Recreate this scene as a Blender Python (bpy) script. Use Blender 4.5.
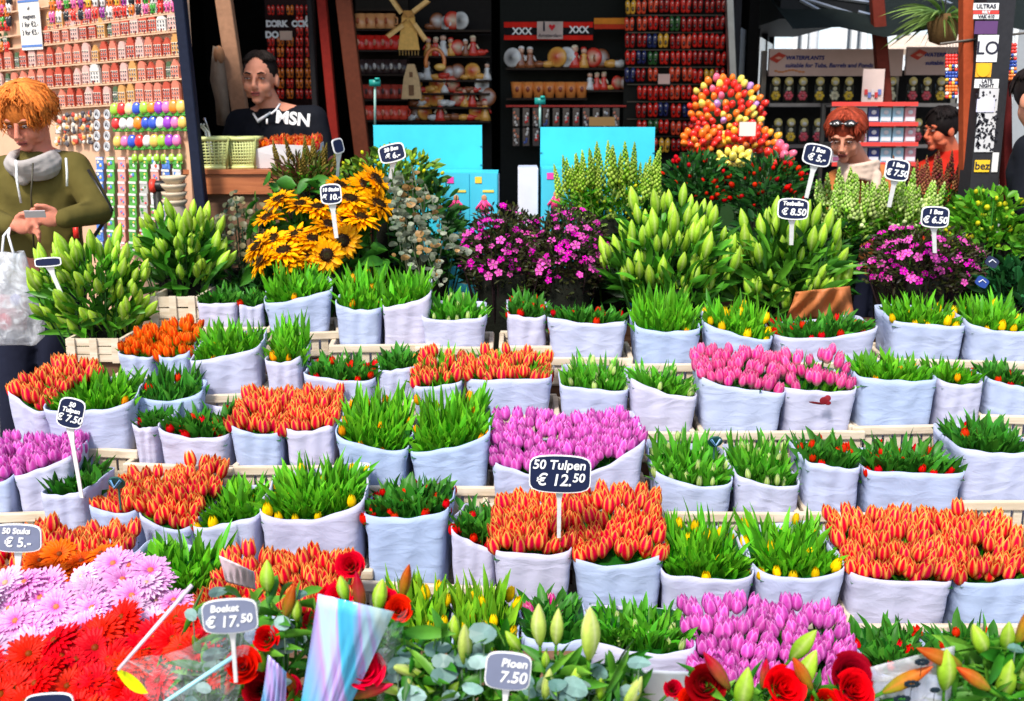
import bpy, math, random
import numpy as np
from mathutils import Vector, Matrix, Euler, Quaternion
random.seed(7); RNG = np.random.default_rng(7)
S = bpy.context.scene
COL = S.collection
for o in list(bpy.data.objects): bpy.data.objects.remove(o)
# ------------------------------------------------------------------ camera, sky, sun, exposure
F = 1080.0; CX, CY = 512.0, 350.5; CAMZ = 1.62; PITCH = math.atan(240 / F)
cd = bpy.data.cameras.new('camera'); cam = bpy.data.objects.new('camera', cd); COL.objects.link(cam)
cam.location = (0, 0, CAMZ); cam.rotation_euler = (math.pi / 2 - PITCH, 0, 0)
cd.sensor_width = 36; cd.lens = 36 * F / 1024; cd.clip_start = .05; cd.clip_end = 600
cd.dof.use_dof = True; cd.dof.focus_distance = 3.1; cd.dof.aperture_fstop = 5.0
S.camera = cam
w = bpy.data.worlds.new('World'); S.world = w; w.use_nodes = True
nt = w.node_tree; bg = nt.nodes['Background']; sky = nt.nodes.new('ShaderNodeTexSky')
SUN_EL, SUN_AZ = math.radians(52), math.radians(205)      # azimuth clockwise from +Y: behind the camera, a little left
sky.sky_type = 'NISHITA'; sky.sun_disc = False; sky.sun_elevation = SUN_EL; sky.sun_rotation = SUN_AZ
sky.air_density = 1.3; sky.dust_density = 2.0
nt.links.new(sky.outputs[0], bg.inputs[0]); bg.inputs[1].default_value = 0.135
sd = bpy.data.lights.new('sun', 'SUN'); sun = bpy.data.objects.new('sun', sd); COL.objects.link(sun)
sdir = Vector((math.sin(SUN_AZ) * math.cos(SUN_EL), math.cos(SUN_AZ) * math.cos(SUN_EL), math.sin(SUN_EL)))
sun.rotation_euler = sdir.to_track_quat('Z', 'Y').to_euler(); sun.location = (0, -5, 12)
sd.energy = 3.1; sd.angle = math.radians(9); sd.color = (1, .95, .88)
S.view_settings.view_transform = 'Standard'; S.view_settings.look = 'None'
S.view_settings.exposure = 0.64; S.view_settings.gamma = 1
S.cycles.max_bounces = 6; S.cycles.diffuse_bounces = 3; S.cycles.transparent_max_bounces = 12
S.render.resolution_x = 1024; S.render.resolution_y = 701
# ------------------------------------------------------------------ geometry of the view -> world points
cp, sp = math.cos(PITCH), math.sin(PITCH)
def P(px, py, Y):
    a = (px - CX) / F; b = (CY - py) / F
    y = cp + b * sp; z = b * cp - sp
    return np.array([a / y * Y, Y, CAMZ + z / y * Y])
RZ0, RY0, RS = .36, 2.7, .41
def ramp(px, py):
    a = (px - CX) / F; b = (CY - py) / F
    y = cp + b * sp; z = b * cp - sp; s = z / y
    # CAMZ + s*Y = RZ0 + RS*(Y-RY0)
    Y = (RZ0 - RS * RY0 - CAMZ) / (s - RS)
    return P(px, py, Y)
def srgb(r, g, b):
    return tuple(((c / 255) / 12.92 if c <= 10 else ((c / 255 + .055) / 1.055) ** 2.4) for c in (r, g, b))
# ------------------------------------------------------------------ materials
def newmat(name):
    m = bpy.data.materials.new(name); m.use_nodes = True
    t = m.node_tree; b = t.nodes['Principled BSDF']; return m, t, b
def colmat(name, rough=.5, spec=.5, transl=0, noise=.12, nscale=60, objrnd=0, bump=0, bscale=200, coat=0, sat=1.0, metal=0):
    """base colour from the mesh's own colours, broken by noise"""
    m, t, b = newmat(name); N = t.nodes; L = t.links
    a = N.new('ShaderNodeAttribute'); a.attribute_name = 'Col'
    tc = N.new('ShaderNodeTexCoord'); nz = N.new('ShaderNodeTexNoise'); nz.inputs['Scale'].default_value = nscale
    nz.inputs['Detail'].default_value = 4
    L.new(tc.outputs['Object'], nz.inputs['Vector'])
    mr = N.new('ShaderNodeMapRange'); mr.inputs['From Min'].default_value = .3; mr.inputs['From Max'].default_value = .7
    mr.inputs['To Min'].default_value = 1 - noise; mr.inputs['To Max'].default_value = 1 + noise
    L.new(nz.outputs['Fac'], mr.inputs['Value'])
    hs = N.new('ShaderNodeHueSaturation'); hs.inputs['Saturation'].default_value = sat
    L.new(a.outputs['Color'], hs.inputs['Color'])
    if objrnd:
        oi = N.new('ShaderNodeObjectInfo'); m2 = N.new('ShaderNodeMapRange')
        m2.inputs['To Min'].default_value = 1 - objrnd; m2.inputs['To Max'].default_value = 1 + objrnd
        L.new(oi.outputs['Random'], m2.inputs['Value'])
        mm = N.new('ShaderNodeMath'); mm.operation = 'MULTIPLY'
        L.new(mr.outputs[0], mm.inputs[0]); L.new(m2.outputs[0], mm.inputs[1]); L.new(mm.outputs[0], hs.inputs['Value'])
        m3 = N.new('ShaderNodeMapRange'); m3.inputs['To Min'].default_value = .5 - .005; m3.inputs['To Max'].default_value = .5 + .005
        mf = N.new('ShaderNodeMath'); mf.operation = 'FRACT'; mx = N.new('ShaderNodeMath'); mx.operation = 'MULTIPLY'; mx.inputs[1].default_value = 7.3
        L.new(oi.outputs['Random'], mx.inputs[0]); L.new(mx.outputs[0], mf.inputs[0]); L.new(mf.outputs[0], m3.inputs['Value']); L.new(m3.outputs[0], hs.inputs['Hue'])
    else: L.new(mr.outputs[0], hs.inputs['Value'])
    L.new(hs.outputs[0], b.inputs['Base Color'])
    b.inputs['Roughness'].default_value = rough; b.inputs['Specular IOR Level'].default_value = spec
    b.inputs['Coat Weight'].default_value = coat; b.inputs['Metallic'].default_value = metal
    if bump:
        n2 = N.new('ShaderNodeTexNoise'); n2.inputs['Scale'].default_value = bscale; L.new(tc.outputs['Object'], n2.inputs['Vector'])
        bp = N.new('ShaderNodeBump'); bp.inputs['Strength'].default_value = bump; bp.inputs['Distance'].default_value = .01
        L.new(n2.outputs['Fac'], bp.inputs['Height']); L.new(bp.outputs[0], b.inputs['Normal'])
    if transl:
        tr = N.new('ShaderNodeBsdfTranslucent'); L.new(hs.outputs[0], tr.inputs['Color'])
        mixs = N.new('ShaderNodeMixShader'); mixs.inputs[0].default_value = transl
        out = N['Material Output']; L.new(b.outputs[0], mixs.inputs[1]); L.new(tr.outputs[0], mixs.inputs[2]); L.new(mixs.outputs[0], out.inputs['Surface'])
    return m
M = {}
M['petal'] = colmat('petal', .5, .14, .22, .14, 90, .24, sat=1.08)
M['leaf'] = colmat('leaf', .42, .28, .2, .18, 40, sat=1.05)
M['paint'] = colmat('paint', .6, .12, 0, .12, 50)
M['gloss'] = colmat('gloss', .22, .5, 0, .06, 30, coat=.3)
M['cloth'] = colmat('cloth', .9, .15, 0, .18, 14, bump=.35, bscale=90)
M['card'] = colmat('card', .5, .3, 0, .05, 12)
M['plastic'] = colmat('plastic', .4, .4, 0, .07, 9, bump=.1, bscale=50)
M['hair'] = colmat('hair', .6, .12, 0, .25, 120)
M['metal'] = colmat('metal', .35, .5, 0, .1, 20, metal=.8)
def skinmat():
    m = colmat('skin', .5, .35, 0, .07, 25, bump=.08, bscale=150)
    b = m.node_tree.nodes['Principled BSDF']; b.inputs['Subsurface Weight'].default_value = .1; b.inputs['Subsurface Scale'].default_value = .01
    return m
M['skin'] = skinmat()
def woodmat(name, c1, c2, scale=6, rough=.75):
    m, t, b = newmat(name); N = t.nodes; L = t.links
    tc = N.new('ShaderNodeTexCoord'); mp = N.new('ShaderNodeMapping'); mp.inputs['Scale'].default_value = (1, 8, 8)
    nz = N.new('ShaderNodeTexNoise'); nz.inputs['Scale'].default_value = scale; nz.inputs['Detail'].default_value = 6; nz.inputs['Distortion'].default_value = .6
    cr = N.new('ShaderNodeValToRGB'); cr.color_ramp.elements[0].position = .3; cr.color_ramp.elements[1].position = .7
    cr.color_ramp.elements[0].color = (*c1, 1); cr.color_ramp.elements[1].color = (*c2, 1)
    L.new(tc.outputs['Object'], mp.inputs[0]); L.new(mp.outputs[0], nz.inputs['Vector']); L.new(nz.outputs['Fac'], cr.inputs[0]); L.new(cr.outputs[0], b.inputs['Base Color'])
    bp = N.new('ShaderNodeBump'); bp.inputs['Strength'].default_value = .3; bp.inputs['Distance'].default_value = .004
    L.new(nz.outputs['Fac'], bp.inputs['Height']); L.new(bp.outputs[0], b.inputs['Normal']); b.inputs['Roughness'].default_value = rough
    return m
M['crate'] = woodmat('crate_wood', (.52, .41, .28), (.74, .64, .50))
M['stand'] = woodmat('stand_wood', (.10, .045, .022), (.2, .10, .05), 5)
M['redwood'] = woodmat('counter_wood', (.28, .07, .02), (.48, .15, .05), 5, .5)
M['darkwood'] = woodmat('dark_wood', (.035, .01, .006), (.09, .03, .015), 5, .5)
def papermat(name, c1, c2):
    m, t, b = newmat(name); N = t.nodes; L = t.links
    tc = N.new('ShaderNodeTexCoord'); mp = N.new('ShaderNodeMapping'); mp.inputs['Scale'].default_value = (1, 1, 2.2)
    L.new(tc.outputs['Object'], mp.inputs[0])
    oi = N.new('ShaderNodeObjectInfo'); ad = N.new('ShaderNodeVectorMath'); ad.operation = 'ADD'; sc = N.new('ShaderNodeMath'); sc.operation = 'MULTIPLY'; sc.inputs[1].default_value = 40
    L.new(oi.outputs['Random'], sc.inputs[0]); L.new(mp.outputs[0], ad.inputs[0]); L.new(sc.outputs[0], ad.inputs[1])
    n1 = N.new('ShaderNodeTexNoise'); n1.inputs['Scale'].default_value = 9; n1.inputs['Detail'].default_value = 3; n1.inputs['Distortion'].default_value = 1.4
    n2 = N.new('ShaderNodeTexVoronoi'); n2.inputs['Scale'].default_value = 9
    wv_ = N.new('ShaderNodeTexNoise'); wv_.inputs['Scale'].default_value = 5; L.new(ad.outputs[0], wv_.inputs['Vector']); wm_ = N.new('ShaderNodeVectorMath'); wm_.operation = 'MULTIPLY_ADD'; wm_.inputs[1].default_value = (.35, .35, .35); L.new(wv_.outputs['Color'], wm_.inputs[0]); L.new(ad.outputs[0], wm_.inputs[2])
    L.new(ad.outputs[0], n1.inputs['Vector']); L.new(wm_.outputs[0], n2.inputs['Vector'])
    cr = N.new('ShaderNodeMix'); cr.data_type = 'RGBA'; cr.inputs[6].default_value = (*c1, 1); cr.inputs[7].default_value = (*c2, 1)
    L.new(oi.outputs['Random'], cr.inputs[0]); L.new(cr.outputs[2], b.inputs['Base Color'])
    b1 = N.new('ShaderNodeBump'); b1.inputs['Strength'].default_value = .18; b1.inputs['Distance'].default_value = .02
    b2 = N.new('ShaderNodeBump'); b2.inputs['Strength'].default_value = .2; b2.inputs['Distance'].default_value = .016
    L.new(n1.outputs['Fac'], b1.inputs['Height']); L.new(n2.outputs['Distance'], b2.inputs['Height']); L.new(b1.outputs[0], b2.inputs['Normal']); L.new(b2.outputs[0], b.inputs['Normal'])
    b.inputs['Roughness'].default_value = .8; b.inputs['Specular IOR Level'].default_value = .2
    tr = N.new('ShaderNodeBsdfTranslucent'); L.new(cr.outputs[2], tr.inputs['Color']); mx = N.new('ShaderNodeMixShader'); mx.inputs[0].default_value = .12
    out = N['Material Output']; L.new(b.outputs[0], mx.inputs[1]); L.new(tr.outputs[0], mx.inputs[2]); L.new(mx.outputs[0], out.inputs['Surface'])
    return m
M['paper'] = papermat('wrapping_paper', (.42, .53, .77), (.58, .56, .73))
def filmmat(name, col, alpha, rough=.12, bst=.6):
    m, t, b = newmat(name); N = t.nodes; L = t.links
    tr = N.new('ShaderNodeBsdfTransparent'); mx = N.new('ShaderNodeMixShader')
    tc = N.new('ShaderNodeTexCoord'); nz = N.new('ShaderNodeTexNoise'); nz.inputs['Scale'].default_value = 16; nz.inputs['Distortion'].default_value = 2
    L.new(tc.outputs['Object'], nz.inputs['Vector'])
    mr = N.new('ShaderNodeMapRange'); mr.inputs['From Min'].default_value = .45; mr.inputs['From Max'].default_value = .72; mr.inputs['To Min'].default_value = alpha; mr.inputs['To Max'].default_value = min(1, alpha * 2.6)
    L.new(nz.outputs['Fac'], mr.inputs['Value']); L.new(mr.outputs[0], mx.inputs[0])
    bp = N.new('ShaderNodeBump'); bp.inputs['Strength'].default_value = bst; bp.inputs['Distance'].default_value = .02; L.new(nz.outputs['Fac'], bp.inputs['Height']); L.new(bp.outputs[0], b.inputs['Normal'])
    b.inputs['Base Color'].default_value = (*col, 1); b.inputs['Roughness'].default_value = rough; b.inputs['Specular IOR Level'].default_value = .8
    out = N['Material Output']; L.new(tr.outputs[0], mx.inputs[1]); L.new(b.outputs[0], mx.inputs[2]); L.new(mx.outputs[0], out.inputs['Surface'])
    return m
M['film'] = filmmat('cellophane', (.75, .85, .9), .16)
M['milky'] = filmmat('milky_plastic', (.72, .74, .80), .42, .35, .22)
# ------------------------------------------------------------------ mesh builder
def rotto(d, up=(0, 0, 1)):
    """rotation matrix whose +Z is d"""
    d = np.array(d, float); d /= np.linalg.norm(d); u = np.array(up, float)
    if abs(d @ u) > .98: u = np.array([0, 1, 0.])
    x = np.cross(u, d); x /= np.linalg.norm(x); y = np.cross(d, x)
    return np.stack([x, y, d], 1)
def rz(a): c, s = math.cos(a), math.sin(a); return np.array([[c, -s, 0], [s, c, 0], [0, 0, 1.]])
def rx(a): c, s = math.cos(a), math.sin(a); return np.array([[1, 0, 0], [0, c, -s], [0, s, c]])
def ry(a): c, s = math.cos(a), math.sin(a); return np.array([[c, 0, s], [0, 1, 0], [-s, 0, c]])
def wpos(o):
    v = Vector(o.location)
    while o.parent: o = o.parent; v = v + Vector(o.location)
    return v
class MB:
    def __init__(s): s.v = []; s.f = []; s.c = []; s.n = 0
    def add(s, V, Fc, col=(.5, .5, .5)):
        V = np.asarray(V, float).reshape(-1, 3); n = s.n
        s.v.append(V); s.f.extend([tuple(i + n for i in f) for f in Fc])
        C = np.asarray(col, float)
        s.c.append(np.broadcast_to(C, (len(V), 3)) if C.ndim == 1 else C); s.n += len(V); return s
    def tpl(s, T, R=None, loc=(0, 0, 0), sc=1.0, mul=1.0):
        V = T[0] * sc
        if R is not None: V = V @ np.asarray(R).T
        return s.add(V + np.asarray(loc), T[1], T[2] * mul)
    def box(s, c, sz, col=(.5, .5, .5), R=None, bev=0):
        x, y, z = [a / 2 for a in sz]
        V = np.array([[-x, -y, -z], [x, -y, -z], [x, y, -z], [-x, y, -z], [-x, -y, z], [x, -y, z], [x, y, z], [-x, y, z]])
        if R is not None: V = V @ np.asarray(R).T
        return s.add(V + np.asarray(c), [(3, 2, 1, 0), (4, 5, 6, 7), (0, 1, 5, 4), (1, 2, 6, 5), (2, 3, 7, 6), (3, 0, 4, 7)], col)
    def tube(s, pts, rad, col=(.5, .5, .5), seg=6, cap=True):
        pts = [np.asarray(p, float) for p in pts]; n = len(pts)
        if not hasattr(rad, '__len__'): rad = [rad] * n
        V = []; a = np.linspace(0, 2 * math.pi, seg, endpoint=False)
        R0 = None
        for i, p in enumerate(pts):
            d = pts[min(i + 1, n - 1)] - pts[max(i - 1, 0)]
            if np.linalg.norm(d) < 1e-9: d = np.array([0, 0, 1.])
            d = d / np.linalg.norm(d)
            if R0 is None: R0 = rotto(d)
            else:
                x = R0[:, 0] - d * (R0[:, 0] @ d); x /= np.linalg.norm(x); R0 = np.stack([x, np.cross(d, x), d], 1)
            V.append(p + rad[i] * (np.outer(np.cos(a), R0[:, 0]) + np.outer(np.sin(a), R0[:, 1])))
        Fc = [(i * seg + j, i * seg + (j + 1) % seg, (i + 1) * seg + (j + 1) % seg, (i + 1) * seg + j) for i in range(n - 1) for j in range(seg)]
        if cap: Fc += [tuple(range(seg))[::-1], tuple((n - 1) * seg + j for j in range(seg))]
        return s.add(np.concatenate(V), Fc, col)
    def lathe(s, prof, col=(.5, .5, .5), seg=16, R=None, loc=(0, 0, 0), lobes=0, lobe=0, cap=True):
        a = np.linspace(0, 2 * math.pi, seg, endpoint=False); V = []; C = []
        k = 1 + lobe * np.cos(a * lobes) if lobes else np.ones(seg)
        cols = np.asarray(col, float)
        for i, (r, z) in enumerate(prof):
            V.append(np.stack([r * k * np.cos(a), r * k * np.sin(a), np.full(seg, z)], 1))
            C.append(np.broadcast_to(cols if cols.ndim == 1 else cols[i], (seg, 3)))
        n = len(prof); V = np.concatenate(V)
        if R is not None: V = V @ np.asarray(R).T
        Fc = [(i * seg + j, i * seg + (j + 1) % seg, (i + 1) * seg + (j + 1) % seg, (i + 1) * seg + j) for i in range(n - 1) for j in range(seg)]
        if cap: Fc += [tuple(range(seg))[::-1], tuple((n - 1) * seg + j for j in range(seg))]
        return s.add(V + np.asarray(loc), Fc, np.concatenate(C))
    def ball(s, c, r, col=(.5, .5, .5), seg=12, rings=8, R=None):
        r = np.broadcast_to(np.asarray(r, float), (3,)); t = np.linspace(0, math.pi, rings + 1)
        a = np.linspace(0, 2 * math.pi, seg, endpoint=False)
        V = np.array([[math.sin(q) * math.cos(b), math.sin(q) * math.sin(b), -math.cos(q)] for q in t[1:-1] for b in a] + [[0, 0, -1], [0, 0, 1]]) * r
        if R is not None: V = V @ np.asarray(R).T
        m = rings - 1
        Fc = [(i * seg + j, i * seg + (j + 1) % seg, (i + 1) * seg + (j + 1) % seg, (i + 1) * seg + j) for i in range(m - 1) for j in range(seg)]
        Fc += [(m * seg, (j + 1) % seg, j) for j in range(seg)] + [(m * seg + 1, (m - 1) * seg + j, (m - 1) * seg + (j + 1) % seg) for j in range(seg)]
        return s.add(V + np.asarray(c), Fc, col)
    def prism(s, pts2, y0, y1, col, R=None, loc=(0, 0, 0)):
        """outline in x,z extruded from y0 (front) to y1"""
        n = len(pts2); V = np.array([[p[0], y0, p[1]] for p in pts2] + [[p[0], y1, p[1]] for p in pts2])
        if R is not None: V = V @ np.asarray(R).T
        return s.add(V + np.asarray(loc), [tuple(range(n)), tuple(range(2 * n - 1, n - 1, -1))] + [(i, i + n, (i + 1) % n + n, (i + 1) % n) for i in range(n)], col)
    def mesh(s, name, mat, off=None, smooth=True):
        me = bpy.data.meshes.new(name); V = np.concatenate(s.v)
        if off is not None: V = V - np.asarray(off)
        me.from_pydata(V.tolist(), [], s.f)
        ca = me.color_attributes.new('Col', 'FLOAT_COLOR', 'POINT')
        C = np.concatenate([np.concatenate(s.c), np.ones((len(V), 1))], 1).astype(np.float32)
        ca.data.foreach_set('color', C.ravel())
        if smooth: me.polygons.foreach_set('use_smooth', [True] * len(me.polygons))
        me.materials.append(M[mat] if isinstance(mat, str) else mat); me.update(); return me
    def build(s, name, mat, parent=None, smooth=False, origin=None):
        off = wpos(parent) if parent else (Vector(origin) if origin is not None else Vector((0, 0, 0)))
        o = bpy.data.objects.new(name, s.mesh(name, mat, off, smooth)); COL.objects.link(o)
        if parent: o.parent = parent
        else: o.location = off
        return o
def tag(o, label=None, cat=None, group=None, kind=None):
    if label: o['label'] = label
    if cat: o['category'] = cat
    if group: o['group'] = group
    if kind: o['kind'] = kind
    return o
def thing(name, loc, label, cat, group=None):
    o = bpy.data.objects.new(name, None); COL.objects.link(o); o.location = Vector([float(a) for a in loc]); o.empty_display_size = .05
    return tag(o, label, cat, group)
def inst(name, me, parent, loc, R=None, sc=1.0):
    o = bpy.data.objects.new(name, me); COL.objects.link(o)
    l = Vector([float(a) for a in loc])
    if parent: l = l - wpos(parent); o.parent = parent
    m = Matrix(np.asarray(R).tolist()) if R is not None else Matrix.Identity(3)
    o.rotation_euler = m.to_euler(); o.location = l
    o.scale = (sc, sc, sc) if not hasattr(sc, '__len__') else sc
    return o
def copy_tree(o, parent=None):
    c = o.copy(); COL.objects.link(c); c.parent = parent
    for ch in list(o.children): copy_tree(ch, c)
    return c
def U(a, b): return random.uniform(a, b)
def lerp(a, b, t): return np.asarray(a, float) * (1 - t) + np.asarray(b, float) * t
# ------------------------------------------------------------------ plant pieces
def blade(mb, base, tip, wd, out, col, col2, rows=5, fold=.25, face=None):
    """one long leaf curving from base to tip; out = horizontal droop vector"""
    base = np.asarray(base, float); tip = np.asarray(tip, float); d = tip - base; L = np.linalg.norm(d)
    out = np.asarray(out, float); V = []; C = []
    side = np.cross(d, face if face is not None else (U(-1, 1), U(-1, 1), .1)); side /= max(np.linalg.norm(side), 1e-6)
    nrm = np.cross(side, d); nrm /= np.linalg.norm(nrm)
    for i in range(rows + 1):
        t = i / rows; c = base + d * t + out * (t * t - t) * -1.0 * .0 + out * t ** 3
        wv = wd * (max(0, math.sin(math.pi * min(1, (.12 + .88 * t)) ** 1.25)) ** .8) if i < rows else 0.0008
        cc = lerp(col, col2, t)
        V += [c - side * wv / 2 + nrm * wv * fold, c, c + side * wv / 2 + nrm * wv * fold]; C += [cc * 1.08, cc * .9, cc * 1.08]
    Fc = []
    for i in range(rows):
        a = i * 3; Fc += [(a, a + 1, a + 4, a + 3), (a + 1, a + 2, a + 5, a + 4)]
    mb.add(np.array(V), Fc, np.array(C))
def petal_cup(h, r, cc, ce, ctip, n=6, openv=.62, edge=1.6, seed=0, base=None, cols=7, rows=6):
    rr = random.Random(seed); mb = MB(); base = base if base is not None else cc
    for k in range(n):
        inner = k % 2; ph = k * 2 * math.pi / n + rr.uniform(-.1, .1); rad = r * (1.0 if not inner else .93); hh = h * rr.uniform(.92, 1.07); ceo, cc_ = ce, cc; cc = lerp(cc, base if base is not None else cc, rr.uniform(0, .12))
        V = []; C = []
        for i in range(rows + 1):
            v = i / rows
            prof = (math.sin(math.pi * min(1, .08 + v * .5)) if v < .84 * .5 else 1) 
            prof = .3 + .7 * math.sin(math.pi / 2 * min(1, v / .42)) if v < .42 else 1 - (1 - openv) * ((v - .42) / .58) ** 1.7
            wdt = 1.12 * (math.sin(math.pi * (.12 + .84 * v)) ** .65) if i < rows else .10
            for j in range(cols):
                u = j / (cols - 1) * 2 - 1
                a = ph + u * wdt * .62
                e = abs(u) ** edge
                R = rad * prof * (1 + .05 * e)
                z = hh * (v - .03 * abs(u) * v)
                V.append([R * math.cos(a), R * math.sin(a), z])
                e2 = min(1, max(0, (abs(u) - .37) / .52)) if edge > 2.5 else e; c = lerp(cc, ce, min(1, e2 * (.45 + .75 * v) + max(0, v - .84) * 2)); c = lerp(base, c, min(1, v * 3.2 + .1))
                if v > .9: c = lerp(c, ctip, .5)
                C.append(c)
        Fc = [(i * cols + j, i * cols + j + 1, (i + 1) * cols + j + 1, (i + 1) * cols + j) for i in range(rows) for j in range(cols - 1)]
        mb.add(V, Fc, np.array(C)); cc = cc_
    mb.ball((0, 0, h * .4), (r * .8, r * .8, h * .4), lerp(cc, base, .3) * .8, 8, 5)
    return mb
# ------------------------------------------------------------------ ground and stepped stand
g = MB(); g.add([(-60, -40, 0), (60, -40, 0), (60, 120, 0), (-60, 120, 0)], [(0, 1, 2, 3)], (.2, .19, .18))
def pavemat():
    m, t, b = newmat('stone_paving'); N = t.nodes; L = t.links
    tc = N.new('ShaderNodeTexCoord'); br = N.new('ShaderNodeTexBrick'); br.inputs['Scale'].default_value = 4
    br.inputs['Color1'].default_value = (.22, .2, .18, 1); br.inputs['Color2'].default_value = (.16, .15, .14, 1); br.inputs['Mortar'].default_value = (.07, .07, .065, 1)
    L.new(tc.outputs['Object'], br.inputs['Vector']); L.new(br.outputs['Color'], b.inputs['Base Color']); b.inputs['Roughness'].default_value = .8
    return m
M['pave'] = pavemat()
tag(g.build('ground', 'pave'), kind='structure')
# ------------------------------------------------------------------ tulip meshes (shared)
RED, YEL = (.78, .035, .012), (.90, .46, .03)
def tul(kind, seed):
    if kind == 'orange': return petal_cup(.056, .0178, (.76, .030, .075), (.95, .58, .16), (.95, .60, .2), seed=seed, base=(.80, .12, .04), edge=2.7, openv=.55 + .12 * (seed % 3))
    if kind == 'salmon': return petal_cup(.048, .0145, (.82, .05, .025), (.92, .36, .10), (.85, .45, .12), seed=seed, base=(.5, .45, .1), edge=2.4)
    if kind == 'purple': return petal_cup(.050, .0165, (.62, .09, .44), (.84, .33, .72), (.88, .50, .80), seed=seed, base=(.72, .3, .55), edge=2)
    if kind == 'pink': return petal_cup(.050, .0155, (.83, .06, .30), (.92, .30, .52), (.9, .5, .6), seed=seed, base=(.6, .6, .35))
    if kind == 'red': return petal_cup(.034, .0125, (.66, .014, .012), (.75, .03, .02), (.8, .06, .02), seed=seed, base=(.5, .1, .02))
    if kind == 'yellow': return petal_cup(.046, .0135, (.92, .55, .015), (.95, .66, .03), (.8, .6, .03), seed=seed, base=(.5, .55, .05), openv=.45)
    if kind == 'amber': return petal_cup(.042, .0125, (.85, .24, .015), (.92, .5, .03), (.8, .6, .03), seed=seed, base=(.35, .45, .04), openv=.45)
    if kind == 'white': return petal_cup(.042, .0092, (.42, .58, .14), (.66, .74, .40), (.8, .84, .62), seed=seed, base=(.2, .42, .06), openv=.4)
TM = {k: [tul(k, i).mesh('tulip_bloom_' + k, 'petal') for i in range(5)] for k in ('orange', 'salmon', 'purple', 'pink', 'red', 'yellow', 'amber', 'white')}
# kind -> (bloom kind, spacing, amount of blooms, leaf share, leaf colours, leaf height above blooms, bud share)
G1, G2 = (.030, .24, .012), (.15, .54, .045)      # fresh green base / tip
D1, D2 = (.018, .13, .016), (.065, .30, .035)      # darker green
K = {
 'orange': ('orange', .0298, 1.0, 40, G1, G2, -.012), 'salmon': ('salmon', .027, .85, 60, G1, G2, .0),
 'purple': ('purple', .0280, 1.0, 36, D1, D2, -.016), 'pink': ('pink', .029, 1.0, 50, D1, D2, -.012),
 'pinkgreen': ('pink', .032, .75, 80, D1, G2, .0),
 'leaf': ('amber', .07, .2, 350, G1, G2, .06), 'leafo': ('amber', .05, .45, 330, G1, G2, .055),
 'leafy': ('yellow', .045, .55, 330, G1, G2, .055), 'white': ('white', .036, .5, 300, G1, (.12, .46, .05), .02),
 'yellows': ('yellow', .036, .6, 340, G1, (.24, .56, .05), .045),
 'darkpink': ('pink', .05, .6, 240, D1, D2, .012),
 'dark': ('red', .034, .6, 300, D1, D2, .018), 'darkleaf': ('red', .07, .2, 300, D1, D2, .02),
 'orangegreen': ('orange', .034, .75, 150, G1, G2, .015),
}
BAGS = {}
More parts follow.
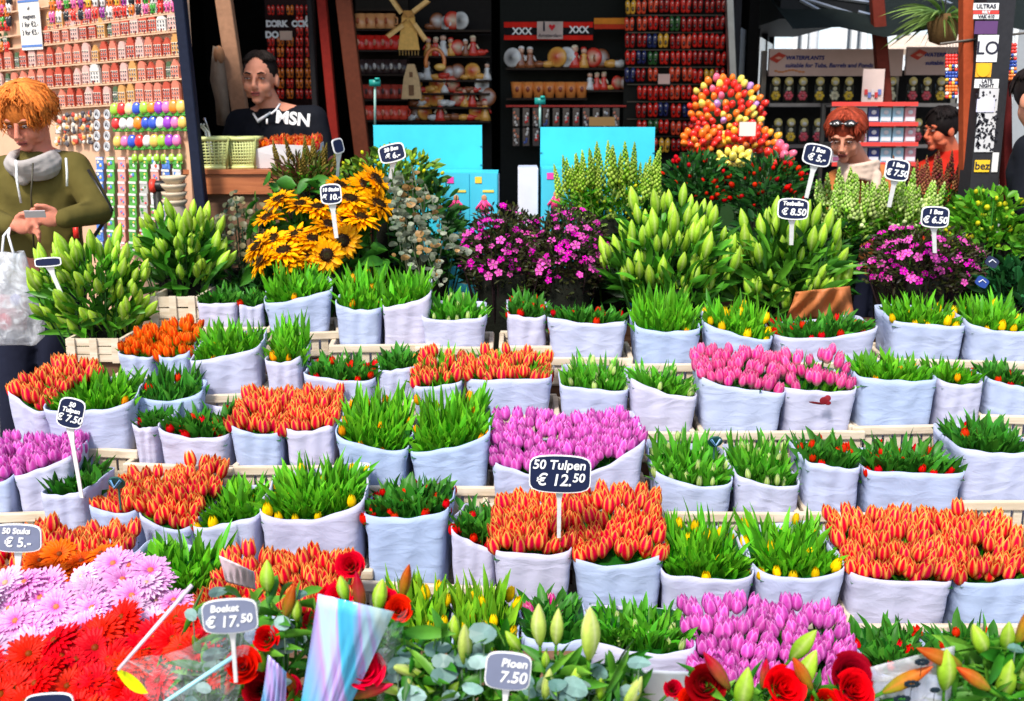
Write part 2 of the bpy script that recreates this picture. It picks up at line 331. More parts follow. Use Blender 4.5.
def bag(key, kind, x0, y0, x1, y1, sag, yb0, yb1, yt, label, dep=.26, lift=0.0, paper=True):
    A = ramp(x0, yb0); B = ramp(x1, yb1)
    u = B - A; u[2] = 0; wd = np.linalg.norm(u); u /= wd; n = np.array([-u[1], u[0], 0])
    zA = P(x0, y0, A[1])[2]; zB = P(x1, y1, B[1])[2]; dz = sag * A[1] / F
    zb = (A[2] + B[2]) / 2; zb0 = A[2]; zb1 = B[2]
    cen = (A + B) / 2 + n * dep / 2
    back = cen + n * dep / 2
    ztop = P((x0 + x1) / 2, yt, back[1])[2]
    zf = (zA + zB) / 2 - dz
    ztop = min(max(ztop, zf + .015), zf + .27)
    floor = zb - .09
    root = thing('tulip_bunch', (cen[0], cen[1], floor), label, 'tulip bunch', 'tulip bunches in paper wraps')
    BAGS[key] = (A, B, u, n, wd, dep, zb0, zb1, root)
    ins = .008; bk_rise = max(-.03, min(.02, ztop - zf - .045))
    def rim(s, t, f=0.0):      # s across 0..1, t depth 0..1, f height fraction -> world
        zr = zA + (zB - zA) * s - dz * 4 * s * (1 - s) * (1 - t) + bk_rise * t
        z0 = floor; z = z0 + (zr - z0) * f
        tt = f
        grow = .86 + .14 * tt ** .8
        bulge = .012 * math.sin(math.pi * tt)
        cx_ = (s - .5) * (wd - ins) * (grow + (.03 if f > .8 else 0)); cy_ = (t - .5) * (dep - .01) * (.90 + .14 * tt)
        p = cen + u * cx_ + n * cy_ + np.array([0, 0, 0]); p[2] = z; return p
    # paper wrap: superellipse loop
    if paper:
        mb = MB(); NS, NR = 72, 12; V = []; rs = random.Random(sum(ord(ch) * (i_ + 3) for i_, ch in enumerate(key))); ph = [rs.uniform(0, 6.28) for _ in range(8)]
        pw = 9.0
        def ring(f, off):
            R = []
            for j in range(NS):
                a = 2 * math.pi * j / NS - math.pi * .75
                cx_, sx_ = math.cos(a), math.sin(a); k = (abs(cx_) ** pw + abs(sx_) ** pw) ** (-1 / pw)
                s = .5 + .5 * cx_ * k; t = .5 + .5 * sx_ * k
                p = rim(s, t, f)
                wr = .004 * f * math.sin(a * 3 + ph[0] + 2 * f) + .003 * math.sin(a * 7 + ph[1] - 3 * f + 5 * s) + (.0016 * math.sin(f * 9 + s * 8 + ph[2]) + .0010 * math.sin(f * 15 - s * 13 + ph[3])) * (1.3 - f)
                d = (u * (s - .5) + n * (t - .5)); d /= np.linalg.norm(d)
                p = p + d * (wr * .8 - off)
                if f > .93: p[2] += .0025 * math.sin(a * 4 + ph[4]) + .0012 * math.sin(a * 11 + ph[5])
                R.append(p)
            return R
        for i in range(NR + 1): V += ring(i / NR, 0)
        for i in range(NR, NR - 4, -1): V += ring(i / NR, .004)
        T = NR + 1 + 4
        Fc = [(i * NS + j, i * NS + (j + 1) % NS, (i + 1) * NS + (j + 1) % NS, (i + 1) * NS + j) for i in range(T - 1) for j in range(NS)]
        Fc.append(tuple(range(NS))[::-1])
        mb.add(V, Fc); mb.build('paper_wrap', 'paper', root, True)
    bk, spc, share, nl, c1, c2, up = K[kind]
    zfront = lambda s: zA + (zB - zA) * s - dz * 4 * s * (1 - s)
    def top(s, t):
        a = zfront(s); b = ztop; q = t ** .75
        return a + (b - a) * q + .012 * math.sin(math.pi * s)
    area = wd * dep
    full = kind in ('orange', 'purple', 'pink', 'salmon', 'pinkgreen', 'orangegreen')
    hb = {'orange': .054, 'salmon': .048, 'purple': .05, 'pink': .05}.get(bk, .04)
    # blooms
    cells = []
    nx = max(2, int(round((wd - .02) / spc))); ny = max(2, int(round((dep - .015) / (spc * 1.05))))
    for j in range(ny):
        for i in range(nx):
            if random.random() > share: continue
            s = (i + .5 + (.5 if j % 2 else 0) * .8 - .2) / nx + U(-.25, .25) / nx; t = (j + .4 + U(-.25, .25)) / ny
            cells.append((min(max(s, .05), .95), min(max(t, .10), .96)))
    cells = cells[:100]
    for s, t in cells:
        lean = u * (s - .5) * .5 + n * ((t - .5) * .3 - .02) + np.array([U(-.13, .13), U(-.13, .13), 1])
        p = rim(s, t, 1.0)
        if full:
            ztip = top(s, t) + U(-.014, .018) + (.02 if t < .12 else .012)
            sc = U(.86, 1.12)
        else:
            ztip = top(s, t) + U(-.03, .01) - up * .6; sc = U(.75, 1.1)
            if t < .2: ztip = max(ztip, zfront(s) + U(-.005, .032))
        p[2] = ztip - hb * sc * .95
        inst('bloom', random.choice(TM[bk]), root, p, rotto(lean) @ rz(U(0, 6.28)), sc)
    # leaves
    mb = MB(); nl = int(nl * min(1.5, max(.7, area / .06)))
    hue = U(-.15, .15)
    for _ in range(nl):
        s, t = U(.03, .97), U(.07, .98)
        if full and random.random() < .35: t = U(.05, .14)
        if not full and random.random() < .3: t = U(.06, .28)
        tip = rim(s, t, 1.0)
        hh = top(s, t)
        if full: tip[2] = hh + up + U(-.02, .018)
        else: tip[2] = hh + U(-.06, .022) + (.012 if random.random() < .12 else 0)
        tip += u * U(-.022, .022) + n * U(-.010, .02)
        if t < .2 : tip[2] = max(tip[2], zfront(s) + U(.015, .05) * (1 if not full else .3))
        s2, t2 = .5 + (s - .5) * .72, .5 + (t - .5) * .60
        b = rim(s2, t2, 1.0); b[2] = min(zfront(s), tip[2]) - U(.04, .075)
        wv = (U(.011, .028) if not full else U(.011, .019)) * (1.12 if c1 is D1 else 1)
        outv = u * U(-.02, .02) * 1.3 + n * U(-.016, .012) + np.array([0, 0, U(-.012, .0)])
        q = random.random(); m = (.45 + .9 * q)
        ca = lerp(c1, c2, U(0, .5)) * m; cb = lerp(c1, c2, U(.4, 1)) * m
        ca = ca * (1 + np.array([hue + U(-.1, .15), 0, 0]))
        blade(mb, b, tip, wv, outv, ca, cb * (1 + np.array([U(0, .5), 0, 0])), rows=5)
    # dark packed stems below the tops close the view into the wrap
    for _ in range(60):
        s, t = U(.15, .85), U(.18, .85); p = rim(s, t, 1.0); p[2] = zfront(s) + (top(s, t) - zfront(s)) * .55 - .01
        q = p + np.array([U(-.01, .01), U(-.01, .01), -.1]); mb.tube([q, p], [.003, .003], np.array(c1) * 1.0, 4, False)
    mb.build('foliage', 'leaf', root, True)
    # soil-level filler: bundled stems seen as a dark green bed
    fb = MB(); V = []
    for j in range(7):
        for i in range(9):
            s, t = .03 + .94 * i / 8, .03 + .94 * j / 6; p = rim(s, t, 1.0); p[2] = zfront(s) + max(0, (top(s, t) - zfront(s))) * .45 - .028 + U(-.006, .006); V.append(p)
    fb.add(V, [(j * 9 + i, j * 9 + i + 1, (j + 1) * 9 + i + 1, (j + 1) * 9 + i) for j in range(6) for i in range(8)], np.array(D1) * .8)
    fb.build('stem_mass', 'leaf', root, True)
    return root
# key kind x0 y0 x1 y1 sag yb0 yb1 ytop label
ROWS = [
# ---- back row
('A1','darkleaf',195,302,238,302,2,326,326,287,'short dark green tulips in paper at the left end of the back row'),
('A2','dark',238,305,265,304,2,328,326,289,'narrow bunch of dark green tulips with red buds left of the sunflower bunches'),
('A3','leaf',266,303,334,289,3,334,326,264,'fresh green tulips in paper just below the sunflowers'),
('A4','leafo',336,303,381,309,4,345,345,262,'grassy green tulips with a few orange buds below the trailing eucalyptus'),
('A5','leaf',382,307,434,292,4,345,342,268,'grassy green tulips in paper with a raised right corner, right of the orange budded one'),
('A6','white',422,318,486,318,2,347,347,290,'green tulips with white buds in a low wide paper wrap'),
('A7','dark',506,314,548,316,2,346,346,290,'green tulips with scarlet buds below the magenta shrub'),
('A9','dark',548,318,626,322,3,356,358,306,'low wide wrap of dark green tulips with red buds between two grassy bunches'),
('A10','leaf',634,327,702,330,3,364,364,283,'tall grassy green tulips in paper below the big lily buds'),
('A11','leafy',703,324,772,340,3,358,362,292,'grassy green tulips with yellow buds and a leaf hanging over the paper'),
('A12','dark',778,338,878,328,4,363,360,311,'wide wrap of dark green tulips with red buds in front of the orange crate paper'),
('A13','leafy',889,320,966,326,2,352,353,292,'upright green tulips with yellow buds below the right magenta shrub'),
('A14','leafy',968,325,1036,333,2,360,362,292,'upright green tulips with yellow buds at the right end of the back row'),
# ---- second row
('B00','salmon',118,352,156,356,3,376,376,326,'pale orange tulips behind the long green leaves, left of the wooden crate'),
('B0','salmon',157,356,192,352,3,378,376,322,'pale orange tulips with green leaves beside the first pale orange bunch'),
('B1','leafo',191,361,263,346,3,395,390,318,'green tulips with long leaves in a blue shaded crumpled paper wrap'),
('B2','leafo',265,361,302,359,2,392,392,312,'loose green tulips with orange blooms and long spreading leaves'),
('B3','dark',302,374,377,380,3,402,402,352,'dark green tulips dotted with red in a pinkish wrap'),
('B4','darkleaf',378,370,416,366,2,398,396,346,'small dark green bunch between the red dotted and the orange ones'),
('B5','orangegreen',412,385,463,382,3,414,414,350,'green leafed orange tulips in a pale blue wrap'),
('B6','orangegreen',466,379,552,377,2,415,415,352,'wide bunch of orange tulips above the left end of the purple tulips'),
('B7','white',558,384,629,390,3,416,420,355,'green tulips with white buds and a few tall leaves'),
('B8','white',629,380,697,397,4,430,432,364,'green tulips with white buds in a wrap sagging to the right'),
('B9','pink',698,378,784,394,3,430,432,350,'hot pink tulips, left one of the pink pair'),
('B10','pinkgreen',784,389,856,390,2,430,428,350,'pink tulips mixed with green leaves in a wrap with a dark red stain'),
('B11','leafo',857,377,937,379,3,426,424,350,'green tulips with orange blooms in a creased wrap right of the pink tulips'),
('B12','leafo',938,382,983,383,2,420,420,356,'small green bunch with orange buds between two wider wraps'),
('B13','dark',985,378,1040,390,2,412,416,362,'dark red budded tulips at the right edge in the second row'),
# ---- third row
('C0','orange',8,390,46,412,3,432,446,360,'orange red tulips at the left edge above the small slate price sign'),
('C1','leafo',46,408,134,402,7,452,446,364,'spreading green tulips with yellow and orange blooms beside the small slate sign'),
('C2','darkleaf',136,398,203,394,5,424,420,362,'plain dark green tulips behind the red dotted wrap on the left'),
('C2b','darkleaf',133,424,157,428,2,458,460,402,'narrow dark green bunch squeezed left of a red dotted wrap'),
('C3','dark',157,427,229,437,6,462,466,398,'dark green tulips with deep red buds in a bowl shaped wrap'),
('C4','orange',229,426,283,434,3,465,466,390,'orange red tulips, left one of the flaming pair in the third row'),
('C5','orange',284,430,336,425,3,466,464,390,'orange red tulips, right one of the flaming pair in the third row'),
('C6','leafo',335,434,409,450,6,484,484,384,'lush green tulips spreading left beside the flaming pair'),
('C7','leafo',409,454,491,434,4,486,486,382,'lush green tulips with orange buds left of the purple tulips'),
('C8','purple',491,463,566,476,4,502,504,412,'bright purple tulips behind the large slate sign, left half'),
('C8b','purple',567,476,645,440,8,504,502,414,'bright purple tulips right behind the large slate sign, with a raised paper corner'),
('C9','white',652,472,735,482,9,510,512,428,'upright green tulips with pale buds beside the folded slate sign, left one'),
('C10','white',735,478,802,486,3,512,512,430,'upright green tulips with pale buds, right one of the pair'),
('C11','dark',803,462,862,468,2,508,510,430,'dark green tulips with red buds in the left half of a long crate'),
('C12','dark',863,470,966,473,2,512,514,436,'wide wrap of dark green tulips with scarlet buds at the end of a long crate'),
('C13','darkleaf',958,450,1040,452,2,500,500,412,'dense tall dark green tulips at the right edge in the third row'),
# ---- fourth row
('D00','purple',-40,486,15,478,3,514,512,436,'purple tulips cut by the left edge of the view'),
('D0','purple',15,477,76,455,3,512,505,434,'purple tulips behind the stake of the small slate sign'),
('D1','darkleaf',42,494,90,490,3,534,532,466,'short dark green tulips in front of the wooden crate wall'),
('D2','orange',90,506,138,512,4,542,548,474,'orange red tulips around the round teal sign'),
('D3','orange',138,514,191,530,5,548,556,462,'orange red tulips in a long slanting wrap on the left'),
('D4','leafy',191,528,259,516,3,560,564,474,'green tulips with yellow blooms over a slanting wrap'),
('D5','leafy',260,515,366,502,12,570,566,454,'tall bright green tulips left of the dark leafed bunch'),
('D7','dark',362,517,449,512,3,574,576,492,'low dark green tulips with crimson buds in a tall plain wrap'),
('D8','dark',449,528,497,548,6,582,586,503,'dark green tulips with red buds in a narrow wrap left of the flaming tulips'),
('D9','orange',491,551,572,552,3,603,606,496,'flaming orange red tulips left of the sign stake, in the front row of crates'),
('D10','orange',573,560,664,556,8,607,611,484,'flaming orange red tulips right of the sign stake'),
('D11','leafy',661,574,755,576,5,616,616,506,'green tulips with yellow blooms drooping over a creased wrap'),
('D12','leafy',756,574,844,570,7,617,617,506,'green tulips with yellow blooms and a wide leaf hanging over the paper'),
('D13','orange',846,574,955,583,3,622,624,510,'flaming orange red tulips filling the wide wrap at the right'),
('D14','orange',956,582,1044,576,3,624,622,512,'flaming orange red tulips at the right edge beside the wide wrap'),
# ---- front row
('E1a','orange',-20,600,50,595,3,650,650,524,'orange tulips behind the big five euro sign'),
('E1','orange',45,585,112,580,3,640,640,526,'blurred orange tulips behind the orange gerberas'),
('E2','leaf',112,580,205,600,3,650,660,532,'bright green tulips behind the pink gerberas'),
('E3','orange',192,615,262,620,3,680,690,552,'orange tulips left of the rose bouquets'),
('E3b','orange',262,616,350,620,3,690,690,552,'orange tulips behind the iridescent wrapping cone'),
('E4','yellows',372,655,448,660,3,720,720,566,'yellow and green tulips right of the wrapping cone'),
('E4b','yellows',448,660,520,664,3,720,720,572,'yellow and green tulips behind the round eucalyptus leaves'),
('E5','darkpink',521,640,590,640,3,700,700,602,'dark leaved pink tulips behind the closed lily buds'),
('E6','white',588,642,694,650,8,712,716,606,'green tulips with white buds in a white wrap at the front'),
('E7','purple',692,694,780,700,3,748,748,598,'bright purple tulips behind the red rose, left half'),
('E7b','purple',780,698,868,694,3,748,748,602,'bright purple tulips behind the red rose, right half'),
('E8','dark',868,672,950,676,3,735,735,628,'dark leaved red tulips behind the printed plastic sheet'),
('E8b','dark',950,676,1040,676,3,735,735,628,'dark leaved red tulips at the right edge of the front row'),
]
for r in ROWS:
    key, kind = r[0], r[1]; dep = .235 if key[0] in 'AB' else (.29 if key[0] == 'D' else .27)
    if key in ('C2', ): dep = .12
    bag(*r, dep=dep)
# ------------------------------------------------------------------ crates
CR = [('A1 A2','small pale crate under the two short bunches by the sunflowers'),('A3','crate under the fresh green tulips below the sunflowers'),('A4 A5','crate of grassy tulips below the eucalyptus'),('A6','crate of white budded tulips in the back row'),('A7','crate of scarlet budded tulips below the magenta shrub'),('A9','crate of the low wide red budded wrap'),
('A10 A11','crate of the two grassy bunches below the lily buds'),('A12','crate of the wide red budded wrap below the orange paper'),('A13 A14','crate of the upright yellow budded tulips at the right end'),
('B00 B0','crate of the two pale orange bunches'),('B1','crate of the blue shaded crumpled wrap'),('B2','crate of the loose long leaved tulips'),('B3 B4','crate of the pinkish wrap and its dark neighbour'),('B5 B6','crate of the green leafed orange tulips'),('B7','crate of the white budded tulips with tall leaves'),('B8','crate under the wrap sagging to the right'),
('B9 B10','crate of the pair of hot pink tulips'),('B11 B12','crate of the creased wrap right of the pink tulips'),('B13','crate of the dark red tulips at the right edge'),
('C0 C1','wooden crate of spreading tulips above the small slate sign'),('C2b C3','crate of the bowl shaped red dotted wrap'),('C4 C5','crate of the flaming pair in the third row'),('C6 C7','crate of lush green tulips with its pale rim in view'),('C8 C8b','crate of the purple tulips behind the large slate sign'),('C9 C10','crate of the upright tulips with pale buds'),('C11 C12','long crate of the two red budded wraps'),('C13','crate of dense dark tulips at the right edge'),
('D00 D0','crate of purple tulips at the left edge'),('D1','crate of short dark tulips on the left'),('D2 D3','crate of orange tulips around the round teal sign'),('D4 D5','crate of tall bright green tulips'),('D7 D8','crate of the tall plain wrap'),('D9 D10','crate of flaming tulips around the sign stake'),('D11 D12','crate of drooping yellow tulips'),('D13 D14','pale crate with a thick rim under the flaming tulips at the right'),
('E1a E1','crate of orange tulips behind the five euro sign'),('E2','crate of bright tulips behind the pink gerberas'),('E3 E3b','crate of orange tulips behind the bouquets'),('E4 E4b','crate of yellow tulips at the front'),('E5','crate of pink tulips at the front'),('E6','crate of white budded tulips at the front'),('E7 E7b','crate of purple tulips behind the red rose'),('E8 E8b','crate of dark red tulips at the front'),
('C2','shallow crate of plain dark green tulips')]
stand = MB()
for keys, lab in CR:
    ks = keys.split(); b0 = BAGS[ks[0]]; b1 = BAGS[ks[-1]]
    A, B = b0[0].copy(), b1[1].copy()
    u = B - A; u[2] = 0; wd = np.linalg.norm(u); u /= wd; n = np.array([-u[1], u[0], 0]); dep = max(BAGS[k][5] for k in ks)
    R = np.stack([u, n, [0, 0, 1]], 1)
    zt = min(min(BAGS[k][6], BAGS[k][7]) for k in ks) + .004; zt = max(zt, (A[2] + B[2]) / 2 - .03)
    zfl = min(BAGS[k][8].location.z for k in ks)
    base = zfl - .012; cen = (A + B) / 2 + n * dep / 2
    cr = thing('flower_crate', (cen[0], cen[1], base), 'pale wooden ' + lab.replace('pale ', '').replace('wooden ', ''), 'crate', 'crates holding the tulip bunches')
    L_, D_ = wd + .03, dep + .03; h = zt - base
    mb = MB(); mb.box(cen + [0, 0, base - cen[2] + .005], (L_ - .006, D_ - .006, .010), R=R); mb.build('crate_floor', 'crate', cr)
    mb = MB(); W_ = .010
    def wall(mid, ln, RR):
        nsl = max(3, int(ln / .032))
        for i in range(nsl):
            x = -ln / 2 + ln * (i + .5) / nsl
            mb.box(mid + RR[:, 0] * x + [0, 0, base + (h - .03) / 2 + .004], (ln / nsl * .74, W_ * .6, h - .034), R=RR)
        mb.box(mid + [0, 0, base + .018], (ln, W_ * .9, .02), R=RR)
    c2 = np.array([cen[0], cen[1], 0.])
    R2 = np.stack([n, -u, [0, 0, 1]], 1)
    wall(c2 - n * (D_ / 2), L_, R); wall(c2 + n * (D_ / 2), L_, R)
    wall(c2 - u * (L_ / 2), D_ - .02, R2); wall(c2 + u * (L_ / 2), D_ - .02, R2)
    mb.build('slatted_sides', 'crate', cr)
    mb = MB()
    mb.box(c2 - n * (D_ / 2 + .002) + [0, 0, zt - .014], (L_ + .016, .020, .028), R=R); mb.box(c2 + n * (D_ / 2 + .002) + [0, 0, zt - .014], (L_ + .016, .020, .028), R=R)
    mb.box(c2 - u * (L_ / 2 + .002) + [0, 0, zt - .0145], (D_ - .018, .018, .026), R=R2); mb.box(c2 + u * (L_ / 2 + .002) + [0, 0, zt - .0145], (D_ - .018, .018, .026), R=R2)
    o = mb.build('crate_rim', 'crate', cr)
    bv = o.modifiers.new('round', 'BEVEL'); bv.width = .004; bv.segments = 2
    stand.box(c2 + [0, 0, (base - .002) / 2], (L_ - .02 + U(-.004, .004), D_ - .02, base - .002), R=R)
tag(stand.build('display_stand', 'stand'), 'stepped brown wooden staging under the flower crates', 'display stand')
# ================================================================== BACKDROP: shop, souvenir wall, street behind
def label_shape(w_, h_, arch=.14, n=8, pw=6.5):
    """rounded barrel outline in x,z"""
    pts = []
    for j in range(40):
        a = 2 * math.pi * j / 40; c, s_ = math.cos(a), math.sin(a)
        k = (abs(c) ** pw + abs(s_) ** pw) ** (-1 / pw)
        x, z = c * k, s_ * k
        z *= 1 + arch * (1 - x * x) - arch * .5
        pts.append((x * w_ / 2, z * h_ / 2))
    return pts
def text(body, size, mat, parent, loc, R, name='lettering', align='CENTER', ext=.0006, shear=.15, bold=0):
    cu = bpy.data.curves.new(name, 'FONT'); cu.body = body; cu.size = size; cu.align_x = align; cu.align_y = 'CENTER'; cu.extrude = ext; cu.shear = shear; cu.resolution_u = 4; cu.offset = bold
    cu.materials.append(mat); o = bpy.data.objects.new(name, cu); COL.objects.link(o)
    l = Vector([float(a) for a in loc])
    if parent: l = l - wpos(parent); o.parent = parent
    o.location = l; o.rotation_euler = Matrix((np.asarray(R) @ rx(math.pi / 2)).tolist()).to_euler(); return o
def flat(name, c, rough=.5, emis=0):
    m, t, b = newmat(name); N = t.nodes; L = t.links
    tc = N.new('ShaderNodeTexCoord'); nz = N.new('ShaderNodeTexNoise'); nz.inputs['Scale'].default_value = 30; L.new(tc.outputs['Object'], nz.inputs['Vector'])
    mx = N.new('ShaderNodeMix'); mx.data_type = 'RGBA'; mx.inputs[6].default_value = (*[x * .85 for x in c], 1); mx.inputs[7].default_value = (*[min(1, x * 1.12) for x in c], 1)
    L.new(nz.outputs['Fac'], mx.inputs[0]); L.new(mx.outputs[2], b.inputs['Base Color']); b.inputs['Roughness'].default_value = rough; b.inputs['Specular IOR Level'].default_value = .12
    return m
M['chalk'] = flat('white_chalk', (.85, .85, .85)); M['ink'] = flat('dark_ink', (.03, .03, .05)); M['blueink'] = flat('blue_ink', (.03, .05, .25))
M['redink'] = flat('red_ink', (.7, .03, .03)); M['slate'] = flat('navy_slate', (.012, .018, .055), .45); M['slate2'] = flat('faded_slate', (.17, .19, .28), .5)
M['black'] = flat('black_surface', (.006, .006, .008), .6); M['shade'] = flat('shade_wall', (.004, .0035, .0035), .8)  # wall colour is near black to carry the shade of the shop interior
def cube_struct(name, c, sz, mat, col=(.5, .5, .5), R=None, **kw):
    mb = MB(); mb.box((0, 0, 0), sz, col, R); o = mb.build(name, mat); o.location = Vector([float(a) for a in c]); tag(o, **kw); return o
I3 = np.eye(3)
def wquad(px0, py0, px1, py1, Y): a = P(px0, py0, Y); b = P(px1, py1, Y); return a, b
# ---------- shop room: dark interior
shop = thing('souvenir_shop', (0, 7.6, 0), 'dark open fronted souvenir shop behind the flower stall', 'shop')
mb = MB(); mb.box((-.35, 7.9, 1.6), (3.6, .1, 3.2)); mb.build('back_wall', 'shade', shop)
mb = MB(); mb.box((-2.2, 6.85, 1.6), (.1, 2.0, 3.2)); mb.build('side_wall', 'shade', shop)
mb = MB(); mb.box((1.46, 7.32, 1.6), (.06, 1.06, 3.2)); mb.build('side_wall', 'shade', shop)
mb = MB(); mb.box((-.35, 6.55, 3.25), (3.7, 2.9, .1)); mb.build('shop_roof', 'shade', shop)  # roof out of view, its extent set to shade the interior
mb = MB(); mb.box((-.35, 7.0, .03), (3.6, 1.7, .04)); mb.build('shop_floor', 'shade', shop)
# ---------- street facades far behind
def facade(x0, x1, Y, h, wcol, label, bays, rows, win=(.07, .09, .12)):
    f = thing('canal_house', ((x0 + x1) / 2, Y, 0), label, 'building')
    mb = MB(); xs = np.linspace(x0, x1, bays + 1); z0 = .0
    cw = (x1 - x0) / bays; ww = cw * .52; zs = [(1.0 + 2.9 * r, 2.9 + 2.9 * r) for r in range(rows)]
    for b_ in range(bays):
        xc = (xs[b_] + xs[b_ + 1]) / 2
        mb.box(((xs[b_] + xc - ww / 2) / 2, Y, h / 2), (xc - ww / 2 - xs[b_], .3, h), wcol); mb.box(((xs[b_ + 1] + xc + ww / 2) / 2, Y, h / 2), (xs[b_ + 1] - xc - ww / 2, .3, h), wcol)
        zz = 0
        for (a, b) in zs + [(h, h)]:
            if a > zz: mb.box((xc, Y, (a + zz) / 2), (ww - .002, .3, a - zz), wcol)
            zz = b
    mb.build('wall', 'card', f)
    for b_ in range(bays):
        xc = (xs[b_] + xs[b_ + 1]) / 2
        for (a, b) in zs:
            m2 = MB(); 
            for dx in (-ww / 2 + .04, 0, ww / 2 - .04): m2.box((xc + dx, Y - .1, (a + b) / 2), (.07, .08, b - a - .01), (.75, .78, .8))
            for dz in (a + .04, (a + b) / 2 + .3, b - .04): m2.box((xc, Y - .098, dz), (ww - .02, .07, .07), (.75, .78, .8))
            wi = m2.build('window', 'card', f)
            m3 = MB(); m3.box((xc, Y - .04, (a + b) / 2), (ww - .01, .02, b - a - .01), win); m3.build('pane', 'gloss', wi)
    return f
facade(3.0, 5.7, 15.5, 11, (.62, .72, .78), 'pale blue grey canal house with tall sash windows behind the market', 4, 3)
facade(5.75, 9.5, 15.8, 11, (.30, .32, .34), 'grey canal house with white framed windows right of the pale one', 5, 3)
facade(9.55, 13, 15.2, 11, (.7, .72, .74), 'white canal house at the far right behind the sticker post', 4, 3)
# dark awning structure of the neighbouring stall
aw = thing('market_awning', (3.2, 7.6, 2.1), 'dark green fabric awning with metal ribs over the water plant stall', 'awning')
mb = MB()
V = []; nx_ = 12
for i in range(nx_ + 1):
    x = 1.55 + (4.6 - 1.55) * i / nx_
    for (y, z) in ((6.2, 2.06 + .03 * math.sin(i * 2.1)), (7.2, 2.42), (8.3, 2.72)): V.append((x, y, z - .02 * math.sin(i)))
mb.add(V, [(i * 3 + j, i * 3 + j + 1, (i + 1) * 3 + j + 1, (i + 1) * 3 + j) for i in range(nx_) for j in range(2)], (.006, .010, .009)); mb.build('canopy_cloth', 'cloth', aw, True)
for k, (p, q) in enumerate([((770, -12), (852, 14)), ((800, 0), (840, 22)), ((858, 12), (912, 26)), ((930, -5), (968, 12)), ((822, -4), (872, 3))]):
    mb = MB(); mb.tube([P(p[0], p[1], 6.6), P(q[0], q[1], 6.6)], .012, (.45, .47, .5), 6); mb.build('canopy_rib', 'metal', aw)
mb = MB(); a = P(886, 48, 9.0); b = P(968, 32, 9.0)
mb.add([P(878, 50, 9.0), P(966, 47, 9.0), P(962, 32, 9.8), P(905, 36, 9.8)], [(0, 1, 2, 3)], (.62, .50, .40)); mb.add([P(878, 50, 9.0) , P(966, 47, 9.0), P(966, 52, 9.0), P(878, 56, 9.0)], [(0, 1, 2, 3)], (.5, .4, .32))
o = mb.build('stall_awning', 'cloth', origin=P(920, 45, 9)); sm = o.modifiers.new('thick', 'SOLIDIFY'); sm.thickness = .01
tag(o, 'small beige awning in the street behind the water plant sign', 'awning')
# white drain pipe/lamp upright against pale house
# ---------- receding shop front with glass (735..775)
gf = thing('glass_shopfront', (1.75, 7.5, 0), 'dark glazed shopfront with pale reflections painted on its panes receding behind the shoe rack', 'shopfront')
mb = MB()
ptsF = [(737, 6.6), (748, 7.0), (757, 7.4), (765, 7.9), (772, 8.4)]
for (x, Y) in ptsF:
    a = P(x, 20, Y); mb.box((a[0], Y, 1.5), (.04, .05, 3.0), (.015, .015, .018))
mb.build('mullions', 'paint', gf)
for i in range(4):
    (x0, Ya), (x1, Yb) = ptsF[i], ptsF[i + 1]; a = P(x0, 80, Ya)[0]; b = P(x1, 80, Yb)[0]; m2 = MB()
    m2.add([(a, Ya, .1), (b, Yb, .1), (b, Yb, 2.1), (a, Ya, 2.1)], [(0, 1, 2, 3)], (.45, .5, .55) if i % 2 == 0 else (.25, .27, .3)); m2.build('glass_pane', 'gloss', gf)  # pale panes: reflections are put into the glass colour
mb = MB(); mb.box((1.82, 7.4, 2.42), (.5, 1.6, .55), (.012, .013, .015)); mb.build('fascia', 'paint', gf)
# ---------- posts
def post(px0, py0, px1, py1, Y, wpx, col, label, mat='paint', dep=.06):
    """slightly leaning post through two picture points, carried down to the ground"""
    a = P(px0, py0, Y); b = P(px1, py1, Y); d = (b - a) / (a[2] - b[2]); top = a - d * .5; foot = b + d * b[2]; foot[2] = 0.0
    ww = wpx * Y / F / 2
    mb = MB(); V = []
    for c in (foot, top): V += [c + [-ww, -dep / 2, 0], c + [ww, -dep / 2, 0], c + [ww, dep / 2, 0], c + [-ww, dep / 2, 0]]
    mb.add(V, [(3, 2, 1, 0), (4, 5, 6, 7), (0, 1, 5, 4), (1, 2, 6, 5), (2, 3, 7, 6), (3, 0, 4, 7)], col)
    o = mb.build('post', mat, origin=foot); bv = o.modifiers.new('b', 'BEVEL'); bv.width = .004; tag(o, label, 'post'); return o
post(180, 0, 196, 150, 4.75, 10, (.012, .016, .035), 'dark navy steel post at the right edge of the souvenir wall')
post(224, 0, 243, 130, 5.6, 15, (.42, .22, .13), 'pale brown door post beside the vendor')
post(344, 0, 362, 150, 5.9, 15, (.10, .025, .012), 'brown wooden post right of the vendor')
post(322, 0, 336, 150, 6.0, 9, (.22, .015, .01), 'narrow red post left of the brown wooden post')
post(729, 0, 732, 75, 6.3, 7, (.30, .29, .28), 'grey metal post between the shoe rack and the glass shopfront', 'metal')
post(876, -10, 884, 92, 6.4, 12, (.13, .02, .012), 'dark red post of the water plant stall')
post(966, 38, 966, 172, 4.75, 10, (.38, .07, .025), 'orange brown timber upright left of the sticker covered post')
post(1004, 34, 1006, 172, 4.75, 8, (.10, .012, .012), 'dark red timber upright right of the sticker covered post')
post(320-10, 0, 318, 150, 6.1, 5, (.02,.018,.02), 'thin black door frame behind the vendor')
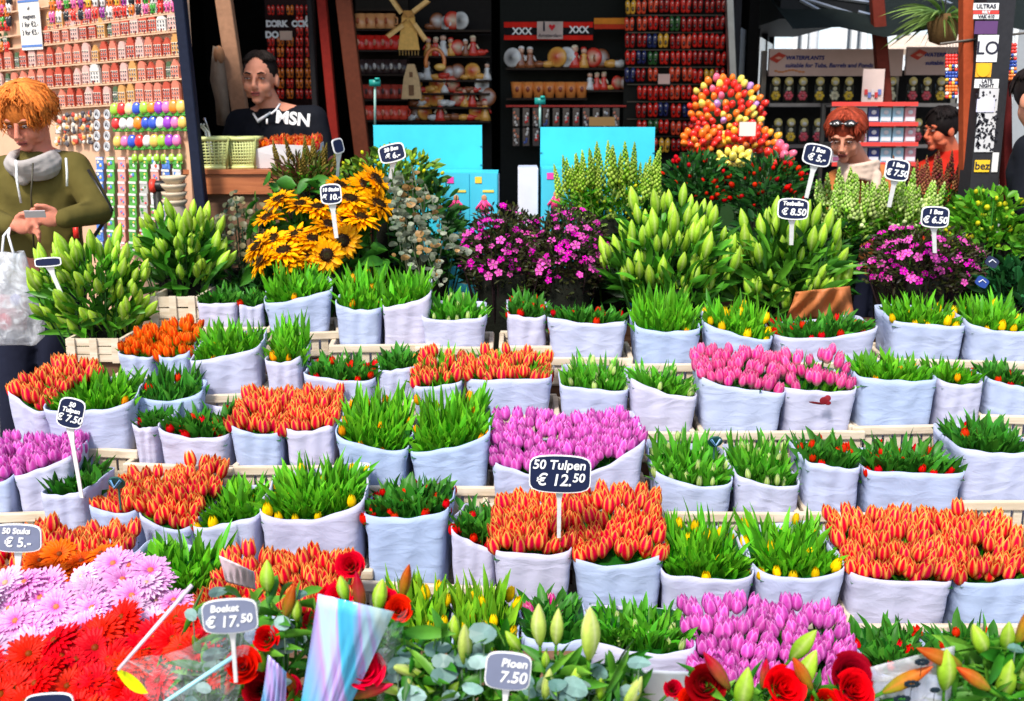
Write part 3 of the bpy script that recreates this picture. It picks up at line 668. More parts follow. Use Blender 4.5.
# sticker covered post
sp_ = thing('sticker_post', (P(985, 100, 4.7)[0], 4.7, 0), 'square post covered in black and white stickers and posters', 'post')
a = P(972, 100, 4.7); b = P(1000, 100, 4.7); wP = b[0] - a[0]
mb = MB(); mb.box(((a[0] + b[0]) / 2, 4.7, 1.25), (wP, .12, 2.5), (.03, .03, .035)); mb.build('shaft', 'paint', sp_)
def sticker(x0, y0, x1, y1, col, txt=None, ts=.03, tm='ink', prot=.063, nm='sticker'):
    p = P(x0, y1, 4.7 - prot); q = P(x1, y0, 4.7 - prot); c = (p + q) / 2
    m2 = MB(); m2.box(c, (q[0] - p[0], .003, q[2] - p[2]), col); st = m2.build(nm, 'card', sp_)
    if txt:
        ls = txt.split('|'); hh = (q[2] - p[2]) / len(ls)
        for i, l in enumerate(ls): text(l, min(ts * .82, hh * 1.1), M[tm], st, c + [0, -.003, (q[2] - p[2]) / 2 - hh * (i + .5)], I3, shear=0, bold=.0006)
    return st
sticker(973, 3, 999, 10, (.75, .75, .75), 'ULTRAS', .028); sticker(973, 10.5, 999, 14, (.7, .06, .05), 'RELY', .02, 'chalk'); sticker(973, 14.5, 999, 19, (.75, .75, .75), 'VAK 410', .022)
sticker(974, 21, 998, 34, (.12, .05, .16)); sticker(976, 35, 999, 62, (.8, .8, .8), 'LO', .09); sticker(975, 63, 992, 77, (.85, .42, .03), nm='round_sticker')
sticker(974, 79, 999, 88, (.8, .8, .8), 'LATE|NIGHT', .03); sticker(974, 88.5, 999, 152, (.62, .62, .64)); sticker(974, 160, 990, 172, (.85, .55, .03), 'bez', .055); sticker(991, 152.5, 999, 172, (.75, .75, .75))
sticker(976, 99, 995, 112, (.66, .66, .85), prot=.067)
m2 = MB()
for i in range(150):
    x = U(976, 997); y = random.gauss(128, 12) if i % 2 else U(92, 150)
    if 90 < y < 150: m2.box(P(x, y, 4.7 - .066), (U(.002, .012), .001, U(.002, .016)), (.03, .03, .04), ry(U(-1, 1)))
m2.build('poster_print', 'paint', sp_)
m2 = MB(); c = P(983.5, 70, 4.7 - .067); m2.lathe([(.028, -.001), (.028, .001)], (.9, .48, .02), 20, rx(math.pi / 2), c); m2.build('round_sticker', 'card', sp_)
# bead strings hanging beside the post
BC = [(.8, .04, .03), (.85, .5, .04), (.03, .08, .4), (.8, .8, .75), (.85, .2, .03), (.02, .02, .03)]
for grp, (xs, y0, y1, lab) in enumerate([((947, 950, 953, 956), 56, 98, 'string of coloured beads left of the orange brown timber upright'), ((1009, 1012, 1015), 45, 82, 'string of coloured beads beside the dark red upright')]):
    for k, x in enumerate(xs):
        mb = MB(); Y = 4.7; y = y0
        mb.tube([P(x, y0 - 12, Y), P(x, y1, Y)], .0012, (.05, .05, .05), 4)
        while y < y1: mb.ball(P(x, y, Y), .0085, BC[(int(y) + k) % 6] if (int((y - y0) / 7)) % 2 else BC[int((y - y0) / 7) % 6], 8, 6); y += 3.4
        tag(mb.build('bead_string', 'gloss', smooth=True, origin=P(x, y0, Y)), lab, 'beads', 'bead strings by the sticker post' if grp == 0 else 'bead strings at the right edge')
# rail from which they hang (fixed to the uprights)
mb = MB(); mb.tube([P(940, 44, 4.72), P(1024, 33, 4.72)], .006, (.2, .18, .15), 6); tag(mb.build('hanging_rail', 'metal', origin=P(985, 40, 4.72)), 'thin metal rail carrying the bead strings', 'rail')
# ---------- magnet wall on the left (oblique board)
YL, YR = 5.6, 4.85
def MW(px, py, off=0.0):     # point on the oblique board plane through (px 0,YL)-(px 183,YR)
    A0 = P(0, 110, YL); B0 = P(183, 110, YR); k = (B0 - A0); n_ = np.array([k[1], -k[0], 0]); n_ /= np.linalg.norm(n_)
    if n_[1] > 0: n_ = -n_
    d = P(px, py, 1.0) - np.array([0, 0, CAMZ]); t = ((A0 + n_ * off) @ n_ - np.array([0, 0, CAMZ]) @ n_) / (d @ n_)
    return np.array([0, 0, CAMZ]) + d * t, n_
A0, nW = MW(0, 110); B0, _ = MW(183, 110); uW = B0 - A0; uW[2] = 0; uW /= np.linalg.norm(uW); RW = np.stack([uW, -nW, [0, 0, 1]], 1)
cW = (MW(-40, 110)[0] + MW(186, 110)[0]) / 2; wW = np.linalg.norm(MW(-40, 110)[0] - MW(186, 110)[0])
ms = thing('magnet_board', (cW[0], cW[1], 0), 'tall cream display board covered with rows of souvenir magnets', 'display board')
mb = MB(); mb.box((cW[0] - nW[0] * .03, cW[1] - nW[1] * .03, 1.3), (wW, .05, 2.6), (.70, .42, .27), RW); mb.build('board', 'card', ms)
SH = [(-12, -34), (14, -14), (38, 12), (50, 31), (71, 56), (92, 79), (112, 101)]    # shelf line: y at px 0, y at px 183
def shy(line, px): return line[0] + (line[1] - line[0]) * px / 183
for ln in SH:
    a = MW(-40, shy(ln, -40), .012)[0]; b = MW(184, shy(ln, 184), .012)[0]; d = (b - a); L_ = np.linalg.norm(d); d /= L_
    R = np.stack([d, -nW, np.cross(d, -nW)], 1)
    m2 = MB(); m2.box((a + b) / 2, (L_, .022, .007), (.66, .42, .27), R); m2.build('shelf', 'card', ms)
HC = [('brick red', (.60, .10, .06)), ('coral', (.80, .24, .16)), ('ochre', (.72, .36, .12)), ('pale pink', (.82, .48, .42)), ('white', (.8, .76, .72)), ('grey', (.4, .38, .38)), ('dark green', (.10, .16, .08))]
def house_mag(ci, var):
    c = np.array(HC[ci][1]) * .8; mb = MB(); rr = random.Random(ci * 7 + var)
    if ci == 4: w_ = .062; hh = .056
    elif ci == 6: w_ = .034; hh = .04
    else: w_ = .050; hh = .05
    g_ = {0: [(0, .012), (.2, .012), (.2, .024), (.5, .024), (.5, .034), (.8, .034)], 1: [(0, 0), (.9, .03)], 2: [(.1, .018), (.4, .03), (.8, .034)]}[var]
    pts = [(-w_ / 2, 0), (w_ / 2, 0), (w_ / 2, hh)] + [(w_ / 2 * (1 - a), hh + b) for a, b in g_] + [(-w_ / 2 * (1 - a), hh + b) for a, b in g_[::-1]] + [(-w_ / 2, hh)]
    o_ = []; 
    for p in pts:
        if not o_ or abs(p[0] - o_[-1][0]) + abs(p[1] - o_[-1][1]) > 1e-5: o_.append(p)
    mb.prism(o_, -.006, .006, c)
    for zz in (.012, .030, .046):
        for x in (-.3, 0, .3):
            mb.box((x * w_, -.0065, zz), (w_ * .15, .002, .011), (.85, .82, .75)); mb.box((x * w_, -.0075, zz), (w_ * .10, .002, .009), (.03, .03, .05))
    mb.box((0, -.0068, .004), (w_, .003, .004), (.8, .5, .3)); mb.box((rr.uniform(-.2, .2) * w_, -.007, .008), (w_ * .14, .003, .014), (.25, .03, .02))
    mb.box((0, -.0068, hh), (w_ * .9, .003, .003), (.85, .75, .6))
    return mb.mesh('house_magnet', 'paint', smooth=False), w_
HM = {(c, v): house_mag(c, v) for c in range(7) for v in range(3)}
ORD = ['top', 'second', 'third', 'fourth', 'fifth', 'sixth', 'seventh']
gables = ['stepped gable', 'pointed gable', 'bell gable']
for li in range(2, 7):
    ln = SH[li]; px = -8
    if li == 2: px = 52
    while px < 183:
        c = random.choices(range(7), [4, 5, 2.4, 3, .6, .6, 1.3])[0]; v = random.randrange(3); me, w_ = HM[(c, v)]
        p, _ = MW(px, shy(ln, px), .016)
        if not (li == 2 and px < 50) and not (li == 3 and 12 < px < 47):
            o = inst('house_magnet', me, None, p + [0, 0, .004], RW, U(.95, 1.12)); tag(o, '%s canal house magnet, %s, %s shelf' % (HC[c][0], gables[v], ORD[li - 2]), 'magnet', 'canal house magnets on the %s shelf down' % ORD[li - 2])
            o['group'] = '%s magnets with a %s on the %s shelf' % (HC[c][0], gables[v], ORD[li - 2])
        px += (w_ + .001) / .0049 * .86
    # the shelf at the left of the price notice
# wooden shoe magnets, two top rows
CC = [('red', (.75, .03, .02)), ('yellow', (.85, .5, .05)), ('green', (.06, .35, .04)), ('pink', (.8, .12, .35)), ('white', (.8, .75, .72)), ('purple', (.35, .03, .3)), ('orange', (.85, .2, .02)), ('black', (.02, .02, .03))]
def shoe_mesh(c, L_=.05):
    mb = MB(); k = L_ / .05
    for s in (-1, 1):
        prof = [(0.0, -.025), (.006, -.024), (.0085, -.018), (.0085, 0), (.0095, .008), (.009, .015), (.005, .022), (.0, .026)]
        mb.lathe([(r * k, z * k) for r, z in prof], c, 10, ry(.08 * s), (s * .0095 * k, 0, 0), cap=False)
        mb.ball((s * .0095 * k, -.0075 * k, -.008 * k), (.005 * k, .003 * k, .009 * k), np.array(c) * .12, 8, 5)
        mb.ball((s * .0095 * k, -.008 * k, .012 * k), (.003 * k, .002 * k, .003 * k), (.8, .7, .6), 6, 4)
    return mb.mesh('wooden_shoe_pair', 'gloss')
SM = [shoe_mesh(c[1]) for c in CC]
for r, (y0, y1, lab) in enumerate([((-2), -16, 'uppermost'), (6, -6, 'upper'), (20, 3, 'lower')]):
    for i in range(26):
        px = 2 + i * 7.2
        if 11 < px < 46 and r > -1: continue
        k = random.randrange(8); p, _ = MW(px, y0 + (y1 - y0) * px / 183 + 2, .02)
        o = inst('shoe_magnet', SM[k], None, p, RW, U(.95, 1.1)); tag(o, '%s shoe pair magnet, %s row above the houses' % (CC[k][0], lab), 'magnet', '%s shoe magnets in the %s row' % (CC[k][0], lab))
for r, y in enumerate((12, 26, 47)):
    for px in (1, 7):
        k = random.choice((0, 3, 6)); p, _ = MW(px, y, .02); o = inst('shoe_magnet', SM[k], None, p, RW, 1.0); tag(o, '%s shoe pair magnet left of the price notice, row %s' % (CC[k][0], ('one', 'two', 'three')[r]), 'magnet', '%s shoe magnets left of the notice row %s' % (CC[k][0], ('one', 'two', 'three')[r]))
# price notice
c = (MW(14, 2, .03)[0] + MW(47, 48, .03)[0]) / 2
nt_ = thing('price_notice', c, 'white paper price notice with blue bands hung on the souvenir board', 'notice')
hN = .23; wN = .165
mb = MB(); mb.box(c, (wN, .003, hN), (.80, .76, .70), RW); mb.build('sheet', 'card', nt_)
for dz in (hN / 2 - .006, -hN / 2 + .018): m2 = MB(); m2.box(c + nW * .0025 + [0, 0, dz], (wN * .98, .002, .011), (.10, .2, .5), RW); m2.build('blue_band', 'card', nt_)
for i, (l, sz) in enumerate([('all', .022), ('magnets', .030), ('1 for €2.-', .034), ('3 for €5.-', .034)]): text(l, sz, M['ink'], nt_, c + nW * .004 + [0, 0, .075 - .037 * i], RW, shear=0)
# tulip head magnets
TC = [('red', (.75, .03, .03)), ('yellow', (.85, .55, .12)), ('blue', (.04, .10, .6)), ('lime', (.35, .65, .05)), ('orange', (.88, .25, .02)), ('violet', (.32, .05, .55)), ('pink', (.85, .2, .45)), ('cream', (.85, .72, .35)), ('white', (.85, .82, .8))]
def tulmag(c):
    mb = MB()
    mb.lathe([(0, -.026), (.012, -.024), (.019, -.015), (.0205, -.002), (.0185, .010), (.014, .021), (.008, .027), (0, .020)], c, 18, None, (0, 0, 0), 3, .13, False)
    for s in (-1, 1): mb.tpl((np.array([[0, -.004, -.036], [s * .018, -.006, -.034], [s * .028, -.004, -.016], [s * .010, -.006, -.026]]), [(0, 1, 2, 3)], np.tile((.05, .35, .03), (4, 1))))
    mb.box((0, -.002, -.034), (.05, .006, .008), (.05, .3, .03)); mb.box((0, -.003, -.03), (.006, .006, .012), (.05, .3, .03)); return mb.mesh('tulip_magnet', 'gloss')
TMm = [tulmag(c[1]) for c in TC]
for r, yy in enumerate((108, 123, 141)):
    x = 115 + r * 1.5; i = 0
    while x < 184:
        k = [3, 0, 7, 2, 3, 4, 5, 6, 4, 1][i] if r == 0 and i < 10 else random.randrange(9); p, _ = MW(x, yy + (6 if r == 0 else 3) * (150 - x) / 70 * .5, .025)
        o = inst('tulip_magnet', TMm[k], None, p, RW, U(.95, 1.08)); tag(o, '%s tulip head magnet in the %s tulip row' % (TC[k][0], ('upper', 'middle', 'lower')[r]), 'magnet', '%s tulip magnets in the %s row' % (TC[k][0], ('upper', 'middle', 'lower')[r]))
        x += 7.4; i += 1
for x in (135, 142, 150, 157, 164, 172, 180):
    p, _ = MW(x, 158, .02); o = inst('tulip_magnet', TMm[3], None, p, RW @ rx(0), .7); tag(o, 'small lime tulip magnet just above the plastic baskets', 'magnet', 'small lime tulip magnets above the baskets')
# round metallic magnets
mb = MB(); mb.lathe([(0, 0), (.022, 0), (.022, -.004), (.019, -.006), (.017, -.0045), (0, -.0045)], [(.55, .55, .57)] * 6, 18, rx(-math.pi / 2) @ I3, (0, 0, 0), cap=False); mb.tube([(-.008, -.006, -.004), (0, -.007, .009), (.009, -.006, -.006)], .0022, (.08, .08, .1), 5)
rm = mb.mesh('round_magnet', 'gloss')
for i in range(8):
    p, _ = MW(97.5 + (i % 2) * 10, 114.5 + (i // 2) * 10.7, .02); o = inst('round_magnet', rm, None, p, RW, 1.05); tag(o, 'round silver letter magnet left of the tulip magnets', 'magnet', 'round silver letter magnets')
# figure magnets between
for r in range(3):
    for i in range(5):
        x = 58 + i * 8; y = 119 + r * 11 - i * .6; p, _ = MW(x, y, .02)
        mb = MB(); cols = [(.75, .35, .1), (.75, .7, .6), (.6, .08, .05), (.1, .09, .1)]
        for q in range(5): mb.ball((U(-.012, .012), 0, U(-.016, .016)), (U(.005, .011), .005, U(.005, .012)), random.choice(cols), 7, 5)
        mb.box((0, .002, 0), (.03, .004, .03), (.6, .5, .4)); o = mb.build('figure_magnet', 'paint', smooth=True); o.scale = (1.5, 1.5, 1.3); o.location = Vector(p.tolist()); o.rotation_euler = Matrix(RW.tolist()).to_euler()
        tag(o, 'small figure magnet number group beside the silver round magnets, %s line' % ('first', 'second', 'third')[r], 'magnet', 'figure magnets in the %s line' % ('first', 'second', 'third')[r]); o['label'] = 'tiny figure magnet left of the silver ones, %s line' % ('first', 'second', 'third')[r]
# postcards / tulip seed packets hanging lower
PC = [('blue', (.08, .2, .6)), ('green', (.10, .42, .06)), ('pink', (.8, .35, .3)), ('grey', (.5, .48, .45)), ('red', (.7, .05, .05)), ('white', (.75, .75, .78))]
def pack(k, v):
    mb = MB(); c = PC[k][1]; mb.box((0, 0, 0), (.052, .004, .056), np.array(c)); mb.box((0, -.003, .020), (.050, .002, .010), (.8, .78, .75))
    rr = random.Random(k * 5 + v)
    for q in range(4): mb.ball((rr.uniform(-.014, .014), -.003, rr.uniform(-.018, .008)), (rr.uniform(.004, .010), .002, rr.uniform(.004, .010)), [(.85, .6, .1), (.8, .05, .05), (.06, .3, .05), (.8, .8, .8), (.1, .25, .6)][rr.randrange(5)], 7, 4)
    return mb.mesh('souvenir_packet', 'gloss', smooth=False)
PM = {(k, v): pack(k, v) for k in range(6) for v in range(2)}
for r in range(9):
    for i in range(8):
        x = 100 + i * 11; y = 163 + r * 12.0; k = [0, 1, 2, 1, 3, 4, 5, 0][i] if i < 4 else random.randrange(6)
        if y > 250: continue
        p, _ = MW(x, y, .02); o = inst('souvenir_packet', PM[(k, random.randrange(2))], None, p, RW, 1.0)
        tag(o, '%s souvenir packet in row %s below the tulip magnets' % (PC[k][0], ['one', 'two', 'three', 'four', 'five', 'six', 'seven', 'eight', 'nine'][r]), 'packet', '%s packets in row %d' % (PC[k][0], r + 1))
# ================================================================== PLANTS IN BUNCHES
def lathe_mesh(name, prof, cols, seg, lobes=0, lobe=0, mat='petal'):
    mb = MB(); mb.lathe(prof, cols, seg, None, (0, 0, 0), lobes, lobe, cap=False); return mb.mesh(name, mat)
def lilybud(L_, r, c0, c1, c2, nm):
    pr = [(0, 0), (.35, .04), (.62, .15), (.92, .32), (1, .48), (.88, .64), (.58, .80), (.28, .92), (0, 1)]
    mb = MB(); seg = 18; a = np.linspace(0, 2 * math.pi, seg, endpoint=False); V = []; C = []
    for rr, z in pr:
        k = 1 + .13 * np.cos(a * 3) + .03 * np.cos(a * 6)
        V.append(np.stack([r * rr * k * np.cos(a), r * rr * k * np.sin(a), np.full(seg, z * L_)], 1))
        base = lerp(c0, c1, min(1, z * 1.15)); C.append(np.array([lerp(base, c2, max(0, math.cos(q * 3 + math.pi)) ** 2 * .7) for q in a]))
    V = np.concatenate(V); n = len(pr)
    mb.add(V, [(i * seg + j, i * seg + (j + 1) % seg, (i + 1) * seg + (j + 1) % seg, (i + 1) * seg + j) for i in range(n - 1) for j in range(seg)], np.concatenate(C))
    mb.tube([(0, 0, -.03), (0, 0, .002)], [.0022, .003], (.08, .25, .03), 5)
    return mb.mesh(nm, 'petal')
LB = [lilybud(L_, r, (.15, .40, .03), (.48, .72, .10), (.66, .78, .28), 'lily_bud') for L_, r in ((.082, .0140), (.096, .0160), (.066, .0120))]
LBY = [lilybud(L_, r, (.30, .50, .05), (.62, .72, .22), (.75, .78, .42), 'lily_bud') for L_, r in ((.092, .0125), (.08, .0105))]
LBR = [lilybud(L_, r, (.25, .40, .04), (.70, .12, .06), (.78, .28, .10), 'lily_bud') for L_, r in ((.085, .0100), (.072, .0085))]
LBP = [lilybud(L_, r, (.3, .25, .05), (.62, .03, .08), (.75, .12, .14), 'lily_bud') for L_, r in ((.09, .0095), (.075, .0085))]
def gerb(R, c0, c1, cc, n=26, nm='gerbera_head', seed=0):
    rr = random.Random(seed); mb = MB()
    for ring, (sc, tilt, nn) in enumerate(((1, .12, n), (.82, .28, n - 2), (.5, .6, n - 6))):
        for k in range(nn):
            a = 2 * math.pi * k / nn + ring * .12 + rr.uniform(-.05, .05); L_ = R * sc * rr.uniform(.9, 1.06); w_ = R * .16 * (1 if ring < 2 else .7); V = []; C = []
            ti = tilt + rr.uniform(-.12, .12)
            for i, (t, wk) in enumerate(((.15, .45), (.5, .95), (.82, 1), (1, .35))):
                r_ = L_ * t; z = math.sin(ti) * r_ - .18 * r_ * t + ring * .0025
                for s_ in (-1, 0, 1):
                    V.append([r_ * math.cos(a) - s_ * w_ * wk * .5 * math.sin(a), r_ * math.sin(a) + s_ * w_ * wk * .5 * math.cos(a), z + abs(s_) * .0012]); C.append(lerp(c0, c1, t ** 1.2) * (1 if s_ else .92))
            mb.add(V, [(i * 3 + j, i * 3 + j + 1, i * 3 + j + 4, i * 3 + j + 3) for i in range(3) for j in range(2)], np.array(C))
    mb.ball((0, 0, .006), (R * .17, R * .17, .006), cc, 12, 5); mb.tube([(0, 0, -.06), (0, 0, 0)], .003, (.12, .3, .05), 5)
    return mb.mesh(nm, 'petal')
GP = [gerb(.048, (.70, .10, .50), (.86, .50, .80), (.75, .25, .12), seed=i) for i in range(2)] + [gerb(.045, (.80, .35, .7), (.88, .66, .85), (.7, .5, .3), seed=5)]
GR = [gerb(.047, (.62, .008, .006), (.84, .016, .010), (.25, .06, .02), seed=i + 9) for i in range(3)]
GO = [gerb(.045, (.6, .05, .01), (.88, .16, .015), (.2, .05, .02), seed=i + 19) for i in range(2)]
def sunf(R, seed):
    rr = random.Random(seed); mb = MB()
    for ring, (sc, tilt, nn) in enumerate(((1, .05, 20), (.86, .3, 18))):
        for k in range(nn):
            a = 2 * math.pi * k / nn + ring * .16 + rr.uniform(-.08, .08); L_ = R * sc * rr.uniform(.88, 1.08); w_ = R * .26; V = []; C = []; ti = tilt + rr.uniform(-.25, .2)
            for t, wk in ((.3, .6), (.55, 1), (.8, .8), (1, .04)):
                r_ = L_ * t; z = math.sin(ti) * r_ - .15 * r_ * t
                for s_ in (-1, 0, 1): V.append([r_ * math.cos(a) - s_ * w_ * wk * .5 * math.sin(a), r_ * math.sin(a) + s_ * w_ * wk * .5 * math.cos(a), z + abs(s_) * .003]); C.append(lerp((.90, .26, .006), (.95, .48, .018), t))
            mb.add(V, [(i * 3 + j, i * 3 + j + 1, i * 3 + j + 4, i * 3 + j + 3) for i in range(3) for j in range(2)], np.array(C))
    mb.lathe([(0, .012), (R * .2, .013), (R * .34, .011), (R * .42, .004), (R * .44, -.006), (0, -.012)], [(.035, .04, .01), (.02, .008, .003), (.012, .004, .002), (.12, .04, .005), (.05, .12, .02), (.05, .15, .02)], 22, cap=False)
    for _ in range(90):
        q = rr.uniform(0, 6.28); r_ = R * .42 * math.sqrt(rr.random()); mb.ball((r_ * math.cos(q), r_ * math.sin(q), .012), .0022, (.03, .012, .004) if r_ < R * .34 else (.2, .08, .01), 5, 3)
    mb.tube([(0, 0, -.10), (0, 0, -.01)], .006, (.1, .3, .04), 6)
    return mb.mesh('sunflower_head', 'petal')
SF = [sunf(.072, 1), sunf(.066, 2)]
def rose(c, seed):
    rr = random.Random(seed); mb = MB(); c = np.array(c)
    for k in range(15):
        q = k / 15; rad = .004 + .022 * q; a = k * 2.4; hh = .042 - .010 * q; V = []; C = []
        for i in range(6):
            v = i / 5
            for j in range(7):
                u_ = j / 6 * 2 - 1; ang = a + u_ * (1.25 - .4 * q)
                R_ = rad * (.45 + .62 * v) + (.006 * q * v ** 3); z = hh * v * (1 - .22 * u_ * u_) - .0035 * q * max(0, v - .8) * 5
                V.append([R_ * math.cos(ang), R_ * math.sin(ang), z]); C.append(c * (.6 + .5 * v))
        mb.add(V, [(i * 7 + j, i * 7 + j + 1, (i + 1) * 7 + j + 1, (i + 1) * 7 + j) for i in range(5) for j in range(6)], np.array(C))
    mb.tube([(0, 0, -.05), (0, 0, .004)], [.003, .006], (.05, .2, .03), 6); return mb.mesh('rose_head', 'petal')
RO = [rose((.70, .010, .018), i) for i in range(3)]; ROD = [rose((.30, .006, .012), i) for i in range(2)]
def spike(L_, r, n, c0, c1, ball=.8, nm='flower_spike', seed=0):
    rr = random.Random(seed); mb = MB(); mb.tube([(0, 0, -.15), (0, 0, L_)], [.003, .0012], lerp(c0, (.1, .3, .03), .6), 5)
    for i in range(n):
        t = i / n; a = i * 2.4; k = (1 - t) ** .7; rad = r * k; s_ = .0095 * (.35 + .65 * k) * ball
        p = (rad * math.cos(a), rad * math.sin(a), L_ * (.02 + .96 * t)); mb.ball(p, (s_, s_, s_ * 1.25), lerp(c0, c1, rr.random()) * rr.uniform(.8, 1.15), 6, 4)
    for i in range(8):
        a = i * 2.4; b = np.array([0, 0, -.03 - i * .012]); mb_t = b + [.05 * math.cos(a), .05 * math.sin(a), .03]; blade(mb, b, mb_t, .013, (0, 0, 0), (.05, .22, .02), (.12, .36, .04), 3)
    return mb.mesh(nm, 'petal')
SPG = [spike(.15, .016, 46, (.20, .42, .04), (.48, .62, .14), seed=i) for i in range(3)]
SPL = [spike(.14, .018, 40, (.25, .5, .06), (.62, .72, .30), 1.0, seed=i + 5) for i in range(2)]
SPR = [spike(.15, .014, 46, (.20, .03, .05), (.42, .22, .10), seed=i + 9) for i in range(2)]
SPG2 = [spike(.13, .013, 40, (.14, .10, .02), (.30, .22, .06), seed=i + 14) for i in range(2)]
def smallfl(c, r=.011, n=5):
    mb = MB(); c = np.array(c)
    for k in range(n):
        a = 2 * math.pi * k / n; mb.add([[0, 0, 0], [r * math.cos(a - .5), r * math.sin(a - .5), .002], [r * 1.25 * math.cos(a), r * 1.25 * math.sin(a), .0], [r * math.cos(a + .5), r * math.sin(a + .5), .002]], [(0, 1, 2, 3)], np.array([c * .6, c, c * 1.1, c]))
    mb.ball((0, 0, .001), .0018, (.7, .6, .3), 5, 3); return mb.mesh('small_flower', 'petal', smooth=False)
MF = [smallfl((.74, .05, .50)), smallfl((.66, .03, .42), .009), smallfl((.85, .16, .55), .013)]
def berry(c, r): mb = MB(); mb.ball((0, 0, 0), (r, r, r * 1.3), c, 8, 5); return mb.mesh('bud', 'petal')
BR = [berry((.62, .025, .02), .010), berry((.5, .015, .015), .008)]; BY = [berry((.62, .60, .06), .008), berry((.35, .5, .06), .007)]; BW = [berry((.68, .76, .40), .008), berry((.55, .7, .25), .0065)]; BO = [berry((.85, .3, .05), .010)]
def disc(mb, c, r, d, col, k=.88):
    R = rotto(d); a = np.linspace(0, 2 * math.pi, 10, endpoint=False); V = np.stack([r * np.cos(a), r * k * np.sin(a) * (1 - .25 * np.cos(a) * (k < .8)), r * .16 * np.cos(2 * a) + r * .08], 1)
    V = np.vstack([V, [[0, 0, 0]]]) @ R.T + c; mb.add(V, [(i, (i + 1) % 10, 10) for i in range(10)], col)
def rdir(up=.3, front=.5):
    while 1:
        v = np.array([U(-1, 1), U(-1, 1), U(-1, 1)]); n = np.linalg.norm(v)
        if .1 < n < 1:
            v /= n; v[2] = v[2] * .8 + up; v[1] -= front * .5; return v / np.linalg.norm(v)
blocks = []
def bush(name, label, cat, x0, y0, x1, y1, Y, dep, leaf, flowers=(), zb=.5, group=None, stemcol=(.006, .007, .004), rmin=.35, shape=None):
    """leaf=(kind,count,length,width,c1,c2,updir); flowers=[(meshes,count,(smin,smax),childname,upness,where)]"""
    c = (P((x0 + x1) / 2, (y0 + y1) / 2, Y)); a = (x1 - x0) / 2 * Y / F; b = (y1 - y0) / 2 * Y / F; dd = dep / 2
    root = thing(name, (c[0], Y, zb), label, cat, group); pts = []
    def pt(rlo=rmin, low=-.75):
        while 1:
            v = np.array([U(-1, 1), U(-1, 1), U(low, 1)]); n = np.linalg.norm(v)
            if rlo < n < 1: return v, c + v * [a, dd, b]
    mb = MB(); kd, cnt, ln, wd, c1, c2, upd = leaf
    for _ in range(cnt):
        v, p = pt(rmin, -1.15 if random.random() < .35 else -.8); d = np.array([v[0], v[1] * .8, upd * .8 + .5 * v[2]]) + np.array([U(-.6, .6), U(-.6, .6), U(-.4, .4)]); d /= np.linalg.norm(d)
        q = U(.55, 1.25); cc = lerp(c1, c2, random.random()) * q
        if kd == 'disc': disc(mb, p, wd * U(.7, 1.2), d * [1, 1, .5] + [0, -.8, .4], cc)
        else:
            L_ = ln * U(.6, 1.15); blade(mb, p - d * L_ * .6, p + d * L_ * .4, wd * U(.7, 1.2), np.array([v[0], v[1], -.6]) * L_ * U(0, .3), cc * .85, cc * 1.1, 3 if ln < .09 else 5)
    mb.build('foliage', 'leaf', root, True)
    mb = MB()
    for _ in range(26):
        v, p = pt(.2); bz = np.array([c[0] + v[0] * a * .35, Y + v[1] * dd * .35, zb + .02]); mb.tube([bz, lerp(bz, p, .55) - [0, 0, .01], p], [.005, .004, .0025], lerp(c1, stemcol, .5), 5)
    k = .42; m_ = c[2] - b * .45
    mb.lathe([(min(a, dd) * .45, zb), (min(a, dd) * .5, zb + .05), (min(a, dd) * .55, (zb + m_) / 2), (min(a, dd) * .6, m_)], stemcol, 14, None, (c[0], Y, 0))
    mb.build('stem_bundle', 'cloth', root, True)
    blocks.append((c[0], Y, zb, a * 1.3, dd * 1.3))
    for (ms_, n_, (s0, s1), nm, upn, low) in flowers:
        for _ in range(n_):
            v, p = pt(.6 if upn >= .85 else .72, low)
            if v[1] > .35: v[1] = -abs(v[1]) * .5; p = c + v * [a, dd, b]
            d = np.array([v[0] * (.8 if upn < .85 else .55), v[1] * .8 - .15, v[2] * .4 + upn]) + np.array([U(-.25, .25), U(-.25, .25), 0]); inst(nm, random.choice(ms_), root, p, rotto(d) @ rz(U(0, 6)), U(s0, s1))
    return root
DK1, DK2 = (.010, .05, .010), (.04, .16, .025)
# --- lilies on the left (in clear sleeves)
bush('lily_bunch', 'big bunch of closed green lily buds in front of the woman in the olive jacket', 'lily bunch', 34, 246, 156, 350, 3.95, .36, ('lance', 300, .11, .024, (.02, .10, .01), (.13, .42, .04), .8), [(LB, 120, (.85, 1.15), 'bud', .9, -.85)], .62, 'bunches of closed lily buds')
bush('lily_bunch', 'dark leaved bunch of closed lily buds behind the small wooden crates', 'lily bunch', 140, 214, 224, 300, 4.25, .32, ('lance', 280, .12, .026, (.02, .09, .01), (.10, .38, .04), .9), [(LB, 64, (.85, 1.15), 'bud', 1.1, -.6)], .68, 'bunches of closed lily buds')
bush('lily_bunch', 'tall bunch of big lily buds in the middle, above the grassy tulips', 'lily bunch', 602, 204, 738, 318, 4.25, .38, ('lance', 300, .13, .026, (.02, .10, .01), (.11, .38, .04), .9), [(LB, 104, (1.0, 1.3), 'bud', 1.7, -.8)], .62, 'bunches of closed lily buds')
bush('lily_bunch', 'bunch of lily buds with long drooping leaves under the eight fifty sign', 'lily bunch', 722, 214, 846, 322, 4.3, .38, ('lance', 300, .15, .028, (.02, .10, .01), (.16, .44, .05), .6), [(LB, 78, (1.0, 1.3), 'bud', 1.5, -.75)], .62, 'bunches of closed lily buds')
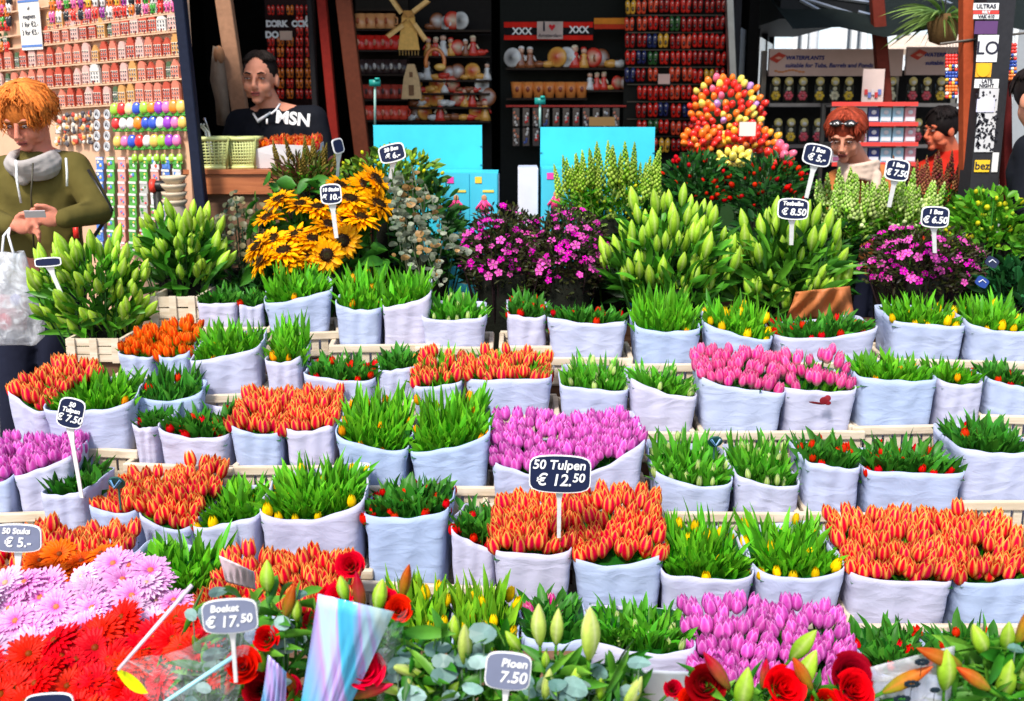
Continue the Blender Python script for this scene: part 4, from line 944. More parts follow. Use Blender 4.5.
# --- sunflowers
sfl = thing('sunflower_bunch', (P(312, 225, 4.3)[0], 4.3, .62), 'bunch of orange yellow sunflowers with dark centres behind the back row of tulips', 'sunflower bunch')
SP_ = [(327, 255, 0), (343, 241, 0), (268, 218, 1), (272, 240, 1), (290, 262, 0), (306, 258, 1), (300, 205, 1), (318, 208, 0), (313, 240, 1), (296, 236, 0), (350, 200, 0), (366, 185, 1), (378, 205, 0), (345, 222, 1), (375, 180, 1), (258, 248, 1), (280, 200, 0), (330, 226, 1), (284, 252, 0), (262, 262, 1), (340, 186, 1), (360, 218, 0)]
mb = MB(); SB = np.array([P(312, 225, 4.3)[0], 4.35, .64])
for i, (x, y, k) in enumerate(SP_):
    Yk = 4.1 + (270 - y) / 90 * .35 + U(-.03, .03); p = P(x, y, Yk)
    d = np.array([(x - 315) / 60 * .9 + U(-.5, .5), -.5, U(.6, 1.7)]) if i not in (0, 1) else np.array([.1, -1, .15])
    inst('sunflower_head', SF[k], sfl, p, rotto(d) @ rz(U(0, 6)), U(1.0, 1.25) if i > 1 else 1.05); d /= np.linalg.norm(d)
    mb.tube([SB + [U(-.04, .04), U(-.04, .04), 0], lerp(SB, p, .6) + [0, .05, 0], p - d * .09], .006, (.06, .2, .03), 5)
for _ in range(190):
    x, y = U(252, 392), U(180, 275); p = P(x, y, 4.25 + (270 - y) / 90 * .3); d = rdir(.1, .3); blade(mb, p, p + d * U(.06, .12), U(.03, .06), (0, 0, -.02), (.03, .14, .02), (.07, .24, .03), 4)
mb.build('foliage', 'leaf', sfl, True)
# --- eucalyptus trailing, discs
eu = thing('eucalyptus_bunch', (P(415, 215, 4.35)[0], 4.5, .62), 'trailing eucalyptus with round pale leaves right of the sunflowers', 'eucalyptus bunch')
mb = MB(); EB = np.array([P(415, 215, 4.45)[0], 4.5, .64])
for (x0, y0, x1, y1, n_) in [(392, 175, 402, 262, 34), (402, 180, 432, 262, 34), (412, 172, 440, 285, 30), (395, 190, 400, 240, 16), (425, 190, 455, 252, 20), (420, 240, 440, 288, 14), (400, 200, 420, 275, 20), (445, 240, 470, 255, 6)]:
    for i in range(n_):
        t = i / n_; x = x0 + (x1 - x0) * t + U(-7, 7); y = y0 + (y1 - y0) * t + U(-3, 3); p = P(x, y, 4.22 - .12 * t + U(-.03, .03))
        disc(mb, p, U(.009, .021), np.array([U(-1.2, 1.2), -1, U(-.9, 1.3)]), lerp((.10, .14, .09), (.42, .44, .33), random.random() ** 1.2) * U(.7, 1.1) if random.random() < .85 else (.34, .20, .08), U(.6, .8))
    mb.tube([EB, P(x0, y0 - 6, 4.3), P((x0 + x1) / 2, (y0 + y1) / 2, 4.22), P(x1, y1, 4.1)], [.005, .003, .002, .001], (.12, .14, .08), 5)
mb.build('leaves', 'leaf', eu, False)
bush('foliage_bunch', 'dark glossy foliage behind the trailing eucalyptus', 'foliage bunch', 388, 172, 470, 290, 4.6, .28, ('lance', 330, .07, .026, DK1, DK2, .4), [], .66, 'bunches of cut foliage')
bush('foliage_bunch', 'dark small leaved eucalyptus between the lilies and the sunflowers', 'foliage bunch', 214, 190, 275, 300, 4.5, .3, ('disc', 330, .05, .013, (.02, .05, .02), (.28, .24, .12), .4), [], .66, 'bunches of cut foliage')
bush('hypericum_bunch', 'green and yellow berried foliage in front of the first blue display card', 'foliage bunch', 335, 146, 447, 215, 4.75, .32, ('lance', 520, .05, .022, (.05, .16, .02), (.22, .36, .05), .7), [(BY, 80, (.8, 1.3), 'berry', .8, -.5)], .7, 'bunches of cut foliage')
bush('leucadendron_bunch', 'dark red and green spiky foliage below the white crate of orange tulips', 'foliage bunch', 268, 150, 348, 205, 4.8, .3, ('lance', 520, .06, .014, (.09, .02, .015), (.12, .2, .03), .9), [(SPG2, 12, (.7, .9), 'spike', 1.2, 0)], .7, 'bunches of cut foliage')
# --- magenta shrubs
for (x0, y0, x1, y1, lab, n_) in [(456, 200, 548, 300, 'dark leaved shrub with small magenta flowers, left of the white display box', 95), (522, 202, 612, 304, 'dark leaved shrub with small magenta flowers, right of the white display box', 95), (856, 222, 988, 300, 'wide shrub thick with magenta flowers under the six fifty sign', 95)]:
    bush('flowering_shrub', lab, 'flowering shrub', x0, y0, x1, y1, 4.35, .34, ('lance', 1500, .028, .010, (.022, .006, .010), (.07, .09, .02), .5), [(MF, n_, (.8, 1.4), 'flower', .5, -.45)], .62, 'magenta flowering shrubs')
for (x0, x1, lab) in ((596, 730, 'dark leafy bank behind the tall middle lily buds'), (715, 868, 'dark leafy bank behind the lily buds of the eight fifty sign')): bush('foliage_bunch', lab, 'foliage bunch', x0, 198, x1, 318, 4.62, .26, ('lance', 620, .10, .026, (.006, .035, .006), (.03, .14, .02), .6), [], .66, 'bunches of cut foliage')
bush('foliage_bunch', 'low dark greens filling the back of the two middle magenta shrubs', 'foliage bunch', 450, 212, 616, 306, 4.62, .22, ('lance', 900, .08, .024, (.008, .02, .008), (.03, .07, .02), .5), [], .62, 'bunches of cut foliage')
# --- spikes, red budded, green spikes
bush('snapdragon_bunch', 'pale green snapdragon spikes in front of the right blue card', 'snapdragon bunch', 556, 172, 668, 235, 4.75, .34, ('lance', 620, .035, .012, (.10, .26, .02), (.40, .52, .12), .7), [(SPG, 38, (.85, 1.15), 'spike', 3.2, .1), (BY, 50, (.7, 1.1), 'bud', .5, -.6)], .7, 'snapdragon bunches')
bush('hypericum_bunch', 'dark leaved bunch with scarlet berries behind the lily buds', 'foliage bunch', 655, 150, 735, 215, 4.9, .34, ('lance', 520, .06, .02, DK1, (.04, .17, .03), .6), [(BR, 40, (.8, 1.3), 'berry', .6, -.5)], .7, 'scarlet berried bunches')
bush('hypericum_bunch', 'dark leaved bunch with scarlet berries around the stake of the five euro sign', 'foliage bunch', 722, 152, 812, 225, 4.85, .34, ('lance', 560, .06, .02, DK1, (.04, .17, .03), .6), [(BR, 48, (.8, 1.3), 'berry', .6, -.5)], .7, 'scarlet berried bunches')
bush('snapdragon_bunch', 'lime green snapdragons with pale bells in front of the kneeling shopper', 'snapdragon bunch', 806, 196, 875, 246, 4.7, .34, ('lance', 560, .035, .012, (.10, .28, .03), (.36, .52, .10), .7), [(SPL, 24, (.8, 1.1), 'spike', 3, .1), (BW, 70, (.8, 1.3), 'bud', .4, -.75)], .7, 'snapdragon bunches')
bush('snapdragon_bunch', 'lime green snapdragons with pale bells left of the six fifty sign', 'snapdragon bunch', 862, 196, 935, 244, 4.72, .34, ('lance', 560, .035, .012, (.10, .28, .03), (.36, .52, .10), .7), [(SPL, 26, (.8, 1.1), 'spike', 3, .1), (BW, 70, (.8, 1.3), 'bud', .4, -.75)], .7, 'snapdragon bunches')
bush('snapdragon_bunch', 'wine red snapdragon spikes at the foot of the sticker covered post', 'snapdragon bunch', 892, 180, 1000, 215, 5.0, .26, ('lance', 500, .04, .012, (.10, .04, .03), (.16, .20, .05), .8), [(SPR, 34, (.8, 1.1), 'spike', 3, .1)], .75, 'snapdragon bunches')
bush('foliage_bunch', 'bright green leafy bunch with yellow buds at the right edge', 'foliage bunch', 940, 186, 1040, 262, 4.5, .34, ('lance', 620, .06, .024, (.05, .26, .02), (.20, .48, .05), .6), [(BY, 60, (.9, 1.5), 'bud', .6, -.6)], .66, 'bunches of cut foliage')
bush('foliage_bunch', 'dark green leafy bunch under the bright bunch at the right edge', 'foliage bunch', 975, 255, 1050, 320, 4.3, .28, ('lance', 260, .10, .03, DK1, (.03, .16, .05), .6), [], .66, 'bunches of cut foliage')
# dark backing greens filling between the bunches
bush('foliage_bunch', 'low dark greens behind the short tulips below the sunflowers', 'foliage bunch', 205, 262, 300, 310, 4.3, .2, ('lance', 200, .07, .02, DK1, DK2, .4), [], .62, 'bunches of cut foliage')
# --- mixed wooden tulips on the rack right of the shoe wall
mt = thing('wooden_tulip_bunch', (P(728, 115, 5.9)[0], 5.9, .7), 'round bunch of mixed coloured wooden tulips beside the shoe rack', 'wooden tulips')
WC = {'red': (.78, .03, .02), 'orange': (.88, .20, .02), 'yellow': (.85, .7, .12), 'violet': (.5, .25, .6), 'pink': (.8, .15, .25), 'amber': (.88, .42, .03)}
def wt(c): mb = MB(); mb.lathe([(0, -.020), (.013, -.017), (.018, -.006), (.0175, .006), (.013, .018), (.007, .024), (0, .021)], c, 12, None, (0, 0, 0), 3, .1, False); return mb.mesh('wooden_tulip', 'gloss')
WTM = {k: wt(c) for k, c in WC.items()}
def clump(root, cx_, cy_, rx_, ry_, Y, n_, kinds, sc=1.0, dep=.2):
    k_ = 0; pts = []; tries = 0
    while k_ < n_ and tries < 4000:
        tries += 1; x, y = U(-1, 1), U(-1, 1)
        if x * x + y * y > 1 or any((x - p[0]) ** 2 * rx_ ** 2 + (y - p[1]) ** 2 * ry_ ** 2 < (5.4 * sc) ** 2 for p in pts): continue
        pts.append((x, y)); p = P(cx_ + x * rx_, cy_ + y * ry_, Y - dep * math.sqrt(max(0, 1 - x * x - y * y)))
        inst('bloom', WTM[random.choice(kinds)], root, p, rotto((x * .8, -.6, -y * .6 + .5)), sc * U(.9, 1.15)); k_ += 1
    return pts
clump(mt, 728, 112, 38, 36, 5.9, 95, ['red'] * 6 + ['orange'] * 4 + ['yellow'] * 3 + ['violet', 'pink', 'amber'], 1.0, .16)
mb = MB(); cM = P(728, 116, 5.98); mb.ball(cM, (.17, .10, .16), (.02, .06, .02), 14, 8); mb.tube([(cM[0], 5.95, .7), cM], [.05, .06], (.03, .08, .02), 8); mb.build('stem_bundle', 'leaf', mt, True)
for (cx_, kinds, lab, x0, x1) in [(702, ['orange', 'orange', 'red'], 'row of orange wooden tulips under the shoe rack', 682, 722), (748, ['orange', 'red', 'amber'], 'row of orange and amber wooden tulips under the mixed bunch', 722, 780)]:
    t_ = thing('wooden_tulip_row', (P(cx_, 140, 5.7)[0], 5.7, .7), lab, 'wooden tulips', 'rows of wooden tulips'); clump(t_, (x0 + x1) / 2, 140, (x1 - x0) / 2, 11, 5.7, 36, kinds, 1.0, .06)
    a = P(x0, 155, 5.75); b = P(x1, 155, 5.75); mb = MB(); mb.box(((a[0] + b[0]) / 2, 5.78, (a[2] + .7) / 2 + .0), (b[0] - a[0], .1, a[2] - .7 + .02), (.02, .05, .015)); mb.build('box', 'card', t_)
t_ = thing('wooden_tulip_row', (P(735, 160, 5.4)[0], 5.4, .7), 'clump of lime yellow wooden tulips in front of the amber ones', 'wooden tulips', 'rows of wooden tulips'); clump(t_, 736, 158, 19, 8, 5.3, 26, ['yellow'], .95, .05)
mb = MB(); a = P(736, 166, 5.35); mb.box((a[0], 5.37, (a[2] + .7) / 2), (.17, .08, a[2] - .7), (.02, .06, .015)); mb.build('box', 'card', t_)
t_ = thing('wooden_tulip_row', (P(777, 155, 5.3)[0], 5.3, .7), 'few coral pink wooden tulips left of the five euro sign', 'wooden tulips', 'rows of wooden tulips'); clump(t_, 780, 154, 14, 9, 5.3, 12, ['pink', 'red'], 1.1, .05)
mb = MB(); a = P(780, 164, 5.35); mb.box((a[0], 5.37, (a[2] + .7) / 2), (.12, .08, a[2] - .7), (.02, .06, .015)); mb.build('box', 'card', t_)
# ================================================================== FOREGROUND
fs = MB(); fs.box((-.5, 1.95, .19), (1.3, .75, .38)); fs.box((.78, 1.78, .17), (1.2, .45, .34)); fs.box((.16, 1.8, .165), (.03, .4, .33))
tag(fs.build('front_bench', 'stand'), 'low brown wooden bench carrying the gerberas and bouquets in front', 'bench')
def flowerbed(name, label, cat, pts, meshes, child, Y0, y_ref0, Y1, y_ref1, sc, leafc=((.04, .2, .02), (.1, .35, .04)), zb=.382, up=.9, nleaf=60, group=None):
    xs = [p[0] for p in pts]; ys = [p[1] for p in pts]
    yo = lambda y: Y0 + (Y1 - Y0) * (y_ref0 - y) / (y_ref0 - y_ref1)
    cx_, cy_ = sum(xs) / len(xs), sum(ys) / len(ys); c = P(cx_, cy_, yo(cy_)); root = thing(name, (c[0], c[1], zb), label, cat, group)
    mb = MB()
    for (x, y) in pts:
        p = P(x, y, yo(y)); d = np.array([(x - cx_) / 400 + U(-.5, .5), -.55 + U(-.45, .4), up]); p = p + [0, 0, U(-.016, .016)]; inst(child, random.choice(meshes), root, p, rotto(d) @ rz(U(0, 6)), sc * U(.9, 1.12))
        b = np.array([c[0] + (p[0] - c[0]) * .45, c[1] + (p[1] - c[1]) * .45, zb]); mb.tube([b, lerp(b, p, .6), p - [0, -.01, .03]], .003, leafc[0], 5)
    for _ in range(nleaf):
        x, y = random.choice(pts); p = P(x + U(-12, 12), y + U(0, 16), yo(y)) - [0, 0, .02]; d = rdir(.5, .4); blade(mb, p - d * .05, p + d * U(.02, .05), U(.012, .02), (0, 0, -.01), leafc[0], leafc[1], 4)
    mb.build('foliage', 'leaf', root, True); return root
def scatter(poly, step, jit=.35):
    out = []; xs = [p[0] for p in poly]; ys = [p[1] for p in poly]; y = min(ys); r = 0
    def inside(x, y):
        c = False; j = len(poly) - 1
        for i in range(len(poly)):
            xi, yi = poly[i]; xj, yj = poly[j]
            if (yi > y) != (yj > y) and x < (xj - xi) * (y - yi) / (yj - yi) + xi: c = not c
            j = i
        return c
    while y <= max(ys):
        x = min(xs) + (step / 2 if r % 2 else 0)
        while x <= max(xs):
            q = (x + U(-jit, jit) * step, y + U(-jit, jit) * step * .6)
            if inside(*q): out.append(q)
            x += step
        y += step * .62; r += 1
    return out
flowerbed('gerbera_bunch', 'orange gerberas above the pale pink ones at the left', 'gerbera bunch', scatter([(28, 548), (110, 540), (110, 560), (85, 575), (25, 580)], 24), GO, 'gerbera_head', 2.15, 620, 2.35, 540, .95, group='gerbera bunches')
flowerbed('gerbera_bunch', 'big mass of pale pink gerberas in the lower left', 'gerbera bunch', scatter([(-20, 585), (60, 574), (110, 558), (168, 566), (192, 600), (165, 625), (60, 655), (-20, 660)], 23), GP, 'gerbera_head', 1.95, 660, 2.2, 545, .93, group='gerbera bunches')
flowerbed('gerbera_bunch', 'big mass of scarlet gerberas in the bottom left corner', 'gerbera bunch', scatter([(-20, 668), (40, 655), (110, 620), (180, 622), (200, 640), (190, 668), (130, 685), (140, 730), (-20, 730)], 23), GR, 'gerbera_head', 1.78, 720, 2.0, 620, .95, group='gerbera bunches')
flowerbed('gerbera_bunch', 'few red gerberas behind the seventeen fifty sign', 'gerbera bunch', [(172, 632), (190, 622), (200, 640), (182, 650), (212, 628), (195, 660), (176, 612)], GR, 'gerbera_head', 1.85, 660, 1.95, 600, .85, group='gerbera bunches', nleaf=30)
# mixed bouquets
def bouquet(label, cx_, Y, items, green=60, discs=20, zb=.345, x0=None, x1=None, y0=None, y1=None, sleeve=None):
    c = P(cx_, 700, Y); root = thing('mixed_bouquet', (c[0], Y + .05, zb), label, 'bouquet', 'mixed bouquets in the foreground'); base = np.array([c[0], Y + .05, zb])
    mb = MB()
    for it in items:
        k, x, y = it[:3]; ang = it[3] if len(it) > 3 else 0; sc = it[4] if len(it) > 4 else 1; dy = it[5] if len(it) > 5 else 0
        p = P(x, y, Y + dy); d = np.array([math.sin(math.radians(ang)), -.28, math.cos(math.radians(ang))])
        src, nm = {'rose': (RO, 'rose'), 'darkrose': (ROD, 'rose'), 'bud': (LBY, 'lily_bud'), 'gbud': (LB, 'lily_bud'), 'rbud': (LBR, 'lily_bud'), 'pbud': (LBP, 'lily_bud'), 'peach': (TM['pink'], 'tulip'), 'ger': (GR, 'gerbera_head')}[k]
        me = random.choice(src)
        if k in ('rose', 'darkrose'): d = np.array([math.sin(math.radians(ang)), -.9, .7])
        inst(nm, me, root, p, rotto(d) @ rz(U(0, 6)), sc)
        mb.tube([base + [U(-.02, .02), U(-.02, .02), 0], lerp(base, p, .6) + [0, .03, 0], p - d / np.linalg.norm(d) * .02], .003, (.06, .22, .03), 5)
    for _ in range(int(green * 2.3)):
        x, y = U(x0, x1), y0 + (y1 - y0) * random.random() ** .7; p = P(x, y, Y + U(-.02, .09)); d = rdir(.8, .1); L_ = U(.05, .11); blade(mb, p - d * L_ * .5, p + d * L_ * .5, U(.013, .026), np.array([d[0], d[1], -.4]) * .02, lerp((.01, .07, .01), (.04, .22, .02), random.random()), lerp((.03, .2, .02), (.24, .52, .07), random.random() ** 1.4), 5)
    mb.build('foliage', 'leaf', root, True)
    if discs:
        mb = MB()
        for _ in range(int(discs * .75)):
            x, y = U(x0, x1), U(y0 + 6, y1); p = P(x, y, Y - .01 + U(-.03, .05)); disc(mb, p, U(.013, .027), np.array([U(-.8, .8), -1, U(-.2, 1.2)]), lerp((.12, .27, .24), (.38, .54, .52), random.random()) * U(.6, 1.1), U(.5, .72))
            mb.tube([p + [0, .004, -.06], p + [0, .003, 0]], .0012, (.2, .3, .2), 4)
        mb.build('eucalyptus', 'leaf', root, False)
    if sleeve:
        (sx0, sy0), (sx1, sy1), (bx, by), rad = sleeve
        mb = MB(); a = P(sx0, sy0, Y - .05); b = P(sx1, sy1, Y - .05); f_ = P(bx, by, Y - .02); V = []; n_ = 14; C = []
        for i in range(n_ + 1):
            t = i / n_; p = lerp(a, b, t) + [0, -.05 * math.sin(math.pi * t), .006 * math.sin(9 * t)]
            for j in range(7): q = j / 6; V.append(lerp(f_ + (p - lerp(a, b, .5)) * .12, p, q) + [0, .004 * math.sin(i * 2.3 + j), 0])
        mb.add(V, [(i * 7 + j, i * 7 + j + 1, (i + 1) * 7 + j + 1, (i + 1) * 7 + j) for i in range(n_) for j in range(6)], (.8, .85, .9)); mb.build('clear_sleeve', 'film', root, True)
    return root
bouquet('bouquet of red roses and lily buds in a clear sleeve under the seventeen fifty sign', 270, 1.78, [('rose', 243, 668, 10, 1.1, -.03), ('rose', 268, 640, 0, .8), ('rose', 352, 568, 0, .9, .08), ('rose', 330, 600, 0, .8, .05), ('gbud', 268, 592, 5, .9), ('rbud', 285, 618, 18, 1.2), ('gbud', 297, 622, 6, .8), ('pbud', 225, 695, 30, 1), ('rose', 290, 690, 0, .8), ('rbud', 300, 700, -20, 1), ('darkrose', 262, 690, 0, 1), ('ger', 218, 680, 0, .5), ('gbud', 262, 672, 0, .8), ('rose', 315, 625, 0, .8, .04)], 60, 46, x0=190, x1=330, y0=585, y1=720, sleeve=((118, 665), (262, 600), (215, 760), 1))
bouquet('bouquet of crimson roses and pointed buds around the iridescent paper cone', 365, 1.76, [('rose', 362, 672, 15, 1.25, -.05), ('pbud', 363, 612, -4, 1.25), ('gbud', 347, 602, -8, .9), ('rose', 398, 612, 8, .85), ('pbud', 352, 698, 62, 1.2, -.05), ('gbud', 378, 612, 10, .8), ('rbud', 402, 600, 12, 1.0, .04), ('rose', 388, 600, 0, .7, .03), ('rose', 340, 600, 0, .9, .05)], 40, 12, x0=325, x1=405, y0=605, y1=720, sleeve=((372, 610), (408, 610), (380, 720), 1))
bouquet('bouquet of lime green lily buds and grey eucalyptus left of the seven fifty sign', 450, 1.72, [('bud', 464, 664, 2, 1.0), ('bud', 425, 676, -62, .95), ('bud', 405, 695, -55, .95), ('bud', 418, 712, -10, .9), ('gbud', 436, 690, -80, .7), ('gbud', 478, 640, 40, .6), ('gbud', 445, 700, 30, .8), ('gbud', 455, 640, 0, .6)], 70, 38, x0=385, x1=505, y0=625, y1=720)
bouquet('bouquet of tall pale lily buds and eucalyptus right of the seven fifty sign', 575, 1.72, [('bud', 540, 646, -2, 1.05), ('bud', 556, 645, 2, 1.05), ('bud', 589, 660, -1, 1.3, -.03), ('gbud', 545, 668, 0, .6), ('bud', 545, 705, 5, 1.1), ('gbud', 575, 700, 0, .8), ('bud', 560, 718, 0, .9), ('gbud', 520, 650, -30, .8), ('bud', 622, 712, 20, 1), ('gbud', 600, 700, 0, .8), ('rose', 672, 690, 0, .6, .03)], 110, 50, x0=515, x1=640, y0=656, y1=735)
bouquet('bouquet of dark red roses and pointed crimson buds below the purple tulips', 735, 1.72, [('darkrose', 705, 686, -10, 1.2), ('pbud', 730, 690, -32, 1.2, -.03), ('gbud', 740, 708, 3, 1.0, -.04), ('rose', 778, 690, 10, 1.3, -.02), ('pbud', 762, 690, 0, 1.0), ('pbud', 712, 705, -25, .9), ('gbud', 790, 660, 28, 1.0, .02), ('rose', 690, 705, 0, .9)], 40, 0, x0=690, x1=790, y0=680, y1=725)
bouquet('bouquet of deep red roses with striped buds beside the printed plastic sheet', 845, 1.72, [('darkrose', 846, 678, 0, 1.3), ('rose', 848, 692, 8, 1.2, -.03), ('rbud', 812, 690, -30, 1.25, -.03), ('rbud', 882, 693, 48, 1.2, -.03), ('rose', 822, 705, 0, .9), ('gbud', 800, 690, 10, 1)], 40, 0, x0=800, x1=885, y0=690, y1=725)
bouquet('bouquet of striped red and green lily buds at the lower right corner', 985, 1.72, [('rbud', 962, 666, -62, 1.3, -.03), ('rbud', 990, 690, -52, 1.35, -.05), ('gbud', 944, 690, -8, 1.0, -.03), ('rbud', 1015, 645, 12, 1.3), ('gbud', 1005, 650, -6, 1), ('gbud', 985, 655, -28, 1), ('gbud', 1018, 690, 10, 1.1), ('gbud', 1000, 700, 0, 1)], 70, 4, x0=950, x1=1040, y0=640, y1=725)
# iridescent cone
def iris():
    m, t, b = newmat('iridescent_film'); N = t.nodes; L = t.links
    tc = N.new('ShaderNodeTexCoord'); mp = N.new('ShaderNodeMapping'); mp.inputs['Rotation'].default_value = (0, .55, 0); mp.inputs['Scale'].default_value = (8, 1.5, .5); nz = N.new('ShaderNodeTexNoise'); nz.inputs['Scale'].default_value = 1.6; nz.inputs['Distortion'].default_value = .8
    cr = N.new('ShaderNodeValToRGB'); e = cr.color_ramp.elements; e[0].position = .30; e[0].color = (.03, .34, .62, 1); e[1].position = .72; e[1].color = (.80, .85, .88, 1)
    for p_, c_ in ((.40, (.08, .50, .75, 1)), (.47, (.5, .30, .72, 1)), (.52, (.42, .68, .85, 1)), (.60, (.62, .80, .76, 1))): x = e.new(p_); x.color = c_
    L.new(tc.outputs['Object'], mp.inputs[0]); L.new(mp.outputs[0], nz.inputs['Vector']); L.new(nz.outputs['Fac'], cr.inputs[0]); L.new(cr.outputs[0], b.inputs['Base Color'])
    b.inputs['Roughness'].default_value = .25; b.inputs['Coat Weight'].default_value = .3; bp = N.new('ShaderNodeBump'); bp.inputs['Strength'].default_value = .15; bp.inputs['Distance'].default_value = .01; L.new(nz.outputs['Fac'], bp.inputs['Height']); L.new(bp.outputs[0], b.inputs['Normal']); return m
M['iris'] = iris()
def foldsheet(name, label, cat, poly, Y, depth, mat, col=(.8, .8, .8), zb=.345, ridge=5, amp=.006):
    """folded sheet through picture corners tl,tr,br,bl, pushed in and out by folds, with its own thickness"""
    tl, tr, br, bl = poly; n_, m_ = 16, 12; V = []
    for i in range(n_ + 1):
        s_ = i / n_
        for j in range(m_ + 1):
            t = j / m_; x = (tl[0] * (1 - s_) + tr[0] * s_) * (1 - t) + (bl[0] * (1 - s_) + br[0] * s_) * t; y = (tl[1] * (1 - s_) + tr[1] * s_) * (1 - t) + (bl[1] * (1 - s_) + br[1] * s_) * t
            V.append(P(x, y, Y - depth * math.sin(math.pi * s_) * (1 - .5 * t) + amp * math.sin(s_ * ridge * 6.28 + t * 3) * math.cos(t * 4 + s_ * 2) + .03 * t))
    mb = MB(); mb.add(V, [(i * (m_ + 1) + j, i * (m_ + 1) + j + 1, (i + 1) * (m_ + 1) + j + 1, (i + 1) * (m_ + 1) + j) for i in range(n_) for j in range(m_)], col)
    c = np.mean(V, 0); o = mb.build(name, mat, None, True, origin=(c[0], c[1], min(v[2] for v in V))); s2 = o.modifiers.new('thick', 'SOLIDIFY'); s2.thickness = .0012
    return tag(o, label, cat)
foldsheet('wrapping_cone', 'iridescent blue and white paper cone standing between two rose bouquets', 'wrapping', [(318, 594), (394, 612), (325, 760), (292, 760)], 1.66, .04, 'iris')
foldsheet('wrapping_corner', 'small white and pale blue paper corner left of the paper cone', 'wrapping', [(268, 655), (286, 672), (284, 730), (258, 730)], 1.64, .015, 'iris')
foldsheet('wrapping_corner', 'white crumpled wrap in front of the orange tulips above the seventeen fifty sign', 'wrapping', [(219, 556), (254, 572), (256, 590), (226, 582)], 2.0, .03, 'card', (.84, .72, .78))
foldsheet('wrapping_corner', 'pale translucent paper edge under the white budded tulips in front', 'wrapping', [(560, 668), (690, 672), (700, 712), (590, 700)], 1.86, .05, 'card', (.66, .70, .78))
# printed plastic sheet
ps = foldsheet('printed_sheet', 'clear plastic sheet printed with black flowers beside the deep red roses', 'plastic sheet', [(868, 668), (955, 646), (948, 730), (880, 730)], 1.70, .03, 'milky', (.70, .72, .80))
mb = MB()
for (x, y, r) in [(922, 662, 7), (912, 684, 8), (902, 699, 9), (935, 690, 4)]:
    for k in range(9): a = k * .7; mb.ball(P(x + r * .75 * math.cos(a), y + r * .28 * math.sin(a), 1.655), (.0045, .0012, .0035), (.01, .02, .03), 7, 4)
    mb.tube([P(x, y, 1.655), P(x - 2, y + 14, 1.66)], .0006, (.01, .02, .03), 4)
o = mb.build('printed_flowers', 'paint', ps, True)
# cellophane edge and turquoise band, drawn as thin tubes
def rod(p, q, r, col, label, mat='plastic'):
    mb = MB(); mb.tube([p, q], [r, r * .8], col, 8); o = mb.build('rod', mat, None, True, origin=q if q[2] < p[2] else p); tag(o, label, 'rod')
rod(P(192, 585, 1.72), P(118, 670, 1.64), .0038, (.78, .62, .72), 'pale pink cellophane edge slanting over the red gerberas')
rod(P(236, 655, 1.68), P(150, 712, 1.62), .0042, (.35, .68, .75), 'pale turquoise band slanting under the seventeen fifty sign')
mb = MB(); blade(mb, P(118, 671, 1.66), P(148, 693, 1.62), .026, (0, 0, 0), (.55, .62, .02), (.75, .78, .04), 6, .1, (0, -1, 0)); o = mb.build('fallen_leaf', 'leaf', None, True, origin=P(133, 682, 1.64)); tag(o, 'bright yellow green leaf lying over the scarlet gerberas', 'leaf')
# ================================================================== PRICE SIGNS
def sign(name_, px, py, wpx, hpx, Y, tilt, lines, stake, label, slate='slate', yaw=0, pitch=-.12, shape='barrel'):
    c = P(px, py, Y); w_, h_ = wpx * Y / F, hpx * Y / F; ft = P(stake[0], stake[1], Y + .03)
    foot = ft - np.array([0, 0, .05]); root = thing('price_sign', (foot[0], foot[1], foot[2]), label, 'price sign', 'slate price signs on white stakes')
    R = rz(yaw) @ ry(math.radians(tilt)) @ rx(pitch)
    mb = MB(); mb.prism(label_shape(w_, h_), -.0015, .0025, (.84, .84, .84), R, c); o = mb.build('plate', 'plastic', root)
    mb = MB(); mb.prism(label_shape(w_ - .0045 * Y / 2, h_ - .0045 * Y / 2), -.003, -.0008, (.02, .03, .08), R, c); mb.build('slate_panel', M[slate], root)
    up_ = R @ np.array([0, 0, 1.]); a = c - up_ * h_ * .42 + R @ np.array([0, .004, 0]); mb = MB()
    ww = .0065 * Y / 2.5; sx = R @ np.array([1., 0, 0]); V = []
    for p_, k in ((foot, .7), (lerp(foot, a, .75), .8), (a, 1.7)):
        for dx, dy in ((-ww * k, 0), (ww * k, 0), (ww * k, .004), (-ww * k, .004)): V.append(p_ + sx * dx + np.array([0, dy, 0]))
    mb.add(V, [(i * 4 + j, i * 4 + (j + 1) % 4, (i + 1) * 4 + (j + 1) % 4, (i + 1) * 4 + j) for i in range(2) for j in range(4)] + [(3, 2, 1, 0), (8, 9, 10, 11)], (.84, .84, .84)); mb.build('stake', 'plastic', root)
    for (t_, sx_, sz_, dx, dz) in lines:
        text(t_, sz_ * h_, M['chalk'], root, c + R @ np.array([dx * w_, -.0042, dz * h_]), R, bold=.0006 * Y / 2.5)
    return root
sign('s', 560, 474, 65, 38, 2.62, 2, [('50 Tulpen', 0, .36, -.02, .25), ('€ 12.', 0, .46, -.10, -.18), ('50', 0, .34, .30, -.10)], (559, 520), 'slate sign reading 50 Tulpen for 12.50 above the flaming tulips')
sign('s', 71, 413, 27, 30, 2.85, 14, [('50', 0, .22, 0, .30), ('Tulpen', 0, .22, 0, .10), ('€ 7.50', 0, .34, 0, -.2)], (80, 481), 'small tilted slate sign in front of the yellow and green tulips at left')
sign('s', 17, 538, 52, 29, 2.2, 1, [('50 Stuks', 0, .30, .0, .27), ('€ 5.-', 0, .50, .02, -.16)], (14, 606), 'faded slate sign reading five euros at the left edge above the gerberas', 'slate2')
